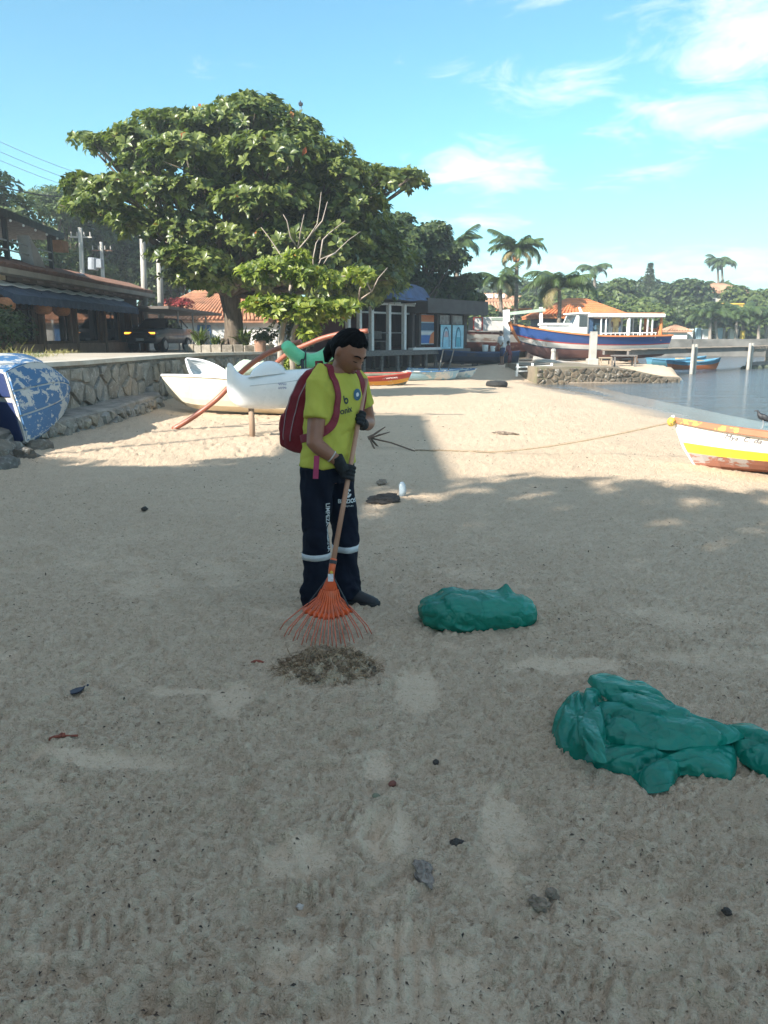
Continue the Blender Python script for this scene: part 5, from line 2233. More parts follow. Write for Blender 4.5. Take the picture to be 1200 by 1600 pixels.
# grapnel anchor and its rope
rust = pmat('rusty_iron', (0.13, 0.085, 0.06), 0.85, 0.3, 20, 0.5, 60)
ga = on(584, 700)
gy = ga.y
an = thing('grapnel_anchor', 'rusty grapnel anchor lying on the sand behind the worker', 'anchor', (ga.x, ga.y, ground(ga.x, ga.y)))
def ap(u, v, dy=0):
    return at(u, v, gy + dy) - an.location
b = MB()
b.tube([ap(577, 684), ap(612, 692), ap(648, 705, -0.25)], [0.014, 0.012, 0.012], 6)
b.build('shank', rust, an)
b = MB()
b.tube([ap(575, 685), ap(584, 681)], [0.03, 0.03], 8)
b.build('crown', rust, an)
for pts in ([ap(577, 684), ap(590, 675, 0.05), ap(602, 667, 0.1)], [ap(577, 685), ap(592, 680, -0.05), ap(609, 675, -0.1)], [ap(577, 684), ap(582, 695, -0.1), ap(588, 707, -0.15)], [ap(578, 684), ap(586, 693, 0.1), ap(594, 702, 0.15)]):
    b = MB()
    b.tube(pts, [0.014, 0.016, 0.007], 6)
    b.build('fluke', rust, an)
rp = MB()
a = at(649, 706, gy - 0.25)
c = at(1045, 661, 10.15)
pts = []
for i in range(41):
    t = i / 40
    p = a.lerp(c, t)
    p.z -= 0.14 * math.sin(math.pi * t ** 0.9)
    p.z = max(p.z, ground(p.x, p.y) + 0.012) if t < 0.45 else p.z
    pts.append(p)
rp.tube(pts, [0.011 + 0.002 * math.sin(i * 2.1) for i in range(41)], 6)
tag(rp.build('mooring_rope', pmat('rope', (0.26, 0.20, 0.13), 0.9, 0.3, 60, 0.6, 150)), 'long slack rope from the rusty anchor to the white and yellow boat', 'rope')

# ---- blue dinghy on its side against the wall
blue_l = worn_mat('dinghy_blue', (0.028, 0.105, 0.235), (0.50, 0.50, 0.48), 0.70, 5.5, 0.7, (1.0, 0.6, 1.3), paint2=(0.04, 0.14, 0.29))
blue_d = worn_mat('dinghy_navy', (0.012, 0.03, 0.115), (0.38, 0.38, 0.40), 0.12, 4.5, 0.6)
old_white = worn_mat('dinghy_edge', (0.55, 0.54, 0.52), (0.30, 0.28, 0.25), 0.4, 6, 0.8)
dg = thing('blue_dinghy', 'flaking blue dinghy leaning on its side against the stone wall at the left edge', 'boat')
# corner points of the hull shell in place: transom (near) and bow end (far)
A0 = at(10, 582, 10.9)      # transom, upper chine
A1 = at(42, 692, 10.55)     # transom, lower chine
G0 = at(-46, 572, 11.3)     # transom, upper gunwale (against the wall)
G1 = at(16, 701, 10.9)      # transom, lower gunwale
stn = []
B0 = [(0.0, 10, 582, 10.9), (0, 42, 692, 10.55)]
stations = [  # gunwale up, chine up, bottom 1/3, bottom 2/3, chine low, gunwale low
    [(-48, 566, 11.45), (10, 582, 10.90), (20, 612, 10.78), (32, 650, 10.68), (42, 690, 10.60), (14, 706, 10.95)],
    [(-25, 556, 12.0), (34, 571, 11.45), (47, 606, 11.35), (56, 642, 11.28), (64, 678, 11.25), (34, 705, 11.6)],
    [(10, 553, 12.6), (62, 567, 12.1), (75, 600, 12.0), (82, 632, 11.95), (86, 662, 11.95), (62, 695, 12.3)],
    [(45, 556, 13.2), (88, 580, 12.75), (97, 598, 12.7), (100, 622, 12.65), (99, 645, 12.65), (84, 676, 12.95)],
    [(78, 572, 13.6), (105, 594, 13.35), (108, 602, 13.3), (108, 614, 13.3), (106, 630, 13.3), (98, 652, 13.45)],
]
P = [[at(u, v, y) for u, v, y in s] for s in stations]
dg.location = (P[1][3].x, P[1][3].y, 0)
P = [[p - dg.location for p in s] for s in P]


def smooth_rows(P, k, sub=5):
    """interpolated line k along the stations"""
    out = []
    n = len(P)
    for i in range(n - 1):
        p0, p1, p2, p3 = P[max(0, i - 1)][k], P[i][k], P[i + 1][k], P[min(n - 1, i + 2)][k]
        for j in range(sub):
            t = j / sub
            out.append(0.5 * ((2 * p1) + (p2 - p0) * t + (2 * p0 - 5 * p1 + 4 * p2 - p3) * t * t + (3 * p1 - p0 - 3 * p2 + p3) * t ** 3))
    out.append(P[-1][k])
    return out


rows_ = [smooth_rows(P, k) for k in range(6)]
nn = len(rows_[0])
for k in range(5):      # planks / strakes, each its own board
    b = MB()
    gap = 0.012
    rings = []
    for i in range(nn):
        a, c = rows_[k][i], rows_[k + 1][i]
        d = (c - a)
        L_ = d.length
        d.normalize()
        nrm = Vector((0.95, -0.25, 0.2)) if k not in (0, 4) else (Vector((0.3, -0.3, 0.9)) if k == 0 else Vector((0.2, -0.4, -0.9)))
        nrm = (nrm - d * nrm.dot(d)).normalized()
        a2, c2 = a + d * min(gap, L_ * 0.2), c - d * min(gap, L_ * 0.2)
        rings.append([a2, a2 + nrm * 0.016, a2.lerp(c2, 0.5) + nrm * 0.028, c2 + nrm * 0.016, c2, a2.lerp(c2, 0.5) - nrm * 0.02])
    b.loft(rings)
    b.build('plank', blue_l, dg, smooth=True, autosmooth=R(35))
b = MB()      # shell behind the seams (white filler) and dark open inside
rings = []
for i in range(nn):
    rings.append([rows_[k][i] for k in range(6)])
b.loft(rings, False, True, closed=False)
b.build('seam_filler', old_white, dg)
tp = [P[0][k] for k in range(6)]
cen = sum(tp, Vector()) / 6
nt = Vector((-0.35, -0.93, 0.05))
b = MB()
outer = tp
b.add([p + nt * 0.02 for p in outer] + [p - nt * 0.02 for p in outer], [(0, 1, 2, 3, 4, 5), (11, 10, 9, 8, 7, 6)] + [(i, (i + 1) % 6, 6 + (i + 1) % 6, 6 + i) for i in range(6)])
tr_o = b.build('transom', old_white, dg)
def tpanel(f0, f1):
    up = lambda f: tp[0].lerp(tp[5], f)
    chi = lambda f: tp[1].lerp(tp[4], f)
    q = [up(f0 + 0.02), chi(f0 + 0.03).lerp(up(f0 + 0.03), 0.06), chi(f1 - 0.03).lerp(up(f1 - 0.03), 0.06), up(f1 - 0.02)]
    b = MB()
    b.add([p + nt * 0.034 for p in q] + [p for p in q], [(0, 1, 2, 3), (7, 6, 5, 4)] + [(i, (i + 1) % 4, 4 + (i + 1) % 4, 4 + i) for i in range(4)])
    b.build('transom_board', blue_d, tr_o, bevel=0.012)
tpanel(0.0, 0.40)
tpanel(0.41, 1.0)
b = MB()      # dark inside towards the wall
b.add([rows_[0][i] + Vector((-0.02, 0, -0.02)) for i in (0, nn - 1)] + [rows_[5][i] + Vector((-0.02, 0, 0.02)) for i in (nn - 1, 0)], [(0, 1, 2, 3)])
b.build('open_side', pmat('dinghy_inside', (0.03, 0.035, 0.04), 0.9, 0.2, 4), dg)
stone_dark = stone_mat('dark_stone', (0.07, 0.065, 0.058), (0.14, 0.13, 0.115), (0.22, 0.205, 0.18))
for u, v, y, s in ((12, 706, 10.4, 0.26), (40, 712, 10.7, 0.18), (60, 700, 11.0, 0.2), (-10, 712, 10.2, 0.3), (4, 728, 10.0, 0.2)):
    q = on(u, v + 10)
    b = MB()
    b.sphere((0, 0, 0), (s * 1.1, s, s * 0.75), 12, 9, Matrix.Rotation(u, 3, 'Z'))
    co = np.array(b.v)
    f_ = 1 + 0.9 * (fbm(co[:, 0] * 4 / s * 0.3 + u, co[:, 1] * 4 / s * 0.3 + co[:, 2] * 5 / s * 0.3, 4, u + 20) - 0.5)
    b.v = [tuple(x) for x in co * f_[:, None]]
    o = b.build('boulder', stone_dark, loc=(q.x - 0.1, q.y + 0.25, s * 0.1), smooth=False)
    tag(o, {12: 'largest dark boulder under the lower edge of the blue dinghy', 40: 'small boulder under the middle of the blue dinghy', 60: 'boulder under the right part of the blue dinghy',
            -10: 'boulder cut by the left edge below the blue dinghy', 4: 'half buried boulder in the lowest place below the blue dinghy'}[u], 'rock', 'boulders under the dinghy')

# ---- cream dinghy on the sand by the wall
gel = pmat('gelcoat_cream', (0.66, 0.60, 0.47), 0.35, 0.08, 1.6, coat=0.2, dirt=(0.42, 0.36, 0.26), dirt_amt=0.5, dirt_scale=1.5)
gel_w = pmat('gelcoat_white', (0.74, 0.75, 0.75), 0.32, 0.05, 2, coat=0.3, dirt=(0.45, 0.45, 0.44), dirt_amt=0.35, dirt_scale=1.6)
cd = thing('cream_dinghy', 'cream coloured fibreglass dinghy resting on the sand behind the white canoe', 'boat')
st = hull_rings(3.9, 1.35, 0.60, 0.10, 0.03, 20, 2.4, 0.75, 0.10, 0.22, keel_rise=0.5)
hull_bands(cd, st, [(0, 6)], [gel], inner=gel, sole=0.18, gunwale=gel_w, gun_w=0.07, gun_h=0.05)
p = at(247, 612, 16.6)
hd = Vector((-0.985, 0.17, 0))
cc = p - hd * 1.95
cd.location = (cc.x, cc.y, 0.03)
cd.rotation_euler = (R(13), R(-2), math.atan2(hd.y, hd.x))
b = MB()
b.bar((0.2, -0.55, 0.42), (0.2, 0.55, 0.42), 0.22, 0.04)
b.build('thwart', gel_w, cd)
# white tender tilted up behind it
td = thing('white_tender', 'small white tender propped bow up against the wall behind the cream dinghy', 'boat')
st = hull_rings(1.9, 0.85, 0.30, 0.08, 0.02, 16, 2.6, 0.85, 0.1, 0.10, keel_rise=0.5)
hull_bands(td, st, [(0, 6)], [gel_w], inner=gel_w, sole=0.12, gunwale=gel_w, gun_w=0.08, gun_h=0.06)
tp0 = at(326, 594, 17.8)
td.scale = (0.82, 0.82, 0.82)
td.location = tp0 + Vector((0.1, 0, -0.12))
td.rotation_euler = Matrix.Rotation(R(28), 3, 'Z').to_4x4().to_euler()
td.rotation_euler = (R(-38), R(-30), R(165))
b = MB()
rg = []
bp = at(384, 578, 15.6)
for k in range(9):
    t = k / 8
    rr = 0.17 * (math.sin(math.pi * (0.1 + 0.8 * t)) ** 0.5) * (1 + 0.1 * math.sin(7 * t))
    rg.append([Vector((t * 0.75 - 0.37, rr * math.cos(a * 0.5236), rr * math.sin(a * 0.5236) + 0.05 * math.sin(9 * t + a))) for a in range(12)])
b.loft(rg)
o = b.build('rolled_tarpaulin', pmat('pale_green_tarp', (0.45, 0.52, 0.40), 0.6, 0.2, 5, 0.4, 12), smooth=True, loc=bp)
o.rotation_euler = (0, R(-12), R(20))
tag(o, 'rolled pale green tarpaulin lying in the cream dinghy', 'tarpaulin')

# ---- white outrigger canoe with brown crossbeams and green float
oc = thing('outrigger_canoe', 'white outrigger canoe with brown curved crossbeams and a green float, raised on a post', 'canoe')
YC = 12.5
oc.location = at(430, 640, YC)
def cp_(u, v, y=YC):
    return at(u, v, y) - oc.location
# hull sections along u: (u, keel v, side v, crease v, deck v, half width)
secs = [(354, 608, 600, 590, 571, 0.025), (357, 622, 609, 592, 567, 0.035), (363, 631, 613, 595, 569, 0.05), (370, 636, 616, 598, 583, 0.09), (380, 640, 619, 601, 588, 0.14), (392, 641, 620, 602, 587, 0.17), (410, 642, 618, 599, 583, 0.20),
        (430, 642, 616, 597, 581, 0.22), (455, 640, 612, 594, 578, 0.23), (480, 638, 608, 590, 577, 0.23), (510, 634, 604, 586, 575, 0.22), (540, 626, 598, 582, 573, 0.17), (560, 612, 592, 580, 572, 0.08)]
b = MB()
rings = []
for u, vk, vs_, vc, vd, hw in secs:
    yy = YC + (u - 400) * 0.004
    k, s_, c_, d_ = (cp_(u, v, yy) for v in (vk, vs_, vc, vd))
    W = Vector((0.12, 1, 0)).normalized() * hw
    rings.append([k, k.lerp(s_, 0.35) - W * 0.72, s_ - W * 0.98, c_ - W, d_ - W * 0.72, d_ + Vector((0, 0, 0.015)), d_ + W * 0.72, c_ + W, s_ + W * 0.98, k.lerp(s_, 0.35) + W * 0.72])
b.loft(rings)
hc = b.build('hull', gel_w, oc, smooth=True)
m = hc.modifiers.new('s', 'SUBSURF')
m.levels = m.render_levels = 2
bake(hc)
b = MB()      # raised cockpit dome
rings = []
for i in range(11):
    t = i / 10
    u = lerp(390, 448, t)
    h_ = math.sin(math.pi * t) ** 0.6
    yy = YC + (u - 400) * 0.004
    d_ = cp_(u, lerp(586, 579, t), yy)
    rings.append([d_ + Vector((0.0, 0.17 * math.cos(a), -0.03 + 0.22 * h_ * max(0, math.sin(a)) ** 0.7)) for a in [math.pi * k / 10 for k in range(11)]])
b.loft(rings, False, False, closed=False)
b.build('cockpit_dome', gel_w, hc, smooth=True)
b = MB()      # paddle-strip crease line
b.tube([cp_(366, 606, YC - 0.13), cp_(400, 602, YC - 0.20), cp_(440, 598, YC - 0.235), cp_(480, 592, YC - 0.24)], 0.006, 5)
b.build('seam', pmat('seam_grey', (0.42, 0.44, 0.46), 0.6, 0.1, 5), hc)
M = frame(cp_(441, 603, YC - 0.265), (1, 0.02, 0.02), (0, 0.12, 1))
scribble(hc, M, 0.13, 0.12, 2, pmat('blue_ink', (0.05, 0.07, 0.25), 0.6, 0.1, 5), 4)
beam_m = pmat('beam_brown', (0.27, 0.085, 0.05), 0.45, 0.15, 4, dirt=(0.18, 0.08, 0.05), dirt_amt=0.4)


def crossbeam(pl, r=0.045):
    pts = []
    for i in range(len(pl) - 1):
        p0, p1, p2, p3 = pl[max(0, i - 1)], pl[i], pl[i + 1], pl[min(len(pl) - 1, i + 2)]
        for j in range(5):
            t = j / 5
            pts.append(0.5 * ((2 * p1) + (p2 - p0) * t + (2 * p0 - 5 * p1 + 4 * p2 - p3) * t * t + (3 * p1 - p0 - 3 * p2 + p3) * t ** 3))
    pts.append(pl[-1])
    q = MB()
    q.tube(pts, r, 8)
    return q.build('crossbeam', beam_m, oc, smooth=True)


crossbeam([cp_(270, 671, 13.5), cp_(300, 653, 13.5), cp_(335, 627, 13.5), cp_(357, 605, 13.5), cp_(374, 585, 13.4), cp_(395, 567, 13.3), cp_(418, 552, 13.2), cp_(442, 542, 13.1), cp_(470, 534, 13.0)])
crossbeam([cp_(420, 578, 15.0), cp_(440, 560, 14.9), cp_(458, 547, 14.8), cp_(480, 538, 14.7), cp_(505, 528, 14.6), cp_(540, 520, 14.5), cp_(575, 517, 14.4)])
green = pmat('float_green', (0.11, 0.50, 0.25), 0.4, 0.12, 4, coat=0.2, dirt=(0.3, 0.6, 0.42), dirt_amt=0.4, dirt_scale=2)
b = MB()
pl = [(446, 538), (452, 545), (464, 556), (478, 563), (494, 562), (508, 556), (519, 548), (530, 545)]
pts = [cp_(u, v, 12.9 + 0.08 * i) for i, (u, v) in enumerate(pl)]
rr = [0.085, 0.115, 0.12, 0.125, 0.12, 0.12, 0.12, 0.08]
fine = []
fr_ = []
for i in range(len(pts) - 1):
    for j in range(4):
        t = j / 4
        p0, p1, p2, p3 = pts[max(0, i - 1)], pts[i], pts[i + 1], pts[min(len(pts) - 1, i + 2)]
        fine.append(0.5 * ((2 * p1) + (p2 - p0) * t + (2 * p0 - 5 * p1 + 4 * p2 - p3) * t * t + (3 * p1 - p0 - 3 * p2 + p3) * t ** 3))
        fr_.append(lerp(rr[i], rr[i + 1], t))
fine.append(pts[-1])
fr_.append(0.05)
fr_[0] = 0.06
b.tube(fine, fr_, 12)
gf = b.build('float', green, oc, smooth=True)
b = MB()
for k in (9, 10):
    pass
c0 = fine[10]
dd = (fine[11] - fine[9]).normalized()
b2 = [c0 + (dd.orthogonal().normalized() * math.cos(a) + dd.cross(dd.orthogonal().normalized()) * math.sin(a)) * 0.135 for a in [k * 0.4488 for k in range(15)]]
b.tube(b2, 0.012, 5)
b.tube([b2[3], cp_(478, 575, 12.8)], 0.012, 5)
b.build('lashing', black_steel, gf)
b = MB()
b.tube([cp_(472, 562, 13.0), cp_(474, 584, 12.8)], 0.03, 6)
b.build('float_strut', black_steel, oc)
pb_ = on(394, 682)
b = MB()
b.tube([(0, 0, -0.2), (0.005, 0, 0.25), (0, 0, 0.50)], [0.052, 0.048, 0.046], 10)
tag(b.build('wooden_post', wood_mat('post_wood', (0.33, 0.23, 0.16), (0.18, 0.12, 0.08), 8, 2), smooth=True, loc=(pb_.x, pb_.y, 0)), 'short round wooden post holding up the white canoe', 'post')


# ---- hut on stilts
hut = thing('stilt_hut', 'dark wooden beach hut on stilts with white posts and surf mural', 'hut')
HA = Vector((-1.7, 35.48, 0))
HB = Vector((4.75, 44.3, 0))
hd_ = (HB - HA).normalized()
hn = Vector((-hd_.y, hd_.x, 0))       # away from the beach
hut.location = (HA.x, HA.y, 0)
HL = (HB - HA).length


def hp(s, d, z):
    return hd_ * s + hn * d + Vector((0, 0, z))


def s_of(u):
    """distance along the hut front seen at column u"""
    k = (u - 600) / 1200 / _cp * 0.985
    # HA + hd*s : x = k*y
    return (k * HA.y - HA.x) / (hd_.x - k * hd_.y)


DZ = 0.90
dark_timber = wood_mat('hut_timber', (0.075, 0.062, 0.055), (0.03, 0.025, 0.022), 4, 2, 0.8, 0.3)
grey_timber = wood_mat('grey_timber', (0.20, 0.185, 0.17), (0.09, 0.08, 0.075), 4, 0, 0.85, 0.3)
b = MB()
rot = math.atan2(hd_.y, hd_.x)
b.box(hp(HL / 2, 1.8, DZ - 0.09), (HL, 3.6, 0.18), rot)
b.build('deck', grey_timber, hut)
b = MB()
b.box(hp(HL / 2, -0.06, DZ - 0.10), (HL + 0.1, 0.10, 0.26), rot)
b.build('deck_beam', grey_timber, hut)
rs = random.Random(6)
k = 0
for s in np.arange(0.4, HL, 1.25):
    for d in (0.15, 2.6):
        b = MB()
        x0 = hp(s + rs.uniform(-0.2, 0.2), d, -0.6)
        b.tube([x0, Vector((x0.x + rs.uniform(-0.06, 0.06), x0.y, DZ - 0.18))], [0.10, 0.09], 8)
        b.build('stilt', grey_timber, hut)
b = MB()
b.box(hp(HL / 2, 3.3, 0.2), (HL, 0.1, 1.3), rot)
b.build('under_wall', dark_timber, hut)
RZ = 3.12
b = MB()
b.box(hp(HL / 2, 3.4, (DZ + RZ) / 2), (HL - 0.8, 0.12, RZ - DZ), rot)
b.box(hp(0.1, 1.8, (DZ + RZ) / 2), (0.12, 3.1, RZ - DZ), rot)
b.build('back_wall', pmat('hut_maroon', (0.09, 0.022, 0.02), 0.8, 0.25, 2), hut)
white_post = pmat('white_post', (0.66, 0.66, 0.65), 0.7, 0.08, 3, dirt=(0.4, 0.38, 0.35), dirt_amt=0.5)
posts_s = [s_of(u) for u in (548, 565, 583, 609, 632)]
for s in posts_s:
    b = MB()
    b.box(hp(s, 0.08, (DZ + RZ) / 2), (0.19, 0.19, RZ - DZ), rot)
    b.build('white_post', white_post, hut, bevel=0.01)
b = MB()
for z, d in ((RZ - 0.03, 0.1), (RZ - 0.42, 0.5)):
    b.bar(hp(posts_s[0] - 0.8, d, z), hp(posts_s[-1] + 2.6, d, z), 0.09, 0.09)
for s in posts_s + [posts_s[-1] + 1.2, posts_s[-1] + 2.4]:
    b.bar(hp(s, -0.6, RZ + 0.02), hp(s, 2.8, RZ + 0.02), 0.07, 0.07)
b.build('white_rafters', white_post, hut)
b = MB()
b.bar(hp(posts_s[0], 0.1, DZ + 0.85), hp(posts_s[-1], 0.1, DZ + 0.85), 0.06, 0.06)
b.build('hand_rail', grey_timber, hut)
# dark flat roof: left bay under a blue tarpaulin, right bay with a deep fascia
b = MB()
b.box(hp(HL * 0.31, 1.6, RZ + 0.20), (HL * 0.64, 4.4, 0.12), rot)
b.build('roof', pmat('roof_dark', (0.05, 0.05, 0.055), 0.85, 0.3, 1.2), hut)
sF = s_of(648)
b = MB()
b.box(hp((sF + HL + 0.9) / 2, 1.6, RZ - 0.02), (HL + 0.9 - sF, 4.6, 0.72), rot)
fa = b.build('roof', pmat('fascia_dark', (0.062, 0.055, 0.052), 0.8, 0.25, 1.5, 0.3, 9), hut)
b = MB()
rings = []
for i in range(17):
    s = lerp(-0.4, posts_s[-1] + 1.4, i / 16)
    row = []
    for j in range(9):
        d = lerp(-0.7, 3.6, j / 8)
        z = RZ + 0.42 + 0.75 * math.sin(math.pi * min(1, j / 8)) ** 0.8 + 0.10 * mnoise.noise(Vector((s * 0.9, d * 0.9, 1))) - 0.25 * (j == 0)
        row.append(hp(s, d, z))
    rings.append(row)
b.loft(rings, False, False, closed=False)
tp_o = b.build('tarpaulin', pmat('blue_tarpaulin', (0.020, 0.05, 0.13), 0.55, 0.3, 2, 0.5, 7, dirt=(0.05, 0.16, 0.42), dirt_amt=0.8, dirt_scale=0.8), hut, smooth=True)
# right bay: glazed panels over the surf mural
sP = [s_of(683), s_of(701), s_of(720)]
b = MB()
b.box(hp((sP[2] + HL) / 2 + 0.0, 0.3, (DZ + RZ) / 2), (HL - sP[2], 0.4, RZ - DZ - 0.4), rot)
b.build('corner_wall', dark_timber, hut)
b = MB()
b.box(hp(HL - 0.15, 1.95, (DZ + RZ) / 2), (0.12, 2.9, RZ - DZ - 0.3), rot)
b.build('side_wall', dark_timber, hut)
b = MB()
b.box(hp(HL * 0.62, 1.95, (DZ + RZ) / 2), (0.12, 2.9, RZ - DZ - 0.3), rot)
b.build('side_wall', dark_timber, hut)
for s in (s_of(644), s_of(654), s_of(680.5), s_of(701), s_of(721)):
    b = MB()
    b.box(hp(s, 0.08, (DZ + RZ - 0.38) / 2), (0.18, 0.2, RZ - DZ - 0.38 + 0.0), rot)
    b.build('dark_post', dark_timber, hut)
b = MB()
b.box(hp((s_of(640) + sP[0]) / 2, -0.02, DZ + 0.06), (sP[0] - s_of(640), 0.3, 0.12), rot)
b.build('white_sill', white_post, hut)
mur_b = pmat('mural_blue', (0.30, 0.58, 0.70), 0.55, 0.15, 2.5, dirt=(0.62, 0.75, 0.8), dirt_amt=0.6, dirt_scale=2)
navy = pmat('mural_navy', (0.03, 0.09, 0.17), 0.6, 0.2, 4)
teal = pmat('mural_teal', (0.10, 0.40, 0.50), 0.6, 0.2, 4)
pink = pmat('mural_pink', (0.45, 0.33, 0.36), 0.6, 0.2, 4)
for i in range(2):
    a, c = sP[i] + 0.10, sP[i + 1] - 0.10
    b = MB()
    zc0, zc1 = DZ + 0.02, DZ + 1.28
    b.box(hp((a + c) / 2, -0.03, (zc0 + zc1) / 2), (c - a, 0.05, zc1 - zc0), rot)
    pn = b.build('mural_panel', mur_b, hut)
    mid = (a + c) / 2
    w = (c - a) * (0.36 if i == 0 else 0.27)
    def arch(w_, z0, z1, d0, d1):
        poly = []
        for k in range(17):
            t = k / 16
            an_ = math.pi * (1 - t)
            poly.append((mid + w_ * math.cos(an_), z0 + (z1 - z0) * math.sin(an_) ** 0.75))
        vs = [hp(s, d0, z) for s, z in poly] + [hp(s, d1, z) for s, z in poly]
        n = len(poly)
        return vs, [tuple(range(n)), tuple(reversed(range(n, 2 * n)))] + [(k, n + k, n + (k + 1) % n, (k + 1) % n) for k in range(n)]
    for (w_, z0, z1, mm, lift, nm) in ((w, zc0 + 0.1, zc1 - 0.10, navy, 0.062, 'painted_arch'), (w * 0.78, zc0 + 0.1, zc1 - 0.2, mur_b if i == 0 else teal, 0.068, 'painted_arch'), (w * 0.55, zc0 + 0.62, zc1 - 0.32, pink if i == 0 else mur_b, 0.074, 'painted_motif')):
        b = MB()
        vs, fs = arch(w_, z0, z1, -lift, -0.05)
        b.add(vs, fs)
        b.build(nm, mm, pn)
    b = MB()
    b.box(hp((a + c) / 2, 0.05, DZ + 1.55), (c - a, 0.03, 0.48), rot)
    b.build('pane', pmat('hut_pane', (0.10, 0.11, 0.12), 0.2, 0.5, 4), hut)
# picture board of a boat hanging in the open bay
b = MB()
sa, sb_ = s_of(657), s_of(678)
b.box(hp((sa + sb_) / 2, 0.15, DZ + 1.03), (sb_ - sa, 0.05, 1.5), rot)
pc = b.build('picture_board', pmat('picture_sky', (0.42, 0.50, 0.56), 0.5, 0.1, 3), hut)
for z0, z1, m_, nm in ((DZ + 1.42, DZ + 1.76, pmat('picture_orange', (0.60, 0.17, 0.05), 0.6, 0.1, 3), 'orange_stripe'), (DZ + 0.34, DZ + 0.74, pmat('picture_blue', (0.04, 0.13, 0.36), 0.6, 0.1, 3), 'blue_stripe'), (DZ + 0.78, DZ + 0.92, white_post, 'white_stripe'), (DZ + 0.98, DZ + 1.36, navy, 'dark_stripe')):
    b = MB()
    b.box(hp((sa + sb_) / 2, 0.115, (z0 + z1) / 2), (sb_ - sa - 0.06, 0.03, z1 - z0), rot)
    b.build(nm, m_, pc)
b = MB()
vs = []
for k in range(13):
    a = math.pi / 2 * k / 12
    vs.append(hp(sb_ - 0.03 - 0.45 * math.cos(a), 0.093, DZ + 0.32 + 0.6 * math.sin(a)))
vs.append(hp(sb_ - 0.03, 0.093, DZ + 0.32))
n = len(vs)
b.add(vs + [p + hn * 0.02 for p in vs], [tuple(range(n)), tuple(reversed(range(n, 2 * n)))])
b.build('orange_disc', MATS['picture_orange'], pc)
# barrel and benches
b = MB()
bc = at(648, 460, 41)
b.tube([bc + Vector((-0.22, 0, 0)), bc + Vector((0.22, 0.15, 0.02))], 0.20, 12)
tag(b.build('blue_drum', pmat('drum_blue', (0.03, 0.22, 0.55), 0.45, 0.1, 3), bevel=0.03), 'bright blue drum lying on the roof edge of the stilt hut', 'drum')
for u, lab in ((600, 'dark bench inside the hut behind the middle white post'), (622, 'dark bench inside the hut behind the right white post')):
    b = MB()
    c = HA + hp(s_of(u), 1.3, DZ)
    b.box((0, 0, 0.44), (1.2, 0.4, 0.06), rot)
    for k in (-0.5, 0.5):
        b.box(hd_ * k + Vector((0, 0, 0.2)), (0.08, 0.34, 0.42), rot)
    b.box(hn * 0.2 + Vector((0, 0, 0.75)), (1.2, 0.05, 0.4), rot)
    tag(b.build('bench', grey_timber, loc=c), lab, 'bench')

# ---- small boats under the hut
red_p = worn_mat('boat_red', (0.42, 0.045, 0.03), (0.45, 0.3, 0.2), 0.12, 3)
yel_p = worn_mat('boat_amber', (0.66, 0.32, 0.035), (0.6, 0.5, 0.3), 0.12, 3)
grn_p = pmat('boat_slime', (0.10, 0.10, 0.07), 0.8, 0.3, 3)
rb_ = thing('rowing_boat', 'red and yellow wooden rowing boat on the sand behind the worker', 'boat')
st = hull_rings(3.6, 1.25, 0.42, 0.10, 0.04, 18, 2.2, 0.8, 0.2, 0.22, rows=(0, 0.15, 0.35, 0.55, 0.66, 0.82, 1.0), keel_rise=0.3)
hull_bands(rb_, st, [(0, 2), (2, 4), (4, 6)], [grn_p, yel_p, red_p], inner=grn_p, sole=0.12, gunwale=red_p, gun_w=0.05, gun_h=0.04)
p = at(644, 585, 26.6)
rb_.location = (p.x - 1.8, 26.9, -0.14)
rb_.rotation_euler = (R(4), 0, R(-4))
y_, z_ = hull_point(st, 1.0, 5)
M = frame(Vector((1.05, -(y_ + 0.03), z_ + 0.02)), (1, 0.12, 0.06), (0, -0.2, 1))
scribble(rb_, M, 0.5, 0.09, 1, white_post, 9)
for i, (u0, v0, Y, L_, rz, mt, lab) in enumerate(((676, 590, 31.0, 2.3, R(14), worn_mat('skiff_blue', (0.30, 0.48, 0.58), (0.6, 0.6, 0.58), 0.5, 3), 'pale blue skiff beside the red and yellow rowing boat'),
                                                  (690, 588, 32.5, 2.9, R(-8), worn_mat('skiff_white', (0.55, 0.62, 0.64), (0.25, 0.42, 0.5), 0.3, 3), 'worn white skiff under the mural end of the stilt hut'))):
    k_ = thing('skiff', lab, 'boat')
    st = hull_rings(L_, 1.0, 0.34, 0.10, 0.03, 14, 2.0, 0.8, 0.2, 0.2, keel_rise=0.3)
    hull_bands(k_, st, [(0, 6)], [mt], inner=mt, sole=0.1, gunwale=blue_l, gun_w=0.06, gun_h=0.05)
    p = at(u0, 596, Y)
    k_.location = (p.x, Y, ground(p.x, Y) - 0.03)
    k_.rotation_euler = (R(8 if i else -6), 0, rz)
    b = MB()
    b.tube([(0.2, 0, 0.1), (0.5, 0.1, 1.25)], 0.03, 6)
    b.build('mast_pole', grey_timber, k_)
ty = on(776, 607, -0.17)
b = MB()
rings = []
for k in range(20):
    a = 2 * math.pi * k / 20
    c = Vector((math.cos(a), math.sin(a), 0))
    rings.append([c * (0.30 + 0.085 * math.cos(q)) + Vector((0, 0, 0.10 + 0.10 * math.sin(q) * (1 + 0.1 * (k % 2)))) for q in [j * 0.7854 for j in range(8)]])
rings.append(rings[0])
b.loft(rings, False, False)
tag(b.build('discarded_tyre', MATS['rubber'], loc=(ty.x, ty.y, ground(ty.x, ty.y) - 0.02)), 'old black tyre lying flat on the sand in front of the slipway', 'tyre')

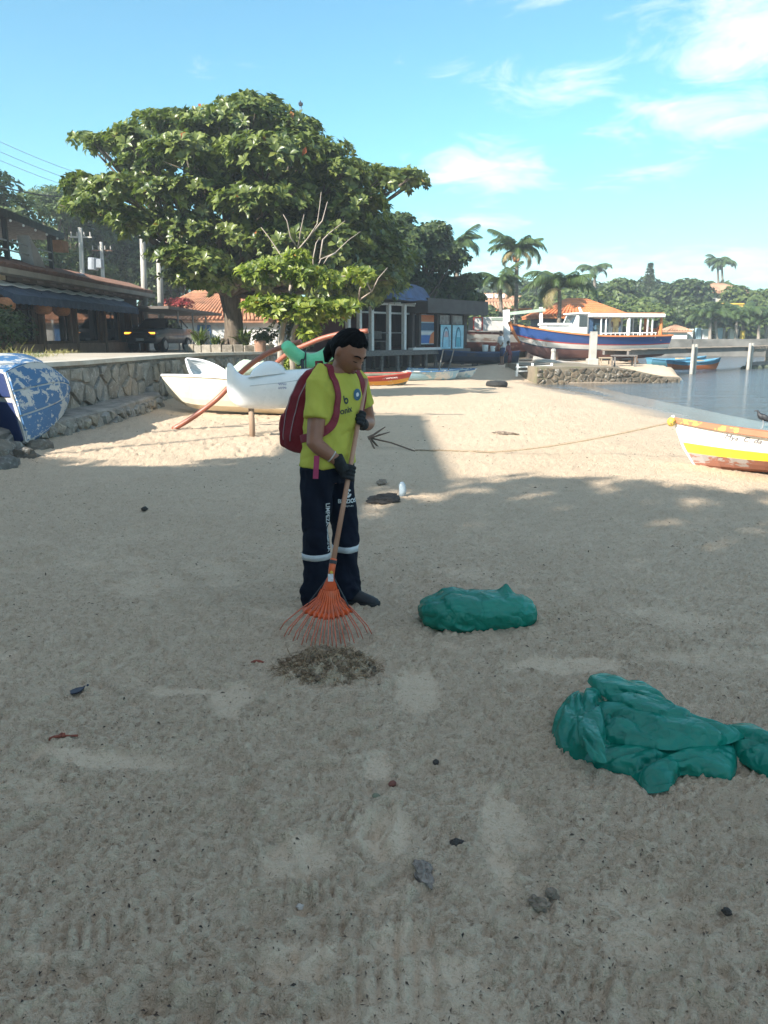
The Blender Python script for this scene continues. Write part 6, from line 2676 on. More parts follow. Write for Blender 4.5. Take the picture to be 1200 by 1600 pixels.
# ================================================================== SLIPWAY, JETTY, FAR SHORE
b_blue = worn_mat('ship_blue', (0.022, 0.075, 0.26), (0.05, 0.12, 0.30), 0.05, 1.0, 0.5)
b_white = worn_mat('ship_white', (0.70, 0.70, 0.68), (0.50, 0.46, 0.42), 0.2, 1.2, 0.5)
b_red = pmat('ship_red', (0.42, 0.06, 0.04), 0.5, 0.15, 3)
b_orange = pmat('ship_orange', (0.56, 0.19, 0.06), 0.6, 0.2, 3)
b_anti = worn_mat('ship_antifoul', (0.20, 0.095, 0.085), (0.34, 0.27, 0.25), 0.42, 0.7, 0.8, (0.5, 1, 2))
b_line = pmat('ship_line', (0.03, 0.05, 0.09), 0.5, 0.1, 3)
ship = thing('wooden_tour_boat', 'large blue and white wooden tour boat hauled out on the slipway', 'boat')
bowp = at(796, 510, 44.5)
ster = at(1036, 530, 46.2)
hd2 = Vector((bowp.x - ster.x, bowp.y - ster.y, 0))
SL = hd2.length
hd2.normalize()
mid = (bowp + ster) / 2
KZ = 0.30
ship.location = (mid.x, mid.y, KZ)
ship.rotation_euler = (0, 0, math.atan2(hd2.y, hd2.x))
st = hull_rings(SL, 2.8, 1.30, 0.68, 0.05, 26, 2.3, 0.72, 0.22, 1.15, rows=(0, 0.14, 0.28, 0.42, 0.46, 0.50, 0.58, 0.66, 0.70, 0.80, 0.90, 1.0), keel_rise=0.30)
hull_bands(ship, st, [(0, 4), (4, 5), (5, 7), (7, 8), (8, 11)], [b_anti, b_line, b_white, b_red, b_blue], inner=b_white, sole=1.05, gunwale=b_orange, gun_w=0.10, gun_h=0.09)
b = MB()
x_, y_, z_ = st[-1][-1]
b.tube([(st[-1][3][0] + 0.02, 0, st[-1][3][2]), (st[-1][7][0] + 0.03, 0, st[-1][7][2]), (x_ + 0.02, 0, z_ + 0.10)], [0.06, 0.09, 0.11], 6)
b.build('stem', b_orange, ship)


def sx(u):
    """position along the boat of photo column u"""
    q = at(u, 525, 45.3)
    return (Vector((q.x, q.y, 0)) - Vector((mid.x, mid.y, 0))).dot(hd2)


def sz(v):
    return at(900, v, 45.2).z - KZ


def sbox(name, u0, u1, v0, v1, w, m, parent=ship, bevel=0.02, y=0.0):
    q = MB()
    q.box(((sx(u0) + sx(u1)) / 2, y, (sz(v0) + sz(v1)) / 2), (abs(sx(u0) - sx(u1)), w, abs(sz(v0) - sz(v1))))
    return q.build(name, m, parent, bevel=bevel)


cabin_m = pmat('cabin_white', (0.72, 0.73, 0.72), 0.45, 0.05, 2, dirt=(0.5, 0.48, 0.45), dirt_amt=0.4)
fc = sbox('fore_cabin', 843, 892, 508, 526, 1.15, cabin_m)
sbox('cabin_coaming', 841, 884, 505, 509, 1.3, cabin_m, fc)
q = MB()      # wheelhouse with sloping front
poly = [(sx(884), sz(530)), (sx(884), sz(510)), (sx(891), sz(491)), (sx(909), sz(491)), (sx(909), sz(530))]
Mx = Matrix(((1, 0, 0), (0, 0, 1), (0, 1, 0))).to_4x4()
q.prism(poly, -0.85, 0.85, Mx)
whs = q.build('wheelhouse', cabin_m, ship, bevel=0.03)
for s in (1, -1):
    q = MB()
    q.box((sx(899), s * 0.86, sz(502)), (0.46, 0.03, 0.62))
    q.build('window', win_glass, whs)
    q = MB()
    q.box((sx(906.6), s * 0.862, sz(508)), (0.05, 0.03, 1.0))
    q.build('door_edge', grey_metal, whs)
q = MB()
q.box((sx(887.7), 0, sz(500)), (0.04, 1.3, 0.5), rot=Matrix.Rotation(R(-22), 3, 'Y'))
q.build('window', win_glass, whs)
sbox('wheelhouse_roof', 887, 911, 489, 491.5, 1.95, cabin_m, whs)
sbox('cabin_back', 908.5, 917, 497, 526, 1.6, pmat('ship_dark_blue', (0.03, 0.07, 0.14), 0.6, 0.2, 3))
# long canopy with orange top
q = MB()
q.box(((sx(906) + sx(1031)) / 2, 0, sz(493.5)), (abs(sx(906) - sx(1031)), 2.6, 0.20))
cn = q.build('canopy', cabin_m, ship, bevel=0.04)
q = MB()
q.box(((sx(908) + sx(1030)) / 2, 0, sz(490.4)), (abs(sx(908) - sx(1030)), 2.35, 0.11))
q.build('canopy_top', pmat('canopy_orange', (0.50, 0.20, 0.11), 0.7, 0.2, 1.5), cn)
for u in (926, 934, 972, 992, 1004, 1012):
    for s in (1, -1):
        q = MB()
        q.tube([(sx(u), s * 1.12, sz(527)), (sx(u - 0.5), s * 1.12, sz(495))], 0.045 if u != 972 else 0.11, 6)
        q.build('canopy_post', cabin_m, ship)
q = MB()
for s in (1, -1):
    q.tube([(sx(926), s * 1.13, sz(521)), (sx(1020), s * 1.10, sz(520))], 0.035, 6)
    for k in range(13):
        u = lerp(928, 1018, k / 12)
        q.tube([(sx(u), s * 1.13, sz(528)), (sx(u), s * 1.13, sz(521))], 0.025, 5)
q.build('rail', cabin_m, ship)
for s in (1, -1):
    q = MB()
    q.tube([(sx(1030), s * 0.9, sz(532)), (sx(1030), s * 0.9, sz(500)), (sx(1029), s * 0.9, sz(490))], [0.10, 0.08, 0.05], 8)
    q.build('stern_post', b_orange, ship)
q = MB()
for k in range(5):
    q.sphere((sx(1031 + (k % 2) * 3), 0.75 - 0.35 * k, sz(520 - 5 * (k % 3))), (0.16, 0.16, 0.24), 8, 6)
q.build('fenders', pmat('fender_orange', (0.52, 0.20, 0.10), 0.6, 0.25, 4), ship, smooth=True)
q = MB()
q.tube([(sx(1019), 0.95, sz(507)), (sx(1019), 0.87, sz(507))], 0.22, 12)
q.build('spare_tyre', MATS['rubber'], ship)
q = MB()
q.tube([(sx(908), 0, sz(492)), (sx(902), 0, sz(480))], [0.09, 0.06], 6)
q.build('mast', cabin_m, ship)
q = MB()
q.box((0.5, 0, -0.12), (SL * 0.75, 0.16, 0.2))
for x in (-2.6, 0, 2.2):
    q.box((x, 0, -0.2), (0.3, 2.0, 0.22))
    for s in (1, -1):
        q.bar((x, s * 0.95, -0.2), (x, s * 0.85, 0.42), 0.14)
q.build('cradle', brown_wood, ship)
q = MB()
q.box((sx(942), 0.36, sz(541)), (0.5, 0.05, 0.9))
q.build('rudder_plate', b_red, ship)

# old red brown boat beyond the bow
old = thing('old_boat', 'old brown and white wooden boat with a red framed cabin behind the tour boat bow', 'boat')
ob = at(700, 540, 50)
old.location = (ob.x + 2.4, 50.5, 0.62)
st = hull_rings(9.0, 2.5, 1.25, 0.25, 0.1, 18, 2.3, 0.8, 0.2, 0.6, rows=(0, 0.15, 0.3, 0.45, 0.55, 0.75, 0.88, 1.0), keel_rise=0.2)
br_ = worn_mat('old_brown', (0.15, 0.05, 0.04), (0.25, 0.15, 0.12), 0.3, 1.2, 0.8)
hull_bands(old, st, [(0, 4), (4, 6), (6, 7)], [br_, worn_mat('old_white', (0.52, 0.50, 0.46), (0.28, 0.2, 0.16), 0.4, 1.1, 0.8, (0.4, 1, 1)), br_], inner=br_, sole=0.95, gunwale=grey_timber, gun_w=0.1, gun_h=0.08)
old.rotation_euler = (0, 0, R(186))
q = MB()
q.box((-0.2, 0, 1.72), (2.3, 1.5, 0.85))
ocb = q.build('cabin', pmat('old_cabin', (0.50, 0.49, 0.46), 0.7, 0.12, 2, dirt=(0.3, 0.26, 0.22), dirt_amt=0.6), old, bevel=0.02)
for x in (-1.37, -0.05, 0.95):
    pass
for x in (0.93, 0.38):
    q = MB()
    q.box((x, 0.765, 1.72), (0.09, 0.03, 0.85))
    q.build('red_frame', b_red, ocb)
for z in (1.32, 2.12):
    q = MB()
    q.box((0.65, 0.765, z), (0.48, 0.03, 0.07))
    q.build('red_frame', b_red, ocb)
q = MB()
q.box((-0.75, 0.765, 2.02), (1.1, 0.03, 0.16))
q.build('green_strip', pmat('old_green', (0.22, 0.27, 0.22), 0.7, 0.2, 3), ocb)
q = MB()
for x in (-3, 0, 3):
    q.box((x, 0, -0.22), (0.5, 1.6, 0.8))
q.build('cradle', dark_timber, old)
# gantry beam standing between the boats
gt = thing('gantry_beam', 'pale green beam carried on white posts above the old boat', 'gantry', at(820, 545, 47.5))
gl_ = gt.location
q = MB()
q.bar(at(788, 491, 47.5) - gl_, at(852, 484, 47.5) - gl_, 0.14, 0.18)
q.build('beam', pmat('beam_green', (0.34, 0.43, 0.34), 0.7, 0.15, 2), gt)
for u, v0, w in ((791, 484, 0.36), (845, 480, 0.18)):
    q = MB()
    q.bar(at(u, v0, 47.6) - gl_, at(u + 1, 548, 47.6) - gl_, w)
    q.build('post', cabin_m, gt)
# low blue hull on blocks
b_hull = worn_mat('hull_blue', (0.025, 0.07, 0.17), (0.06, 0.08, 0.12), 0.4, 1.5)
bh = thing('blue_hull', 'low dark blue wooden hull on blocks in the shade of the slipway', 'boat')
st = hull_rings(4.6, 1.7, 0.60, 0.15, 0.05, 16, 2.2, 0.8, 0.2, 0.3, keel_rise=0.3)
hull_bands(bh, st, [(0, 4), (4, 6)], [b_line, b_hull], inner=dark_timber, sole=0.3, gunwale=b_hull, gun_w=0.08, gun_h=0.06)
p = at(742, 566, 41.5)
bh.location = (p.x, 41.5, 0.16)
bh.rotation_euler = (0, 0, R(172))
q = MB()
for x in (-1.6, 0, 1.5):
    q.box((x, 0, -0.15), (0.3, 1.0, 0.35))
q.build('block', dark_timber, bh)
for i, (u, v, s, lab) in enumerate(((758, 544, 0.17, 'white bucket standing on the low blue hull'), (770, 545, 0.14, 'small white can beside the bucket on the low blue hull'))):
    p = at(u, v, 41.4)
    q = MB()
    q.tube([(0, 0, -s), (0, 0, s)], [s * 0.85, s], 10)
    tag(q.build('paint_bucket', cabin_m, loc=p, bevel=0.01), lab, 'bucket')

# things on the quay
cp2 = at(925, 570, 36.6)
pt = thing('concrete_post', 'square concrete mooring post with a wider foot on the stone quay', 'post', (cp2.x, 36.6, 0.20))
q = MB()
q.box((0, 0, 0.16), (0.50, 0.50, 0.42))
q.build('foot', concrete, pt, bevel=0.03)
q = MB()
q.box((0, 0, 0.95), (0.31, 0.31, 1.22))
q.prism([(-0.155, -0.155), (0.155, -0.155), (0.155, 0.155), (-0.155, 0.155)], 1.561, 1.60)
q.build('shaft', concrete, pt, bevel=0.02)
q = MB()
q.tube([at(832, 562, 38.3), at(850, 566, 38.2), at(880, 569, 38.1), at(916, 572, 38.0)], [0.20, 0.17, 0.16, 0.15], 8)
q.tube([at(838, 563, 38.3), at(835, 557, 38.3)], [0.1, 0.06], 6)
tag(q.build('bleached_log', wood_mat('bleached_wood', (0.42, 0.39, 0.35), (0.25, 0.22, 0.19), 3, 0)), 'bleached log lying along the quay in front of the tour boat', 'log')
q = MB()
q.tube([Vector((0, 0, 0)), Vector((0, 0, 0.55))], [0.14, 0.10], 8)
q.sphere((0, 0, 0.6), 0.13, 8, 6)
tag(q.build('bollard', concrete, loc=base_at(866, 38.6, 0.3)), 'short grey bollard behind the bleached log', 'bollard')
stl = thing('wooden_stool', 'small pale wooden stool standing on the quay right of the concrete post', 'stool', base_at(948, 36.2, 0.10))
q = MB()
q.box((0, 0, 0.52), (0.52, 0.40, 0.05))
q.build('seat', wood_mat('stool_wood', (0.42, 0.33, 0.23), (0.25, 0.18, 0.12), 6, 0), stl)
for x in (-0.22, 0.22):
    for y in (-0.16, 0.16):
        q = MB()
        q.box((x, y, 0.25), (0.045, 0.045, 0.5))
        q.build('leg', MATS['stool_wood'], stl)
q = MB()
q.box((0, -0.16, 0.2), (0.4, 0.03, 0.05))
q.build('stretcher', MATS['stool_wood'], stl)
wt = thing('work_table', 'rough dark work table beside the stool on the quay', 'table', base_at(977, 36.9, 0.08))
q = MB()
q.box((0, 0, 0.62), (1.1, 0.6, 0.06))
q.build('table_top', grey_timber, wt)
for x in (-0.48, 0.48):
    for y in (-0.22, 0.22):
        q = MB()
        q.box((x, y, 0.3), (0.07, 0.07, 0.6))
        q.build('leg', grey_timber, wt)
bn = thing('plastic_bench', 'white plastic bench frame lying on the sand by the quay', 'bench', base_at(836, 34.6, -0.05))
q = MB()
for z in (0.12, 0.30):
    q.bar((-0.8, 0, z), (0.75, 0, z + 0.06), 0.06)
q.build('rail', cabin_m, bn)
for x in (-0.75, -0.1, 0.75):
    q = MB()
    q.bar((x, 0, -0.1), (x + 0.04, 0, 0.48), 0.09)
    q.build('leg', cabin_m, bn)

# ---- jetty
jt = thing('wooden_jetty', 'long wooden jetty on piles with a slatted skirt at its far end', 'jetty')
JA = at(962, 551, 39.0)
JB = at(1262, 534, 60.0)
JA.z = JB.z = 0
jt.location = JA
jd = (JB - JA)
JL = jd.length
jd.normalize()
jn = Vector((jd.y, -jd.x, 0))
JZ = 0.92


def jp(s, d, z):
    return jd * s + jn * d + Vector((0, 0, z))


def js(u):
    k = (u - 600) / 1200 / _cp * 0.985
    return (k * JA.y - JA.x) / (jd.x - k * jd.y)


weather = wood_mat('jetty_wood', (0.25, 0.205, 0.155), (0.12, 0.095, 0.075), 3, 2, 0.85, 0.3)
rj = random.Random(3)
n = int(JL / 0.34)
dk = MB()
for i in range(n):
    s = JL * (i + 0.5) / n
    b = MB()
    b.bar(jp(s, 0.8, JZ + rj.uniform(-0.012, 0.012)), jp(s, -0.8, JZ + rj.uniform(-0.012, 0.012)), JL / n - 0.03, 0.05)
    b.build('deck_plank', weather, jt)
b = MB()
for d in (0.66, -0.66):
    b.bar(jp(0, d, JZ - 0.14), jp(JL, d, JZ - 0.14), 0.12, 0.2)
b.build('stringer', grey_timber, jt)
for u in (1040, 1128, 1165, 1195, 1240):
    s = js(u)
    for d in ((0.95, 0.95) if u in (1040, 1128) else (0.72, -0.72)):
        b = MB()
        s += 0.2
        b.tube([jp(s, d, -1.6), jp(s, d, JZ + (0.24 if u in (1040, 1128) else -0.1))], [0.10, 0.09], 8)
        s += 0.2
        o = b.build('pile', concrete if u in (1040, 1128) else dark_timber, jt)
sk0, sk1 = js(1130), JL
ns_ = int((sk1 - sk0) / 0.27)
for i in range(ns_):
    s = lerp(sk0, sk1, (i + 0.5) / ns_)
    if 1143 < 600 and False:
        continue
    u_gap = js(1138) < s < js(1157)
    b = MB()
    lo = -0.15 if not u_gap else 0.62
    b.bar(jp(s, 0.90, lo + rj.uniform(-0.05, 0.05)), jp(s, 0.90, JZ - 0.04), 0.17, 0.05, up=(jn.x, jn.y, 0))
    b.build('skirt_slat', weather, jt)
b = MB()
b.bar(jp(sk0, 0.86, -0.12), jp(sk1, 0.86, -0.12), 0.14, 0.22)
b.build('lower_waling', grey_timber, jt)
b = MB()      # rocks under the skirt
for i in range(26):
    s = lerp(sk0 + 0.5, sk1, i / 25)
    b.sphere(jp(s, 0.8 + rj.uniform(-0.3, 0.3), -0.42), (0.3, 0.3, 0.2), 7, 5)
b.build('weedy_footing', pmat('weedy_rock', (0.07, 0.085, 0.055), 0.9, 0.35, 3, 0.5, 12), jt)
# small boats moored behind the jetty
for u0, Y, L_, mh, mg, lab in ((1090, 50, 3.4, pmat('skiff_orange', (0.60, 0.16, 0.04), 0.6, 0.15, 2), worn_mat('skiff_rim', (0.10, 0.32, 0.52), (0.4, 0.5, 0.55), 0.2, 2), 'orange skiff with a blue rim moored under the jetty'),
                               (1062, 55, 4.2, worn_mat('skiff_teal', (0.10, 0.30, 0.38), (0.3, 0.42, 0.45), 0.3, 2), worn_mat('skiff_rim2', (0.12, 0.34, 0.50), (0.4, 0.5, 0.55), 0.3, 2), 'teal skiff floating left of the orange one')):
    k_ = thing('moored_skiff', lab, 'boat')
    st = hull_rings(L_, 1.3, 0.62, 0.22, 0.08, 14, 2.1, 0.8, 0.2, 0.25, keel_rise=0.3)
    hull_bands(k_, st, [(0, 4), (4, 6)], [mh, mg], inner=mg, sole=0.3, gunwale=mg, gun_w=0.08, gun_h=0.07)
    p = base_at(u0, Y, WATER_Z - 0.16)
    k_.location = p
    k_.rotation_euler = (0, 0, R(6))
    b = MB()
    b.box((0.2, 0.0, 0.62), (0.5, 0.6, 0.18))
    b.build('cargo', pmat('cargo_cloth', (0.5, 0.36, 0.2), 0.8, 0.3, 4), k_)

# ---- houses behind
or_roof = pmat('orange_tile', (0.52, 0.18, 0.065), 0.8, 0.2, 1.2, 0.3, 18, dirt=(0.30, 0.12, 0.06), dirt_amt=0.6, dirt_scale=0.8)
dk_blue = pmat('shack_blue', (0.035, 0.065, 0.10), 0.7, 0.25, 2)
sh = house('tiled_shack', 'dark blue shack under a bright orange tiled roof behind the tour boat', base_at(897, 62, 0.5), (6.0, 4.6), 2.5, 1.35, 0.6, dk_blue, or_roof, 0.03, rows=8, colw=0.3)
for x in (-2.0, -0.3, 1.5):
    window(sh, x, -2.3, 1.4, 1.2, 1.3, pmat('shack_frame', (0.08, 0.16, 0.22), 0.6, 0.2, 3), win_glass)
b = MB()
b.bar((-6.2, -1.0, 3.05), (-3.9, -1.0, 3.1), 2.6, 0.10)
b.build('lean_to_roof', or_roof, sh)
b = MB()
b.box((-5.4, -1.5, 1.0), (1.0, 0.6, 1.2))
b.build('brick_base', pmat('shack_brick', (0.35, 0.16, 0.10), 0.85, 0.2, 3), sh)
big = base_at(783, 100, 3.0)
bhs = thing('cream_house', 'large cream hillside house with two tiers of clay tiled roof', 'house', big)
lz = at(783, 505, 100).z - big.z


def hz_(v):
    return at(783, v, 100).z - big.z


def hx_(u):
    return at(u, 500, 100).x - big.x


pale = pmat('pale_stucco', (0.66, 0.58, 0.47), 0.85, 0.08, 0.6)
clay = pmat('clay_roof', (0.46, 0.26, 0.16), 0.85, 0.2, 0.8)
b = MB()
b.box(((hx_(732) + hx_(838)) / 2, 0, (hz_(520) + hz_(485)) / 2), (hx_(838) - hx_(732), 7, hz_(485) - hz_(520)))
b.build('wall', pale, bhs)
b = MB()
b.box(((hx_(735) + hx_(800)) / 2, 2, (hz_(485) + hz_(470)) / 2), (hx_(800) - hx_(735), 5, hz_(470) - hz_(485)))
b.build('upper_wall', pale, bhs)


def slab_roof(name, u0, u1, v0, v1, y0, y1, m, rows=10):
    b = MB()
    A, B_ = Vector((hx_(u0), y0, hz_(v1))), Vector((hx_(u1), y0, hz_(v1)))
    C, D_ = Vector((hx_(u1 - 6), y1, hz_(v0))), Vector((hx_(u0 + 6), y1, hz_(v0)))
    dn = Vector((0, 0, -0.15))
    b.add([A, B_, C, D_, A + dn, B_ + dn, C + dn, D_ + dn], [(0, 1, 2, 3), (7, 6, 5, 4), (0, 4, 5, 1), (1, 5, 6, 2), (2, 6, 7, 3), (3, 7, 4, 0)])
    o = b.build(name, m, bhs)
    q = MB()
    tiled_roof(q, A, B_, C, D_, rows, 0.4)
    stuff(q.build('roof_tiles', m, o))
    return o


slab_roof('roof', 728, 800, 457, 470, -1.5, 4, clay)
slab_roof('roof', 726, 842, 470, 486, -4.2, -0.4, clay)
slab_roof('roof', 795, 836, 462, 474, -2.0, 3, clay)
for u in (760, 778):
    b = MB()
    b.box((hx_(u), -0.8, hz_(463)), (1.1, 0.6, 0.45))
    b.build('dormer', cabin_m, bhs)
for u, v in ((745, 495), (766, 492), (790, 497), (806, 494), (822, 490), (765, 503)):
    window(bhs, hx_(u), -3.5, hz_(v), 0.7, 0.75, cabin_m, win_glass)
b = MB()
b.box((hx_(785), -3.9, hz_(499)), (hx_(826) - hx_(745), 0.8, 0.25))
b.build('balcony', cabin_m, bhs)
hh = at(1118, 480, 116)
hv = house('hill_house', 'pale house with a low clay roof on the hilltop below the twin palms', (hh.x, 116, hh.z - 1.5), (6.2, 5.0), 3.4, 1.35, 0.7, pale, clay, 0.1, rows=6, colw=0.4)
for x in (-1.8, 0.2, 2.0):
    window(hv, x, -2.5, 2.2, 0.9, 1.0, cabin_m, win_glass)
yw = at(1140, 479, 104)
b = MB()
b.box((0, 0, -0.5), (2.9, 1.6, 1.8))
b.box((0, -0.85, 0.3), (3.0, 0.2, 0.12))
tag(b.build('yellow_wall', pmat('yellow_stucco', (0.66, 0.42, 0.06), 0.8, 0.12, 1), loc=yw), 'yellow walled outbuilding among the trees under the hilltop house', 'building')
wb = at(1152, 455, 120)
b = MB()
b.box((0, 0, -0.9), (1.6, 1.6, 2.6))
b.box((0, 0, 0.46), (1.8, 1.8, 0.12))
tag(b.build('white_water_tower', white_wall, loc=wb), 'small white block standing above the trees right of the hilltop house', 'tower')
kb = base_at(1054, 84.5, 0.95)
ki = house('kiosk', 'small kiosk with a clay roof on the far shore right of the tour boat', kb, (2.0, 1.8), 1.15, 0.55, 0.35, white_wall, clay, 0.0, rows=5, colw=0.3)
for i, u in enumerate((1078, 1090, 1103, 1125, 1145)):
    p = base_at(u, 85.5, 0.95)
    b = MB()
    b.box((0, 0, 0.7), (0.9 if i > 1 else 0.5, 0.5, 1.4 + 0.2 * (i % 2)))
    b.box((0, -0.27, 1.1), (0.4, 0.06, 0.4))
    tag(b.build('shore_booth', [white_wall, pmat('booth_blue', (0.35, 0.5, 0.58), 0.7, 0.1, 2)][i in (1, 3)], loc=p), ['narrow white booth on the far shore nearest the kiosk', 'narrow pale blue booth on the far shore', 'wide white booth left of the pale trunked palm',
        'wide pale blue booth between the shore palms', 'wide white booth left of the yellow trunked palm'][i], 'booth', 'booths on the far shore')


# ---- people in the distance
def small_person(label, base, h, facing, shirt, legs, skin, pose='stand', hair=(0.02, 0.015, 0.012)):
    t = thing('person', label, 'person', base, facing)
    k = h / 1.72
    sk = pmat('skin_%.2f' % skin[0], skin, 0.55, 0.08, 12)
    lean = 0.12 if pose == 'bend' else 0.0
    b = MB()
    L = lambda pts, rr, n=8: b.tube([Vector(p) * k for p in pts], [r * k for r in rr], n)
    # skeleton limbs, tapering
    for s in (1, -1):
        L([(0, 0.09 * s, 0.92), (0.03, 0.10 * s, 0.50), (0.0, 0.10 * s, 0.10)], [0.085, 0.058, 0.04])
        L([(-0.04, 0.10 * s, 0.04), (0.08, 0.10 * s, 0.04), (0.18, 0.11 * s, 0.025)], [0.04, 0.045, 0.025])
        L([(lean, 0.19 * s, 1.40), (lean + 0.02, 0.25 * s, 1.12), (lean + 0.16, 0.22 * s, 0.92)], [0.05, 0.042, 0.03])
        L([(lean + 0.15, 0.22 * s, 0.93), (lean + 0.2, 0.22 * s, 0.85), (lean + 0.2, 0.21 * s, 0.80)], [0.03, 0.035, 0.02])
    rings = []
    for z, a, c, x in ((0.84, 0.13, 0.10, 0), (0.95, 0.16, 0.115, 0), (1.08, 0.145, 0.10, lean * 0.5), (1.25, 0.17, 0.115, lean), (1.38, 0.19, 0.11, lean), (1.45, 0.10, 0.08, lean), (1.50, 0.055, 0.055, lean)):
        rings.append([Vector((x + c * math.cos(q), a * math.sin(q), z)) * k for q in [j * 0.5236 for j in range(12)]])
    b.loft(rings)
    L([(lean, 0, 1.44), (lean + 0.015, 0, 1.56)], [0.055, 0.05])
    b.sphere(Vector((lean + 0.03, 0, 1.62)) * k, (0.095 * k, 0.075 * k, 0.115 * k), 14, 10)
    b.tube([Vector((lean + 0.11, 0, 1.63)) * k, Vector((lean + 0.14, 0, 1.60)) * k], [0.012 * k, 0.016 * k], 6)
    body = b.build('body', sk, t, smooth=True)
    m = body.modifiers.new('r', 'REMESH')
    m.mode = 'VOXEL'
    m.voxel_size = 0.018
    bake(body)
    body.data.polygons.foreach_set('use_smooth', [True] * len(body.data.polygons))
    b = MB()
    rings = []
    for z, a, c, x in ((0.88, 0.175, 0.13, 0), (1.0, 0.17, 0.125, 0), (1.25, 0.19, 0.13, lean), (1.39, 0.205, 0.122, lean), (1.46, 0.12, 0.095, lean), (1.485, 0.07, 0.07, lean)):
        rings.append([Vector((x + c * math.cos(q), a * math.sin(q), z)) * k for q in [j * 0.5236 for j in range(12)]])
    b.loft(rings)
    for s in (1, -1):
        b.tube([Vector((lean, 0.16 * s, 1.42)) * k, Vector((lean + 0.01, 0.235 * s, 1.16)) * k], [0.075 * k, 0.065 * k], 8)
    b.build('shirt', pmat('shirt_%.2f_%.2f' % shirt[:2], shirt, 0.85, 0.1, 8, 0.3, 20), t, smooth=True)
    b = MB()
    rings = []
    for z, a, c in ((0.80, 0.14, 0.12), (0.93, 0.175, 0.13)):
        rings.append([Vector((c * math.cos(q), a * math.sin(q), z)) * k for q in [j * 0.5236 for j in range(12)]])
    b.loft(rings)
    for s in (1, -1):
        b.tube([Vector((0, 0.085 * s, 0.9)) * k, Vector((0.03, 0.10 * s, 0.46)) * k], [0.10 * k, 0.085 * k], 8)
    b.build('shorts', pmat('legs_%.2f_%.2f' % legs[:2], legs, 0.85, 0.1, 8), t, smooth=True)
    b = MB()
    b.sphere(Vector((lean + 0.012, 0, 1.655)) * k, (0.097 * k, 0.083 * k, 0.095 * k), 12, 8)
    b.build('hair', pmat('hair_%.2f' % hair[0], hair, 0.6, 0.2, 20), t, smooth=True)
    return t


small_person('man in a white shirt bending over the low blue hull', base_at(786, 39.6, 0.16), 1.66, R(200), (0.62, 0.64, 0.66), (0.03, 0.05, 0.12), (0.20, 0.11, 0.075), 'bend')
small_person('person in dark maroon clothes beside the man in the white shirt', base_at(798, 36.8, 0.02), 1.35, R(150), (0.13, 0.025, 0.035), (0.10, 0.03, 0.035), (0.16, 0.09, 0.06), 'bend')
pd = at(961, 524, 45.3)
small_person('person in a pale yellow shirt standing under the canopy of the tour boat', (pd.x, 45.3, KZ + 1.06), 1.55, R(250), (0.70, 0.58, 0.28), (0.55, 0.45, 0.25), (0.20, 0.11, 0.075))


# ---- vultures
def vulture(label, base, h, facing):
    t = thing('vulture', label, 'bird', base, facing)
    bk = pmat('black_feather', (0.018, 0.019, 0.023), 0.55, 0.3, 30, 0.4, 60)
    b = MB()
    pr = [(-0.62, 0.30, 0.03, 0.02), (-0.45, 0.38, 0.08, 0.045), (-0.25, 0.48, 0.15, 0.13), (-0.02, 0.58, 0.17, 0.18), (0.15, 0.66, 0.14, 0.17), (0.25, 0.76, 0.075, 0.10), (0.28, 0.86, 0.05, 0.065), (0.33, 0.93, 0.052, 0.055), (0.42, 0.94, 0.03, 0.03), (0.50, 0.90, 0.01, 0.012)]
    rings = []
    for i, (x, z, a, c) in enumerate(pr):
        p0 = Vector(pr[max(0, i - 1)][0:1] + (0,) + pr[max(0, i - 1)][1:2])
        p1 = Vector(pr[min(len(pr) - 1, i + 1)][0:1] + (0,) + pr[min(len(pr) - 1, i + 1)][1:2])
        d = (p1 - p0).normalized()
        u = Vector((-d.z, 0, d.x))
        rings.append([(Vector((x, 0, z)) + Vector((0, 1, 0)) * a * math.cos(q) + u * c * math.sin(q)) * h for q in [j * 0.6283 for j in range(10)]])
    b.loft(rings)
    b.build('body', bk, t, smooth=True)
    for s in (1, -1):
        b = MB()
        rings = []
        for x, z, w, hh_ in ((0.12, 0.66, 0.02, 0.10), (-0.1, 0.58, 0.03, 0.15), (-0.35, 0.46, 0.025, 0.10), (-0.66, 0.33, 0.01, 0.03)):
            rings.append([Vector((x, s * (0.165 - 0.10 * max(0, -x - 0.1)) + w * math.cos(q) * 1.0, z + hh_ * math.sin(q))) * h for q in [j * 0.7854 for j in range(8)]])
        b.loft(rings)
        b.build('wing', bk, t, smooth=True)
        b = MB()
        b.tube([Vector((0.02, s * 0.07, 0.46)) * h, Vector((-0.03, s * 0.07, 0.22)) * h, Vector((0.02, s * 0.07, 0.0)) * h, Vector((0.10, s * 0.08, 0.0)) * h], [0.035 * h, 0.02 * h, 0.015 * h, 0.01 * h], 6)
        b.build('leg', grey_metal, t)
    return t


vb = on(1192, 662, -0.33)
vulture('black vulture standing on the sand at the right edge by the water', (vb.x, vb.y, ground(vb.x, vb.y)), 0.42, R(160))
vt = at(470, 172, 33)
vulture('black vulture perched on top of the great almond tree', (vt.x, vt.y, vt.z - 0.05), 0.45, R(100))

# ================================================================== THE WORKER
F = Vector((0.8, -0.6, 0))
Lv = Vector((0.6, 0.8, 0))
Z = Vector((0, 0, 1))
WK = Vector((-0.33, 4.45, 0.0))
gzw = ground(-0.3, 4.42)
worker = thing('person', 'worker in lime yellow shirt and navy trousers raking the beach, wearing black gloves', 'person', (WK.x, WK.y, gzw - 0.005))


def W(x, y, z):
    """world place (above the sand) -> the worker's frame"""
    return Vector((x - WK.x, y - WK.y, z))


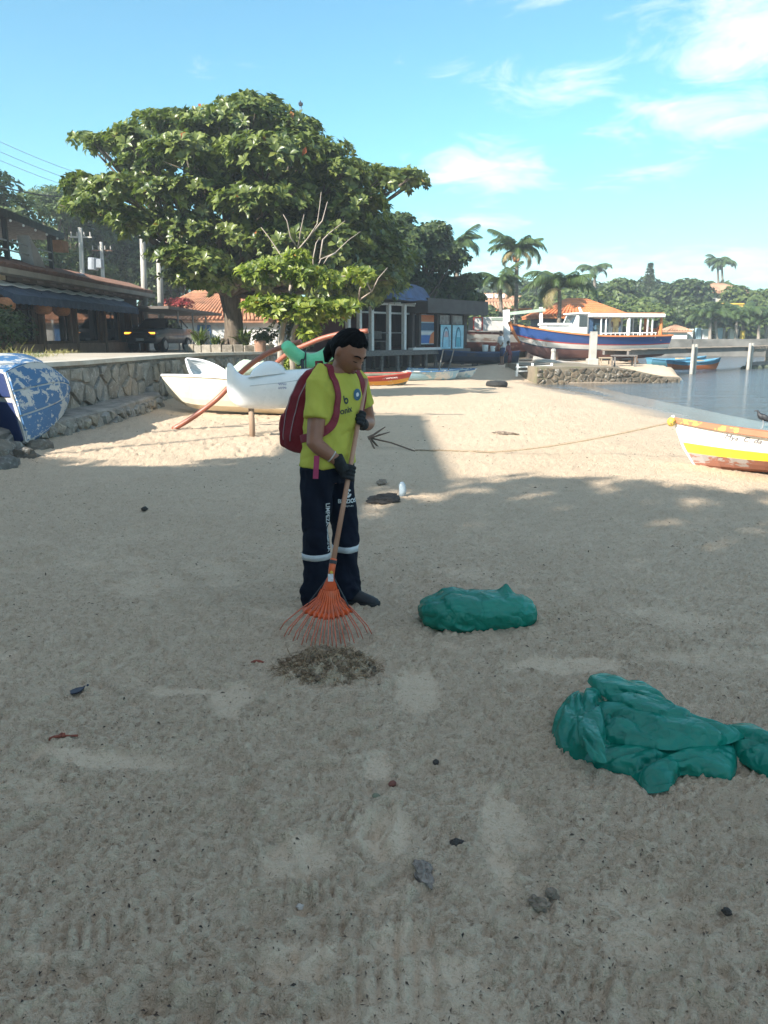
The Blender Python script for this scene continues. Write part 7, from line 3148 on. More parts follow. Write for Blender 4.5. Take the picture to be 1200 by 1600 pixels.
skin = pmat('skin', (0.27, 0.115, 0.068), 0.5, 0.12, 14, 0.12, 90, sheen=0.05)
TORSO = [  # z, x, y, half width, half depth
    (0.76, -0.330, 4.450, 0.146, 0.100), (0.84, -0.330, 4.450, 0.154, 0.110), (0.94, -0.325, 4.455, 0.150, 0.108), (1.05, -0.312, 4.465, 0.152, 0.110), (1.17, -0.295, 4.478, 0.168, 0.122),
    (1.27, -0.280, 4.490, 0.178, 0.118), (1.34, -0.270, 4.497, 0.160, 0.098), (1.385, -0.264, 4.498, 0.105, 0.080), (1.42, -0.258, 4.494, 0.062, 0.062)]


def torso_rings(grow=0.0, z0=0.0, z1=9, n=24, gd=None, k_low=0.0):
    out = []
    gd = grow if gd is None else gd
    for z, x, y, a, c in TORSO:
        if z < z0 or z > z1:
            continue
        ring = []
        g = grow + k_low * max(0, (1.1 - z))
        for j in range(n):
            q = 2 * math.pi * j / n
            cs, sn = math.cos(q), math.sin(q)
            e = 0.82
            cs = math.copysign(abs(cs) ** e, cs)
            sn = math.copysign(abs(sn) ** e, sn)
            ring.append(W(x, y, z) + Lv * (a + g) * sn + F * (c + gd + g - grow) * cs)
        out.append(ring)
    return out


SR, SL_ = W(-0.372, 4.365, 1.315), W(-0.160, 4.632, 1.315)
ER = W(-0.392, 4.275, 1.005)
hand_lo = W(-0.2000, 4.325, 0.830)
hand_hi = W(-0.146, 4.460, 1.130)
hb_ = W(-0.290, 4.100, 0.330)
ht_ = W(-0.105, 4.562, 1.345)
hax = (ht_ - hb_).normalized()


def on_handle(z):
    return hb_ + (ht_ - hb_) * ((z - hb_.z) / (ht_.z - hb_.z))


hand_lo, hand_hi = on_handle(0.828), on_handle(1.125)
WR = hand_lo + Vector((-0.055, -0.030, 0.070))
EL = W(-0.095, 4.70, 1.07)
WL = hand_hi + Vector((0.015, 0.075, -0.035))
HR, HLt = W(-0.378, 4.378, 0.82), W(-0.282, 4.522, 0.82)
KR, KL = W(-0.398, 4.345, 0.455), W(-0.232, 4.490, 0.455)
AR, AL = W(-0.415, 4.375, 0.075), W(-0.225, 4.475, 0.075)


def head_matrix():
    c = W(-0.196, 4.440, 1.505)
    f = (Vector((0.62, -0.58, -0.64))).normalized()
    l = Z.cross(f).normalized()
    l = (l + Vector((0, 0, -0.06))).normalized()
    u = f.cross(l).normalized()
    M = Matrix.Identity(4)
    for i in range(3):
        M[i][0], M[i][1], M[i][2], M[i][3] = f[i], l[i], u[i], c[i]
    return M


HM = head_matrix()


def head_pt(df, dl, dz, off=0.0):
    g = lambda x, s: math.exp(-(x / s) ** 2)
    r = Vector((0.100 * df, 0.077 * dl, 0.122 * dz))
    lo = max(0.0, -dz - 0.1)
    r.y *= 1 - 0.30 * min(1, lo) ** 1.2
    r.x += 0.012 * min(1, lo)
    if df < 0:
        r.x *= 1.0 + 0.04 * (dz > 0)
    d = off
    if df > 0:
        d += 0.036 * g(dl, 0.17) * g(dz + 0.17, 0.13) + 0.012 * g(dl, 0.13) * g(dz - 0.05, 0.20)
        d -= 0.013 * g(abs(dl) - 0.36, 0.17) * g(dz - 0.09, 0.12)
        d += 0.006 * g(abs(dl) - 0.34, 0.16) * g(dz - 0.05, 0.06)
        d += 0.008 * g(abs(dl) - 0.30, 0.34) * g(dz - 0.27, 0.09)
        d += 0.006 * g(abs(dl) - 0.55, 0.2) * g(dz + 0.12, 0.2)
        d += 0.010 * g(dl, 0.28) * (g(dz + 0.45, 0.06) + g(dz + 0.58, 0.06)) - 0.005 * g(dl, 0.30) * g(dz + 0.515, 0.03)
        d += 0.010 * g(dl, 0.26) * g(dz + 0.85, 0.18)
    n = Vector((df, dl, dz)).normalized()
    return HM @ (r + n * d)


def add_head(b):
    nu, nv = 56, 44
    rings = []
    for j in range(1, nv):
        th = math.pi * j / nv
        rings.append([head_pt(math.sin(th) * math.cos(p), math.sin(th) * math.sin(p), -math.cos(th)) for p in [2 * math.pi * k / nu for k in range(nu)]])
    b.loft(rings)
    for s in (1, -1):
        c = HM @ Vector((-0.006, s * 0.078, -0.004))
        b.sphere(c, (0.020, 0.011, 0.034), 10, 8, HM.to_3x3())


def remesh(o, vox, smooth=3, wrinkle=None):
    m = o.modifiers.new('r', 'REMESH')
    m.mode = 'VOXEL'
    m.voxel_size = vox
    if smooth:
        s = o.modifiers.new('s', 'SMOOTH')
        s.iterations = smooth
        s.factor = 0.5
    bake(o)
    me = o.data
    if wrinkle:
        n = len(me.vertices)
        co = np.empty(n * 3)
        no = np.empty(n * 3)
        me.vertices.foreach_get('co', co)
        me.vertices.foreach_get('normal', no)
        co = co.reshape(-1, 3)
        no = no.reshape(-1, 3)
        co += no * wrinkle(co)[:, None]
        me.vertices.foreach_set('co', co.ravel())
    me.polygons.foreach_set('use_smooth', [True] * len(me.polygons))
    me.update()
    return o


def limb3(b, a, m, c, r, n=14):
    """upper and lower segment with a muscle swell, bent at m"""
    pts, rs = [], []
    for i in range(7):
        t = i / 6
        pts.append(a.lerp(m, t))
        rs.append(lerp(r[0], r[1], t) * (1 + 0.10 * math.sin(math.pi * t)))
    for i in range(1, 7):
        t = i / 6
        pts.append(m.lerp(c, t))
        rs.append(lerp(r[1], r[2], t) * (1 + 0.16 * math.sin(math.pi * min(1, t * 1.35)) * (1 - t)))
    b.tube(pts, rs, n)


# body: one continuous figure
b = MB()
b.loft(torso_rings())
b.tube([W(-0.262, 4.496, 1.36), W(-0.240, 4.478, 1.42), W(-0.222, 4.462, 1.47)], [0.066, 0.058, 0.056], 16)
limb3(b, SR + Vector((0.02, 0.03, 0.0)), ER, WR, (0.060, 0.044, 0.030))
limb3(b, SL_, EL, WL, (0.060, 0.044, 0.030))
limb3(b, HR, KR, AR, (0.072, 0.050, 0.036))
limb3(b, HLt, KL, AL, (0.072, 0.050, 0.036))
add_head(b)
body = b.build('body', skin, worker)
remesh(body, 0.0062, 1)

# face details
dark_hair = pmat('dark_hair', (0.004, 0.0035, 0.004), 0.75, 0.3, 60, 0.6, 160, spec=0.15)
lip = pmat('lip', (0.20, 0.065, 0.05), 0.5, 0.1, 20)
for s in (1, -1):
    b = MB()
    pts = [head_pt(*Vector((math.sqrt(max(0.05, 1 - dl * dl - dz * dz)), s * dl, dz)), 0.002) for dl, dz in ((0.14, 0.24), (0.28, 0.285), (0.44, 0.28), (0.56, 0.23))]
    b.tube(pts, [0.0035, 0.0048, 0.0045, 0.0025], 6)
    b.build('eyebrow', dark_hair, body)
    b = MB()
    pts = [head_pt(*Vector((math.sqrt(max(0.05, 1 - a * a - q * q)), s * a, q)), 0.0015) for a, q in ((0.22, 0.0), (0.35, -0.02), (0.50, 0.0))]
    b.tube(pts, [0.0014, 0.0028, 0.0016], 5)
    b.build('eye', dark_hair, body)
b = MB()
for q, r_ in ((-0.465, 0.0045), (-0.565, 0.0055)):
    pts = [head_pt(math.sqrt(max(0.05, 1 - a * a - q * q)), a, q, 0.001) for a in (-0.24, -0.1, 0.0, 0.1, 0.24)]
    b.tube(pts, [0.002, r_, r_ * 0.9, r_, 0.002], 6)
b.build('lips', lip, body, smooth=True)

# hair: combed back from a side hairline, gathered low at the nape
b = MB()
nu, nv = 96, 44
rows_h = []
for k in range(nu):
    p = 2 * math.pi * k / nu
    c = math.cos(p)           # 1 front, -1 back
    ac = abs(math.sin(p))
    zl = 0.70 - 0.20 * ac + 0.05 * mnoise.noise(Vector((p * 3, 0, 1))) if c > 0.3 else (lerp(0.45, -0.08, (0.3 - c) / 0.5) if c > -0.2 else lerp(-0.08, -0.72, min(1, (-0.2 - c) / 0.40)))
    col = []
    for j in range(nv + 1):
        z_ = lerp(zl, 0.999, (j / nv) ** 0.85)
        s_ = math.sqrt(max(0, 1 - z_ * z_))
        th = 0.001 + 0.013 * min(1, j / 12) * (0.7 + 0.3 * (c < 0.2)) + 0.005 * mnoise.noise(Vector((c * 9, math.sin(p) * 9, z_ * 2)))
        th += 0.016 * max(0, -c) * max(0, 0.8 - abs(z_ + 0.1))
        if j == 0:
            th = -0.002
        col.append(head_pt(s_ * c, s_ * math.sin(p), z_, th + 0.0012 * math.sin(p * 31 + z_ * 8) * (j > 1)))
    rows_h.append(col)
b.loft([[rows_h[k][j] for k in range(nu)] for j in range(nv + 1)], False, True)
hair = b.build('hair', dark_hair, body, smooth=True)
b = MB()
b.tube([HM @ Vector((-0.085, 0, -0.03)), HM @ Vector((-0.125, 0, -0.06)), HM @ Vector((-0.13, 0.0, -0.11)), HM @ Vector((-0.11, 0, -0.16))], [0.03, 0.042, 0.034, 0.012], 10)
b.build('hair_knot', dark_hair, hair, smooth=True)


# shirt
def shirt_folds(co):
    x, y, z = co[:, 0], co[:, 1], co[:, 2]
    f = 0.014 * (fbm(x * 14 + z * 9, z * 7 + y * 16, 3, 3) - 0.5)
    f += 0.034 * (np.abs(fbm(x * 6 + y * 7 + 9, z * 13 - x * 6, 2, 8) - 0.5)) * sstep(1.25, 0.95, z)
    return f


lime = pmat('lime_shirt', (0.47, 0.445, 0.075), 0.9, 0.06, 6, 0.25, 240, spec=0.2)
b = MB()
rg = torso_rings(0.013, 0.80, 1.40, 28, 0.011, 0.04)
rg[0] = [p + Vector((0, 0, 0.02)) for p in rg[0]]
b.loft(rg)
for sh, el in ((SR, ER), (SL_, EL)):
    d = (el - sh)
    b.tube([sh + Vector((0, 0, 0.035)) - d * 0.18 + (W(-0.27, 4.49, sh.z) - sh) * 0.35, sh + Vector((0, 0, 0.012)), sh + d * 0.30, sh + d * 0.56], [0.056, 0.069, 0.066, 0.069], 16)
shirt = b.build('shirt', lime, worker)
remesh(shirt, 0.0075, 2, shirt_folds)
b = MB()
nk = W(-0.250, 4.488, 1.405)
cf = Vector((0.35, -0.28, 0.9)).normalized()
s1 = cf.orthogonal().normalized()
s2 = cf.cross(s1)
b.tube([nk + (s1 * math.cos(q) + s2 * math.sin(q)) * 0.073 for q in [j * 2 * math.pi / 24 for j in range(25)]], 0.009, 6)
b.build('collar', lime, shirt, smooth=True)


# trousers
def trouser_folds(co):
    x, y, z = co[:, 0], co[:, 1], co[:, 2]
    return 0.030 * (fbm(x * 13 + z * 4, z * 4 + y * 13, 3, 5) - 0.5) + 0.026 * np.abs(fbm(x * 9 + 3 * z, z * 15 + y * 9, 2, 15) - 0.5) * (0.35 + sstep(0.38, 0.08, z) + 0.8 * np.exp(-((z - 0.47) / 0.09) ** 2)) - 0.004


navy_cloth = pmat('navy_trousers', (0.006, 0.008, 0.018), 0.9, 0.15, 7, 0.3, 220, spec=0.2)
b = MB()
b.loft(torso_rings(0.012, 0.70, 0.98, 24, 0.014))
for hp_, kn, an_ in ((HR, KR, AR), (HLt, KL, AL)):
    pts, rs = [], []
    for i in range(8):
        t = i / 7
        pts.append(hp_.lerp(kn, t) + Vector((0, 0, 0.03 * (1 - t))))
        rs.append(lerp(0.108, 0.078, t ** 0.8))
    end = Vector((an_.x, an_.y, 0.035))
    for i in range(1, 7):
        t = i / 6
        pts.append(kn.lerp(end, t))
        rs.append(lerp(0.078, 0.080, t) + 0.006 * math.sin(t * 9))
    b.tube(pts, rs, 18)
trousers = b.build('trousers', navy_cloth, worker)
remesh(trousers, 0.008, 2, trouser_folds)


def bvh_of(o):
    me = o.data
    return BVHTree.FromPolygons([v.co for v in me.vertices], [tuple(p.vertices) for p in me.polygons])


BT, BS = bvh_of(trousers), bvh_of(shirt)
refl = pmat('reflective_band', (0.50, 0.52, 0.55), 0.35, 0.1, 40, 0.3, 200)
for kn, an_, zc in ((KR, AR, 0.335), (KL, AL, 0.345)):
    t = (kn.z - zc) / (kn.z - 0.035)
    rings = []
    for dz in (-0.019, -0.0185, 0.0, 0.0185, 0.019):
        zz = zc + dz
        c = kn.lerp(Vector((an_.x, an_.y, 0.035)), (kn.z - zz) / (kn.z - 0.035))
        ring = []
        for j in range(28):
            q = 2 * math.pi * j / 28
            d = Vector((math.cos(q), math.sin(q), 0))
            # from the other leg's side start close so the ray meets this leg only
            hit = BT.ray_cast(c + d * 0.125, -d, 0.125)
            p = hit[0] if hit[0] is not None else c + d * 0.08
            ring.append(p + d * (0.0025 if abs(dz) < 0.019 else -0.004))
        rings.append(ring)
    b = MB()
    b.loft(rings, False, False)
    b.build('reflective_band', refl, trousers, smooth=True)


def print_on(body_, size, bvh, c, xdir, ydir, mat, parent, name='print', lift=0.003, shear=0.0, bold=0.0, me=None, cuts=0):
    """lettering laid on cloth by dropping each point on to it from in front"""
    me = me or text_mesh(body_, size, shear=shear, bold=bold)
    if cuts:
        bm = bmesh.new()
        bm.from_mesh(me)
        bmesh.ops.triangulate(bm, faces=bm.faces)
        bmesh.ops.subdivide_edges(bm, edges=[e for e in bm.edges if e.calc_length() > size * 0.12], cuts=cuts, use_grid_fill=False)
        bm.to_mesh(me)
        bm.free()
    x = Vector(xdir).normalized()
    n = x.cross(Vector(ydir)).normalized()
    y = n.cross(x)
    for v in me.vertices:
        p = c + x * v.co.x + y * v.co.y + n * 0.15
        hit = bvh.ray_cast(p, -n, 0.4)
        if hit[0] is not None:
            v.co = hit[0] + n * lift
        else:
            v.co = c + n * 0.0 - n * 0.05
    me.materials.append(mat)
    return stuff(link(name, me, parent)) if name == 'lettering' else link(name, me, parent)


def disc_mesh(r0, r1, n=28, a0=0.0, a1=2 * math.pi, rings=3):
    m = MB()
    vs, fs = [], []
    for i in range(n + 1):
        q = lerp(a0, a1, i / n)
        for k in range(rings + 1):
            r = lerp(r0, r1, k / rings)
            vs.append((r * math.cos(q), r * math.sin(q), 0))
    w = rings + 1
    for i in range(n):
        for k in range(rings):
            a = i * w + k
            fs.append((a, a + 1, a + w + 1, a + w))
    m.add(vs, fs)
    return m.mesh('print')


black_ink = pmat('shirt_ink', (0.02, 0.03, 0.03), 0.7, 0.1, 9)
white_ink = pmat('white_ink', (0.62, 0.64, 0.66), 0.6, 0.08, 30)
teal_ink = pmat('badge_ink', (0.02, 0.09, 0.16), 0.6, 0.15, 30)


def world_pt(u, v, y):
    p = at(u, v, y)
    return Vector((p.x - WK.x, p.y - WK.y, p.z - worker.location.z))


# the marks on the chest
ct = world_pt(540, 641, 4.37)
xd = (F * 0.25 + Lv * 0.97)
xd = Vector((0.80, 0.58, 0.12))
print_on('onix', 0.052, BS, ct, xd, Z, black_ink, shirt, 'lettering', bold=0.001, cuts=1)
lg = world_pt(538, 626, 4.38)
print_on('', 0, BS, lg, xd, Z, black_ink, shirt, 'emblem', me=disc_mesh(0.008, 0.018))
tb_ = MB()
tb_.add([(-0.018, 0.003, 0), (-0.010, 0.003, 0), (-0.010, 0.032, 0), (-0.018, 0.032, 0)], [(0, 1, 2, 3)])
print_on('', 0, BS, lg, xd, Z, black_ink, shirt, 'emblem', me=tb_.mesh('emblem'))
bd = world_pt(564, 617, 4.42)
print_on('', 0, BS, bd, Vector((0.75, 0.65, 0)), Z, teal_ink, shirt, 'badge', me=disc_mesh(0.012, 0.034))
print_on('', 0, BS, bd, Vector((0.75, 0.65, 0)), Z, white_ink, shirt, 'badge', me=disc_mesh(0.0, 0.012))
# LIMPEZA URBANA down the right leg, town mark on the left thigh
lm = world_pt(515.5, 826, 4.28)
print_on('LIMPEZA URBANA', 0.036, BT, lm, Vector((0.03, 0.0, -1)), Vector((0.94, 0.34, 0.0)), white_ink, trousers, 'lettering', bold=0.0006, cuts=1)
bz = world_pt(549.5, 787, 4.36)
xb = Vector((0.93, 0.35, 0))
print_on('BÚZIOS', 0.033, BT, bz, xb, Z, white_ink, trousers, 'lettering', bold=0.001, cuts=1)
print_on('PREFEITURA', 0.013, BT, bz + Vector((0, 0, -0.030)), xb, Z, white_ink, trousers, 'lettering')
print_on('', 0, BT, bz + Vector((0, 0, 0.048)), xb, Z, white_ink, trousers, 'emblem', me=disc_mesh(0.013, 0.026, a0=0.6, a1=6.0))
print_on('', 0, BT, bz + Vector((0, 0, 0.048)), xb, Z, white_ink, trousers, 'emblem', me=disc_mesh(0.0, 0.008))

# shoes
shoe_m = pmat('black_shoe', (0.012, 0.013, 0.016), 0.65, 0.2, 12, 0.2, 60)
for an_, fd in ((AR, Vector((0.72, -0.69, 0))), (AL, Vector((0.93, -0.36, 0)))):
    fd = fd.normalized()
    sd = Vector((-fd.y, fd.x, 0))
    base = Vector((an_.x, an_.y, 0))
    rings = []
    for x, w, h in ((-0.085, 0.026, 0.055), (-0.07, 0.036, 0.085), (-0.02, 0.042, 0.105), (0.05, 0.044, 0.095), (0.11, 0.050, 0.070), (0.16, 0.048, 0.055), (0.195, 0.034, 0.042), (0.208, 0.014, 0.03)):
        ring = []
        for j in range(14):
            q = 2 * math.pi * j / 14
            zz = h / 2 + h / 2 * math.sin(q)
            ring.append(base + fd * x + sd * w * math.cos(q) * (1 if math.sin(q) < 0.3 else 0.88) + Vector((0, 0, max(0.004, zz))))
        rings.append(ring)
    b = MB()
    b.loft(rings)
    so = b.build('shoe', shoe_m, worker, smooth=True)
    rings = []
    for x, w in ((-0.09, 0.028), (-0.07, 0.041), (0.03, 0.046), (0.12, 0.054), (0.17, 0.049), (0.205, 0.034), (0.214, 0.012)):
        rings.append([base + fd * x + sd * w * s + Vector((0, 0, z_)) for s, z_ in ((-1, 0.0), (1, 0.0), (1, 0.022), (-1, 0.022))])
    b = MB()
    b.loft(rings)
    b.build('sole', MATS['rubber'], so, bevel=0.004)

# gloved hands closed round the handle
glove_m = pmat('black_glove', (0.007, 0.008, 0.010), 0.8, 0.25, 30, 0.4, 160)


def glove(c, wrist, flip):
    tow = (wrist - c)
    tow = (tow - hax * tow.dot(hax)).normalized()
    side = hax.cross(tow).normalized() * flip
    b = MB()
    pc = c + tow * 0.040
    # palm block and back of the hand
    rings = []
    for k in range(6):
        t = k / 5
        cc = wrist.lerp(pc, t)
        a_, b_ = lerp(0.034, 0.046, t), lerp(0.032, 0.024, t)
        ax = hax.lerp((wrist - pc).normalized().cross(side), 0.0)
        rings.append([cc + hax * a_ * math.cos(q) + side * b_ * math.sin(q) for q in [j * 2 * math.pi / 14 for j in range(14)]])
    b.loft(rings)
    for i in range(4):
        o = hax * ((i - 1.5) * 0.0225)
        r0 = 0.030
        pts, rs = [], []
        ln = (225, 250, 245, 215)[i]
        for k in range(9):
            q = R(-35 + ln * k / 8)
            rr = r0 - 0.004 * k / 8
            pts.append(c + o + tow * rr * math.cos(q) + side * rr * math.sin(q) * 1.0)
            rs.append(lerp(0.0122, 0.0098, k / 8) * (1.06 if k in (3, 6) else 1.0))
        b.tube(pts, rs, 8)
    pts, rs = [], []      # thumb from the side of the palm, closing against the fingers
    for k in range(6):
        q = R(40 - 150 * k / 5)
        pts.append(c + hax * (0.030 + 0.022 * k / 5) + tow * 0.033 * math.cos(q) + side * 0.031 * math.sin(q))
        rs.append(lerp(0.0145, 0.0105, k / 5))
    b.tube([pc + hax * 0.012] + pts, [0.016] + rs, 8)
    # cuff
    b.tube([wrist + (wrist - pc).normalized() * 0.035, wrist, pc], [0.037, 0.036, 0.034], 14)
    g = b.build('glove', glove_m, worker)
    return remesh(g, 0.0042, 1)


glove(hand_lo, WR, 1)
glove(hand_hi, WL, -1)
b = MB()
dw = (ER - WR).normalized()
pw = WR + dw * 0.052
s1 = dw.orthogonal().normalized()
s2 = dw.cross(s1)
b.tube([pw + (s1 * math.cos(q) + s2 * math.sin(q)) * 0.0345 for q in [j * 2 * math.pi / 20 for j in range(21)]], 0.004, 6)
tag(b.build('bracelet', pmat('bracelet', (0.45, 0.42, 0.40), 0.4, 0.2, 40), loc=worker.location), 'pale bracelet on the right wrist of the worker', 'bracelet')

# backpack
pack = thing('backpack', 'dark maroon backpack with grey piping worn by the worker', 'backpack', worker.location)
mar = pmat('maroon_nylon', (0.17, 0.010, 0.017), 0.7, 0.15, 8, 0.3, 120, spec=0.25)
mar2 = pmat('maroon_strap', (0.20, 0.018, 0.032), 0.75, 0.12, 20, 0.4, 200)
pcen = W(-0.405, 4.56, 1.15)


def pk(f, l, z):
    return pcen + F * f + Lv * l + Vector((0, 0, z))


def pack_folds(co):
    return 0.016 * (fbm(co[:, 0] * 9 + co[:, 2] * 4, co[:, 2] * 10 + co[:, 1] * 9, 3, 6) - 0.5) + 0.012 * np.abs(fbm(co[:, 0] * 7, co[:, 2] * 9 + co[:, 1] * 4, 2, 9) - 0.5)


b = MB()
rings = []
for z, fa, fb_, lw in ((-0.235, -0.13, 0.03, 0.10), (-0.215, -0.17, 0.06, 0.135), (-0.12, -0.185, 0.075, 0.15), (0.0, -0.16, 0.08, 0.15), (0.10, -0.115, 0.085, 0.145), (0.19, -0.06, 0.09, 0.125), (0.245, -0.01, 0.09, 0.095), (0.262, 0.03, 0.08, 0.06)):
    c_, h_ = (fa + fb_) / 2, (fb_ - fa) / 2
    rings.append([pk(c_ + h_ * math.copysign(abs(math.cos(q)) ** 0.6, math.cos(q)), lw * math.copysign(abs(math.sin(q)) ** 0.6, math.sin(q)), z) for q in [j * 2 * math.pi / 24 for j in range(24)]])
b.loft(rings)
bag = b.build('main_bag', mar, pack)
remesh(bag, 0.009, 4, pack_folds)
b = MB()
rings = []
for z, fa, fb_, lw in ((-0.225, -0.18, -0.10, 0.08), (-0.20, -0.215, -0.10, 0.11), (-0.10, -0.225, -0.10, 0.12), (-0.02, -0.205, -0.10, 0.115), (0.01, -0.16, -0.10, 0.09)):
    c_, h_ = (fa + fb_) / 2, (fb_ - fa) / 2
    rings.append([pk(c_ + h_ * math.copysign(abs(math.cos(q)) ** 0.6, math.cos(q)), lw * math.copysign(abs(math.sin(q)) ** 0.6, math.sin(q)), z) for q in [j * 2 * math.pi / 20 for j in range(20)]])
b.loft(rings)
pkt = b.build('pocket', mar, pack)
remesh(pkt, 0.008, 4, pack_folds)
BP = bvh_of(bag)
pip = pmat('piping_grey', (0.33, 0.24, 0.27), 0.6, 0.1, 20)
for s in (-1, 1):
    for off in (0.00, 0.075):
        b = MB()
        pts = []
        for k in range(14):
            t = k / 13
            z = lerp(0.22, -0.16, t)
            f = lerp(-0.01, -0.15, t ** 0.8) + off
            hit = BP.ray_cast(pk(f, s * 0.4, z), -Lv * s, 0.5)
            if hit[0] is not None:
                pts.append(hit[0] + Lv * s * 0.002)
        if len(pts) > 3:
            b.tube(pts, 0.0032, 5)
            b.build('piping', pip, pack)


def strap(pts, w, t_, name, mat, parent, bvh=None):
    """flat webbing along points given as (point, outward normal)"""
    rings = []
    fine = []
    n = len(pts)
    for i in range(n - 1):
        for j in range(6):
            t = j / 6
            def cr(k):
                p0, p1, p2, p3 = pts[max(0, i - 1)][k], pts[i][k], pts[i + 1][k], pts[min(n - 1, i + 2)][k]
                return 0.5 * ((2 * p1) + (p2 - p0) * t + (2 * p0 - 5 * p1 + 4 * p2 - p3) * t * t + (3 * p1 - p0 - 3 * p2 + p3) * t ** 3)
            fine.append((cr(0), cr(1).normalized()))
    fine.append((pts[-1][0], pts[-1][1].normalized()))
    if bvh is not None:
        f2 = []
        for p, nn_ in fine:
            hit = bvh.ray_cast(p + nn_ * 0.12, -nn_, 0.25)
            f2.append((hit[0] + nn_ * t_ * 0.6 if hit[0] is not None else p, nn_))
        fine = f2
    for i, (p, nn_) in enumerate(fine):
        d = (fine[min(len(fine) - 1, i + 1)][0] - fine[max(0, i - 1)][0]).normalized()
        s = d.cross(nn_).normalized()
        q = s.cross(d).normalized()
        rings.append([p + s * w / 2 - q * t_ / 2, p + s * w / 2 + q * t_ / 2, p - s * w / 2 + q * t_ / 2, p - s * w / 2 - q * t_ / 2])
    b = MB()
    b.loft(rings)
    return b.build(name, mat, parent, bevel=0.003)


def bp(f, l, z):
    x, y = -0.275, 4.49
    return W(x, y, z) + F * f + Lv * l


for s in (-1, 1):
    strap([(bp(-0.135, s * 0.085, 1.30), -F), (bp(-0.07, s * 0.10, 1.38), Z - F * 0.5), (bp(0.0, s * 0.105, 1.39), Z), (bp(0.09, s * 0.115, 1.33), F + Z * 0.6), (bp(0.13, s * 0.125, 1.23), F), (bp(0.125, s * 0.145, 1.14), F + Lv * s * 0.3), (bp(0.05, s * 0.185, 1.06), Lv * s + F * 0.4),
           (bp(-0.08, s * 0.18, 1.02), Lv * s), (bp(-0.16, s * 0.15, 1.0), Lv * s)], 0.046, 0.011, 'shoulder_strap', mar2, pack, BS)
b = MB()
mg_m = pmat('magenta_strap', (0.30, 0.015, 0.075), 0.6, 0.1, 20)
p0 = world_pt(495, 712, 4.24)
p1 = world_pt(493, 748, 4.22)
b.bar(p0, p1, 0.030, 0.006, up=(0.3, -0.95, 0))
b.build('strap_end', mg_m, pack)
b = MB()
b.tube([pk(0.04, -0.03, 0.255), pk(0.035, -0.025, 0.295), pk(0.035, 0.025, 0.295), pk(0.04, 0.03, 0.255)], 0.008, 6)
b.build('grab_loop', mar2, pack)

# ---- the rake
rake = thing('leaf_rake', 'orange fan rake with a wooden handle held by the worker', 'rake', (WK.x, WK.y, worker.location.z))
handle_m = wood_mat('rake_handle', (0.47, 0.25, 0.165), (0.36, 0.175, 0.11), 6, 2, 0.55, 0.1)
b = MB()
top = ht_
b.tube([hb_ - hax * 0.02, hb_.lerp(ht_, 0.5), top], [0.0145, 0.014, 0.0135], 12)
b.build('handle', handle_m, rake, smooth=True)
orange = pmat('rake_orange', (0.60, 0.10, 0.022), 0.45, 0.12, 12, dirt=(0.3, 0.15, 0.09), dirt_amt=0.35, dirt_scale=14)
or_tine = pmat('tine_orange', (0.56, 0.125, 0.06), 0.5, 0.15, 20, dirt=(0.33, 0.17, 0.11), dirt_amt=0.5, dirt_scale=9)
b = MB()
hub = world_pt(515, 925, 4.055)
b.tube([hb_ + hax * 0.055, hb_, hb_.lerp(hub, 0.35)], [0.0185, 0.0185, 0.017], 12)
b.build('socket', orange, rake, smooth=True)
b = MB()
b.tube([hb_ + hax * 0.045, hb_ + hax * 0.025], [0.021, 0.021], 12)
b.build('clamp', black_steel, rake)
g0 = worker.location.z
NT_ = 22
tl, tc_, tr_ = on(437, 992, 0), on(508, 1018, 0), on(581, 1000, 0)
tips, shoulders = [], []
for i in range(NT_):
    t = i / (NT_ - 1)
    u = lerp(437, 581, t)
    v = 1016 - 26 * abs((t - 0.5) * 2) ** 1.7 + (3 if i % 2 else -3)
    q = on(u, v, 0.012)
    tips.append(W(q.x, q.y, 0.012))
for i, tp_ in enumerate(tips):
    d = (tp_ - hub)
    sh_ = hub + d * 0.90
    sh_.z = max(0.055, sh_.z + 0.020)
    shoulders.append(sh_)
    t = i / (NT_ - 1)
    st_ = hub + Vector((lerp(-0.03, 0.03, t), 0.0, 0.0))
    b = MB()
    b.tube([st_ + d * 0.06, st_.lerp(sh_, 0.55) + Vector((0, 0, 0.006)), sh_, tp_], [0.0042, 0.0034, 0.0030, 0.0026], 6)
    b.build('tine', or_tine, rake, smooth=True)
# hub plate with the fan of webs, the brace arc
b = MB()
ins = [hub + (s_ - hub) * 0.30 for s_ in shoulders]
arc = [p + Vector((0, 0, 0.004)) for p in ins]
tp2 = [hb_.lerp(hub, 0.30) + Vector((lerp(-0.014, 0.014, i / (NT_ - 1)), 0, 0)) for i in range(NT_)]
mid_ = [a.lerp(c, 0.55) for a, c in zip(tp2, arc)]
up_ = Vector((0.0, -0.45, 0.9)) * 0.006
rings = []
for i in range(NT_):
    rings.append([tp2[i] + up_, mid_[i] + up_, mid_[i] - up_, tp2[i] - up_])
b.loft(rings)
b.build('hub_plate', orange, rake, smooth=False)
for i in range(NT_):
    b = MB()
    b.tube([mid_[i], arc[i], hub + (shoulders[i] - hub) * 0.58], [0.0062, 0.0055, 0.0045], 6)
    b.build('rib', orange, rake)
b = MB()
rings = []
for i in range(NT_):
    p = hub + (shoulders[i] - hub) * (0.56 + 0.0 * i)
    d = (shoulders[i] - hub).normalized()
    n_ = Vector((0, -0.3, 0.95))
    w = d * 0.013
    rings.append([p - w + n_ * 0.009, p + w + n_ * 0.009, p + w - n_ * 0.006, p - w - n_ * 0.006])
b.loft(rings)
b.build('brace_arc', orange, rake)
for i0, i1 in ((0, 0), (NT_ - 1, NT_ - 1)):
    b = MB()
    b.tube([hb_.lerp(hub, 0.2), hub + (shoulders[i0] - hub) * 0.57], 0.004, 5)
    b.build('brace_cord', black_steel, rake)
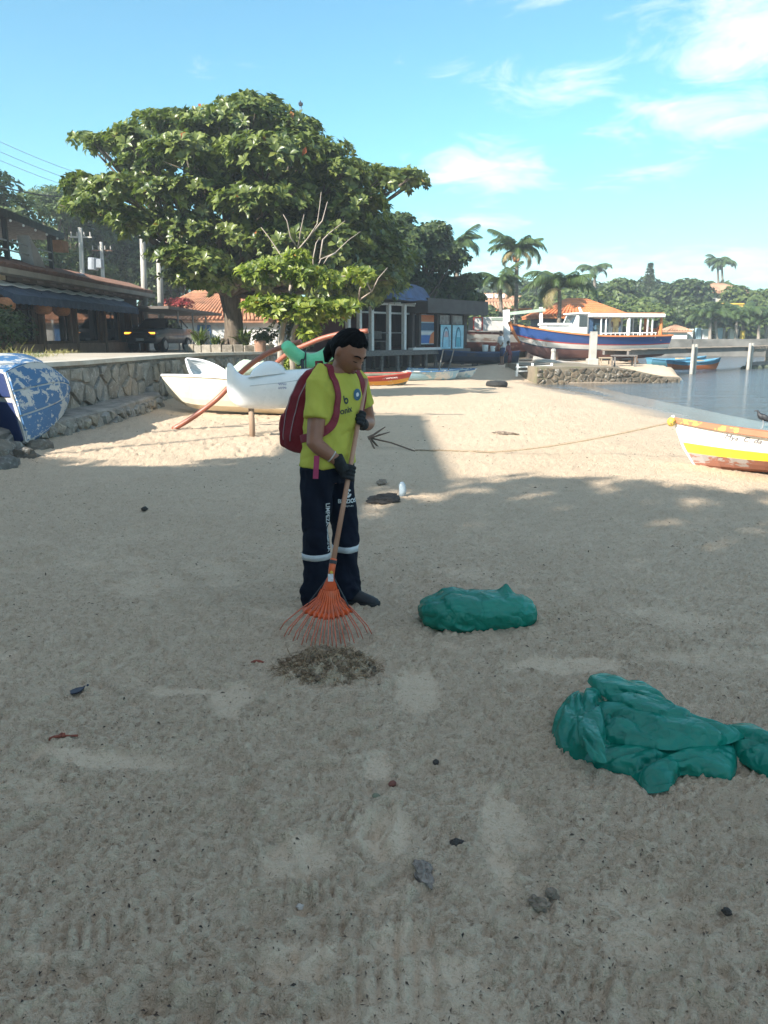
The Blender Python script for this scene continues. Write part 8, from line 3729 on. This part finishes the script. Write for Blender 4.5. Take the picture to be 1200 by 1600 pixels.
lb = hb_.lerp(hub, 0.42)
b = MB()
b.box(lb + Vector((0.0, -0.021, 0.010)), (0.030, 0.003, 0.042), rot=Matrix.Rotation(R(-18), 3, 'X'))
b.build('label', pmat('label_white', (0.55, 0.55, 0.56), 0.5, 0.25, 90), rake)
b = MB()
b.sphere(hb_.lerp(hub, 0.15) + Vector((0.0, -0.017, 0.0)), (0.010, 0.004, 0.012), 10, 6)
b.build('sticker', pmat('sticker_yellow', (0.6, 0.4, 0.05), 0.5, 0.1, 20), rake)

# ================================================================== FOREGROUND
c_, xd_, ud_, ink_ = FB_TEXT
print_on('Mya  C. da', 0.105, bvh_of(FBH), c_, xd_, ud_, ink_, fb, 'lettering', lift=0.004, shear=0.45, cuts=1)


def bag_plastic():
    m, t, b = new_mat('green_plastic')
    tc = t.add('ShaderNodeTexCoord')
    v = tc.outputs['Object']
    n = t.noise(v, 5, 4, 0.6)
    c = t.ramp(n, [(0.3, (0.006, 0.19, 0.135)), (0.7, (0.012, 0.30, 0.22))])
    n2 = t.noise(v, 26, 5, 0.65, 0.6)
    c = t.mix(t.ramp(n2, [(0.62, 0.0), (0.75, 0.35)]), c, (0.10, 0.30, 0.25))
    t.link(c, b.inputs['Base Color'])
    b.inputs['Roughness'].default_value = 0.26
    b.inputs['Specular IOR Level'].default_value = 0.5
    # film creases: a few sets of sharp folds running different ways
    warp = t.noise(v, 4.5, 3, 0.5)
    warp2 = t.noise(v, 11, 2, 0.5)
    h = None
    for (dx, dy, dz), fr, am in (((0.9, 0.3, 0.5), 9, 1.0), ((-0.4, 0.8, 0.6), 13, 0.7), ((0.5, -0.7, 0.9), 21, 0.4), ((0.2, 0.9, -0.6), 31, 0.25)):
        dp = t.add('ShaderNodeVectorMath', operation='DOT_PRODUCT')
        t.link(v, dp.inputs[0])
        dp.inputs[1].default_value = (dx * fr, dy * fr, dz * fr)
        s_ = t.math('ADD', dp.outputs['Value'], t.math('ADD', t.math('MULTIPLY', warp, 6.0), t.math('MULTIPLY', warp2, 2.5)))
        q = t.math('MULTIPLY', t.math('PINGPONG', s_, 1.0), am)
        h = q if h is None else t.math('ADD', h, q)
    t.link(t.bump(h, 0.75, 0.012), b.inputs['Normal'])
    tr = t.add('ShaderNodeBsdfTranslucent')
    t.link(c, tr.inputs['Color'])
    mx = t.add('ShaderNodeMixShader')
    mx.inputs[0].default_value = 0.3
    t.link(b.outputs[0], mx.inputs[1])
    t.link(tr.outputs[0], mx.inputs[2])
    t.link(mx.outputs[0], t.n['Material Output'].inputs['Surface'])
    return m


GP = bag_plastic()
# filled bag
c0 = on(751, 988)
cz = ground(c0.x, c0.y + 0.12)
rnd = random.Random(12)
nu, nv = 110, 64
vs = np.zeros((nv + 1, nu, 3))
for j in range(nv + 1):
    th = math.pi * j / nv
    for k in range(nu):
        ph = 2 * math.pi * k / nu
        x, y, z = math.sin(th) * math.cos(ph), math.sin(th) * math.sin(ph), -math.cos(th)
        e = 0.62
        sx_ = math.copysign(abs(x) ** e, x)
        sy_ = math.copysign(abs(y) ** 0.75, y)
        sz_ = math.copysign(abs(z) ** 0.7, z)
        vs[j, k] = (0.335 * sx_, 0.165 * sy_ * (1 - 0.12 * x), 0.108 * sz_ * (1.0 - 0.10 * x * x + 0.05 * x))
P_ = vs.reshape(-1, 3)
n_ = unit(P_ / np.array([0.335 ** 2, 0.165 ** 2, 0.108 ** 2]))
f = 0.022 * (fbm(P_[:, 0] * 6 + 5, P_[:, 1] * 6 + P_[:, 2] * 8, 3, 2) - 0.5)
r1 = np.abs(fbm(P_[:, 0] * 8 + 3 * P_[:, 2] + 2, P_[:, 2] * 11 + P_[:, 1] * 7, 3, 19) - 0.5)
f += 0.07 * np.clip(r1, 0, 0.13) - 0.008
r2 = np.abs(fbm(P_[:, 0] * 17 + 9, P_[:, 2] * 15 + P_[:, 1] * 17, 2, 27) - 0.5)
f += 0.018 * np.clip(r2, 0, 0.14)
P_ = P_ + n_ * f[:, None]
# gathered ears along the top edge, slumped base
top = (P_[:, 2] > 0.06) & (np.abs(P_[:, 0] - 0.17) < 0.05)
P_[:, 2] += 0.045 * np.exp(-((P_[:, 0] - 0.17) / 0.03) ** 2) * np.exp(-((P_[:, 1] - 0.06) / 0.05) ** 2) * (P_[:, 2] > 0)
P_[:, 2] += 0.02 * np.exp(-((P_[:, 0] + 0.16) / 0.07) ** 2) * (P_[:, 2] > 0.03)
P_[:, 2] = np.maximum(P_[:, 2], -0.088 + 0.004 * np.sin(P_[:, 0] * 40))
idx = np.arange((nv + 1) * nu).reshape(nv + 1, nu)
b = MB()
fs = []
for j in range(nv):
    for k in range(nu):
        fs.append((int(idx[j, k]), int(idx[j, (k + 1) % nu]), int(idx[j + 1, (k + 1) % nu]), int(idx[j + 1, k])))
b.add([tuple(p) for p in P_], fs)
o = b.build('rubbish_bag', GP, smooth=True, loc=(c0.x, c0.y + 0.15, cz + 0.080))
o.rotation_euler = (0, 0, R(2))
tag(o, 'full green rubbish bag lying on the sand right of the worker', 'rubbish bag')

# empty crumpled bag: layers of folded film
cb_ = on(1010, 1170)
gb = ground(cb_.x, cb_.y)


def film(poly, base, h, seed, k=1.0, dirn=(1, 0.2), ex=5):
    pts = [on(u, v, base) - Vector((cb_.x, cb_.y, 0)) for u, v in poly]
    n = len(pts)
    out = []
    for i in range(n):
        p0, p1, p2, p3 = pts[i - 1], pts[i], pts[(i + 1) % n], pts[(i + 2) % n]
        for j in range(7):
            t = j / 7
            out.append(0.5 * ((2 * p1) + (p2 - p0) * t + (2 * p0 - 5 * p1 + 4 * p2 - p3) * t * t + (3 * p1 - p0 - 3 * p2 + p3) * t ** 3).lerp(p1.lerp(p2, t) * 2, 0.4))
    c = sum(out, Vector()) / len(out)
    nr = 18
    rings = []
    dx, dy = dirn
    for j in range(nr + 1):
        r = 1 - j / nr
        ring = []
        for p in out:
            q = c + (p - c) * r
            s = (q.x * dx + q.y * dy)
            w = (-q.x * dy + q.y * dx)
            a = np.array([w * 11 + seed])
            bb = np.array([s * 2.6 + seed * 3.1])
            rid = float(np.abs(fbm(a, bb, 3, seed) - 0.5)[0])
            rid2 = float(np.abs(fbm(np.array([w * 26.0]), np.array([s * 8.0]), 2, seed + 5) - 0.5)[0])
            hh = h * (1 - r ** ex) ** 0.6 * (0.55 + 0.45 * (1 - r ** 2)) + k * (0.26 * min(rid, 0.12) - 0.014 + 0.03 * min(rid2, 0.12)) * (1 - 0.25 * r ** 6)
            ring.append(Vector((q.x, q.y, max(0.002, base + hh) if j else base - 0.004 + 0.012 * rid)))
        rings.append(ring)
    mb_.loft(rings, False, True)


mb_ = MB()
film([(905, 1190), (960, 1165), (1060, 1150), (1130, 1150), (1152, 1185), (1145, 1221), (1100, 1216), (1062, 1214), (1048, 1236), (1012, 1241), (985, 1214), (935, 1206)], 0.0, 0.045, 3, 1.2, (1, 0.2), 9)
film([(862, 1140), (872, 1118), (900, 1100), (935, 1094), (958, 1118), (968, 1160), (952, 1196), (912, 1196), (882, 1182), (866, 1162)], 0.0, 0.115, 7, 1.0, (0.3, 1))
film([(1118, 1150), (1160, 1146), (1205, 1168), (1250, 1190), (1262, 1215), (1235, 1235), (1200, 1219), (1162, 1196), (1138, 1176)], 0.0, 0.07, 11, 1.2, (0.8, -0.6))
film([(926, 1112), (985, 1098), (1060, 1126), (1120, 1138), (1164, 1152), (1130, 1166), (1060, 1174), (1000, 1170), (946, 1160), (930, 1138)], 0.060, 0.050, 5, 1.15, (0.9, -0.35), 16)
film([(900, 1128), (924, 1126), (940, 1158), (948, 1192), (926, 1190), (906, 1162)], 0.085, 0.022, 9, 0.9, (0.3, -1), 16)
film([(917, 1066), (944, 1059), (985, 1077), (1040, 1104), (1082, 1124), (1062, 1132), (1012, 1132), (976, 1112), (940, 1088)], 0.105, 0.028, 13, 1.0, (0.85, -0.5), 18)
film([(975, 1072), (1000, 1070), (1045, 1098), (1062, 1112), (1040, 1112), (1000, 1092)], 0.125, 0.012, 15, 0.7, (0.85, -0.5), 18)
o = mb_.build('rubbish_bag', GP, smooth=True, loc=(cb_.x, cb_.y, gb))
tag(o, 'empty crumpled green rubbish bag trailing off the right edge', 'rubbish bag')

# swept heap: tangled weed, twigs and litter on the raised sand
weed = leaf_mat('dry_weed', (0.12, 0.075, 0.045), (0.46, 0.32, 0.20), 0.05, 0.9)
rng = np.random.default_rng(17)
hc = on(512, 1046)
n = 2600
rr = rng.random(n) ** 0.7
an2 = rng.random(n) * 6.283
O = np.column_stack([hc.x + 0.27 * rr * np.cos(an2), hc.y + 0.18 * rr * np.sin(an2), np.zeros(n)])
zi = np.array([ground(x, y) for x, y in O[:400, :2]])
from_pts = O[:400, :2]
near = np.array([np.argmin((from_pts[:, 0] - x) ** 2 + (from_pts[:, 1] - y) ** 2) for x, y in O[:, :2]])
O[:, 2] = zi[near] + 0.002 + 0.02 * rng.random(n) * (1 - rr)
D = rng.normal(size=(n, 3)) * np.array([1, 1, 0.35])
U = rng.normal(size=(n, 3)) + np.array([0, 0, 1.0])
me = leaves_mesh('debris_heap', O, D, U, 0.014 + 0.05 * rng.random(n), 0.002 + 0.004 * rng.random(n), 0.3, 0.5)
me.materials.append(weed)
heap = stuff(link('debris_heap', me), 'heap of swept seaweed, sand and twigs in front of the rake', 'debris')
b = MB()
rc = random.Random(31)
for k in range(240):
    i = rc.randrange(0, 400)
    if rc.random() < rr[i] * 0.5:
        continue
    s_ = rc.uniform(0.006, 0.020) * (1.25 - 0.6 * rr[i])
    M_ = Matrix.Rotation(rc.uniform(0, 6), 3, 'Z') @ Matrix.Rotation(rc.uniform(0, 6), 3, 'X')
    b.sphere((O[i, 0], O[i, 1], zi[i] + s_ * 0.5), (s_ * rc.uniform(0.7, 1.6), s_, s_ * rc.uniform(0.5, 0.9)), 6, 4, M_)
stuff(b.build('clods', pmat('heap_clod', (0.22, 0.155, 0.10), 0.95, 0.55, 22, 0.8, 120, dirt=(0.06, 0.05, 0.045), dirt_amt=0.8, dirt_scale=9), heap))
# loose weed and crumbs all over the beach
n = 11000
yy = 1.4 * (20 / 1.4) ** rng.random(n)
xx = (rng.random(n) * 2 - 1) * 0.62 * (yy + 0.3)
sel = sstep(0.42, 0.62, fbm(xx * 1.3, yy * 1.3, 3, 44)) > rng.random(n) * 0.9
sel &= xx < 6.5
xx, yy = xx[sel], yy[sel]
n = len(xx)
gx = np.array([ground(x, y) for x, y in zip(xx[:2600], yy[:2600])])
xx, yy = xx[:2600], yy[:2600]
n = len(xx)
O = np.column_stack([xx, yy, gx + 0.003])
D = rng.normal(size=(n, 3)) * np.array([1, 1, 0.12])
U = rng.normal(size=(n, 3)) * 0.3 + np.array([0, 0, 1.0])
sc_ = 0.5 + 0.12 * yy
me = leaves_mesh('scattered_litter', O, D, U, (0.008 + 0.022 * rng.random(n) ** 2) * sc_, (0.004 + 0.008 * rng.random(n)) * sc_, 0.3, 0.1)
me.materials.append(leaf_mat('litter', (0.035, 0.028, 0.024), (0.16, 0.115, 0.08), 0.05, 0.9))
stuff(link('scattered_litter', me), 'scattered crumbs of dry weed and leaf litter on the sand', 'litter')


def lump(name, label, cat, u, v, size, mat, seed, rough=0.4, group=None, sink=0.25):
    p = on(u, v)
    b = MB()
    b.sphere((0, 0, 0), size, 20, 14)
    co = np.array(b.v)
    d = unit(co / np.array(size))
    f = 1 + rough * (fbm(d[:, 0] * 2.2 + seed, d[:, 1] * 2.2 + d[:, 2] * 2.7 + seed, 4, seed) - 0.5) * 1.6
    b.v = [tuple(x) for x in co * f[:, None]]
    o = b.build(name, mat, smooth=False, loc=(p.x, p.y, ground(p.x, p.y) + size[2] * (1 - sink) * 0.7))
    o.rotation_euler = (0, 0, seed)
    return tag(o, label, cat, group)


dirt_m = pmat('crusted_sand', (0.21, 0.165, 0.125), 0.95, 0.4, 30, 0.9, 90, bdist=0.004)
dark_m = pmat('dark_debris', (0.05, 0.042, 0.036), 0.9, 0.4, 40, 0.8, 90)
brown_m = pmat('rusty_brown', (0.19, 0.07, 0.05), 0.85, 0.3, 40, 0.5, 90)
lump('driftwood', 'pale crusted chunk of driftwood in the middle foreground', 'driftwood', 664, 1368, (0.055, 0.026, 0.024), pmat('crusted_wood', (0.24, 0.20, 0.17), 0.9, 0.4, 40, 0.8, 90, dirt=(0.05, 0.04, 0.035), dirt_amt=0.9, dirt_scale=16), 5, 1.0)
lump('weed_clod', 'larger dark clod of the pair in the right foreground', 'clod', 842, 1420, (0.030, 0.022, 0.020), dirt_m, 6, 0.9, 'pair of clods')
lump('weed_clod', 'smaller dark clod of the pair in the right foreground', 'clod', 862, 1408, (0.022, 0.018, 0.018), dirt_m, 8, 0.9, 'pair of clods')
lump('weed_clod', 'brown clod beside the hole above the driftwood', 'clod', 718, 1326, (0.030, 0.020, 0.014), dark_m, 9, 0.9)
lump('seed_pod', 'small reddish brown seed pod left of centre above the driftwood', 'seed pod', 613, 1224, (0.016, 0.012, 0.011), brown_m, 10, 0.4)
lump('seed_pod', 'dark seed pod between the worker and the crumpled bag', 'seed pod', 681, 1192, (0.015, 0.012, 0.011), dark_m, 11, 0.4)
lump('pebble', 'dark pebble near the right edge of the foreground', 'pebble', 1134, 1437, (0.014, 0.012, 0.011), dark_m, 12, 0.5)
lump('pebble', 'small white pebble in the lower left of centre', 'pebble', 469, 1402, (0.013, 0.011, 0.008), pmat('shell_white', (0.5, 0.48, 0.44), 0.7, 0.15, 30), 13, 0.4)
lump('pebble', 'black pebble far left on the raked sand', 'pebble', 226, 797, (0.035, 0.03, 0.02), dark_m, 14, 0.5)
lump('pebble', 'greenish pebble left of the reddish seed pod', 'pebble', 588, 1250, (0.016, 0.012, 0.008), pmat('green_stone', (0.17, 0.18, 0.12), 0.8, 0.2, 30), 15, 0.4)
lump('weed_mound', 'low mound of dark seaweed behind the worker', 'seaweed', 600, 786, (0.16, 0.09, 0.045), dark_m, 16, 1.2)
lump('weed_mound', 'brown tuft of seaweed left of the black mound', 'seaweed', 596, 757, (0.09, 0.05, 0.03), dirt_m, 17, 1.0)
lump('weed_mound', 'flat brown patch of seaweed on the sunny sand', 'seaweed', 788, 679, (0.20, 0.10, 0.03), dirt_m, 18, 1.2)
# scraps
q = on(120, 1083)
b = MB()
vs = []
for k in range(12):
    a = 2 * math.pi * k / 12
    vs.append((0.036 * math.cos(a) * (1 + 0.15 * math.sin(3 * a)), 0.020 * math.sin(a)))
b.prism(vs, 0.0, 0.008)
b.box((0.042, 0.012, 0.005), (0.03, 0.012, 0.006), 0.4)
o = b.build('plastic_scrap', pmat('navy_plastic', (0.018, 0.022, 0.04), 0.4, 0.2, 20), loc=(q.x, q.y, ground(q.x, q.y) + 0.004), bevel=0.002)
o.rotation_euler = (R(12), R(-14), R(12))
tag(o, 'navy blue scrap of plastic on the left foreground sand', 'scrap')
q = on(100, 1163)
b = MB()
b.tube([Vector((0.045 * math.cos(t_ * 1.3) + 0.02 * t_ - 0.05, 0.02 * math.sin(t_ * 2.1), 0.006 + 0.006 * math.sin(t_ * 3))) for t_ in [k * 0.4 for k in range(11)]], [0.004 + 0.003 * math.sin(k) ** 2 for k in range(11)], 6)
tag(b.build('dry_leaf', pmat('dry_red_leaf', (0.23, 0.06, 0.035), 0.8, 0.3, 30), loc=(q.x, q.y, ground(q.x, q.y))), 'curled reddish brown leaf at the left edge of the foreground', 'leaf')
q = on(405, 1040)
b = MB()
b.tube([Vector((0.03 * t_ - 0.04, 0.03 * math.sin(t_ * 1.2), 0.008 + 0.006 * math.cos(t_ * 2))) for t_ in [k * 0.35 for k in range(8)]], [0.003, 0.006, 0.009, 0.010, 0.009, 0.006, 0.004, 0.002], 6)
tag(b.build('dry_leaf', MATS['dry_red_leaf'], loc=(q.x, q.y, ground(q.x, q.y))), 'reddish dry leaf left of the swept heap', 'leaf')
q = on(628, 776)
b = MB()
b.tube([Vector((0, 0, 0)), Vector((0.01, 0, 0.06)), Vector((0.0, 0, 0.12)), Vector((0.0, 0, 0.15))], [0.035, 0.04, 0.035, 0.015], 10)
tag(b.build('plastic_bottle', pmat('clear_plastic', (0.45, 0.55, 0.62), 0.2, 0.1, 10, trans=0.3), smooth=True, loc=(q.x, q.y, ground(q.x, q.y))), 'pale blue plastic bottle standing in the seaweed behind the worker', 'bottle')

# ================================================================== OUT OF FRAME, LEFT: what shades the foreground
for i, (x, y, rz, s) in enumerate(((-9.3, -8.6, R(40), 0.95), (-10.0, -15.5, R(200), 1.0))):
    c = copy_tree(ALMOND)
    c.location = (x, y, 1.1)
    c.rotation_euler = (0, 0, rz)
    c.scale = (s, s, s)
    c['label'] = ['sea almond tree on the promenade just behind the photographer', 'sea almond tree on the promenade farthest behind the photographer'][i]
    c['group'] = 'almond trees behind the photographer'
bh_ = thing('beach_house', 'white flat roofed beach house with a raised roof canopy beside the photographer', 'house', (-12.0, -2.0, 1.1))
b = MB()
b.box((0.3, 0, 2.2), (8.6, 9.2, 4.8))
b.build('wall', white_wall, bh_)
b = MB()
b.box((0.3, 0.05, 4.72), (9.4, 9.9, 0.22))
b.build('roof', concrete, bh_)
b = MB()
b.box((-1.7, 1.3, 10.45), (2.2, 7.8, 0.16))  # unseen slab added only to cast the shadow strip behind the worker
b.build('roof_canopy', white_wall, bh_, bevel=0.02)
for x in (-2.6, -0.8):  # slim posts, added to carry the shadow-casting slab
    for y in (-2.2, 4.8):
        b = MB()
        b.tube([(x, y if y < 4 else 4.4, 4.8), (x, y, 10.4)], 0.05, 8)
        b.build('canopy_post', grey_metal, bh_)
for y in (-3, -0.4, 2.4):
    for z in (1.2, 3.5):
        window(bh_, 4.6, y, z, 1.1, 1.3, blue_paint, win_glass, face='right')
for i, (x, rx) in enumerate(((-15.6, 1.0), (-13.6, 0.7), (-11.9, 1.2), (-9.2, 0.9))):  # bushes added out of view to roughen the roof's shadow edge
    bush('roof_planting', ['leafy roof planting at the far corner of the beach house', 'small leafy roof planting second along the beach house', 'widest leafy roof planting on the beach house', 'leafy roof planting nearest the sea on the beach house'][i],
         'bush', (x, 2.6, 5.9), rx, 0.5, 0.32 + 0.15 * (i % 2), 90, mid_leaf, 0.2, 0.1, 6, 120 + i, group='plants on the roof of the beach house')

# ================================================================== SEA AIR
m = bpy.data.materials.new('sea_haze')
m.use_nodes = True
nt = m.node_tree
nt.nodes.clear()
ov = nt.nodes.new('ShaderNodeOutputMaterial')
pv = nt.nodes.new('ShaderNodeVolumePrincipled')
pv.inputs['Color'].default_value = (0.86, 0.93, 1.0, 1)
pv.inputs['Density'].default_value = 0.0016
pv.inputs['Anisotropy'].default_value = 0.2
nt.links.new(pv.outputs[0], ov.inputs['Volume'])
b = MB()
b.box((0, 1000, 14.0), (3100, 3300, 34.0))
hz = b.build('haze', m)
stuff(hz)
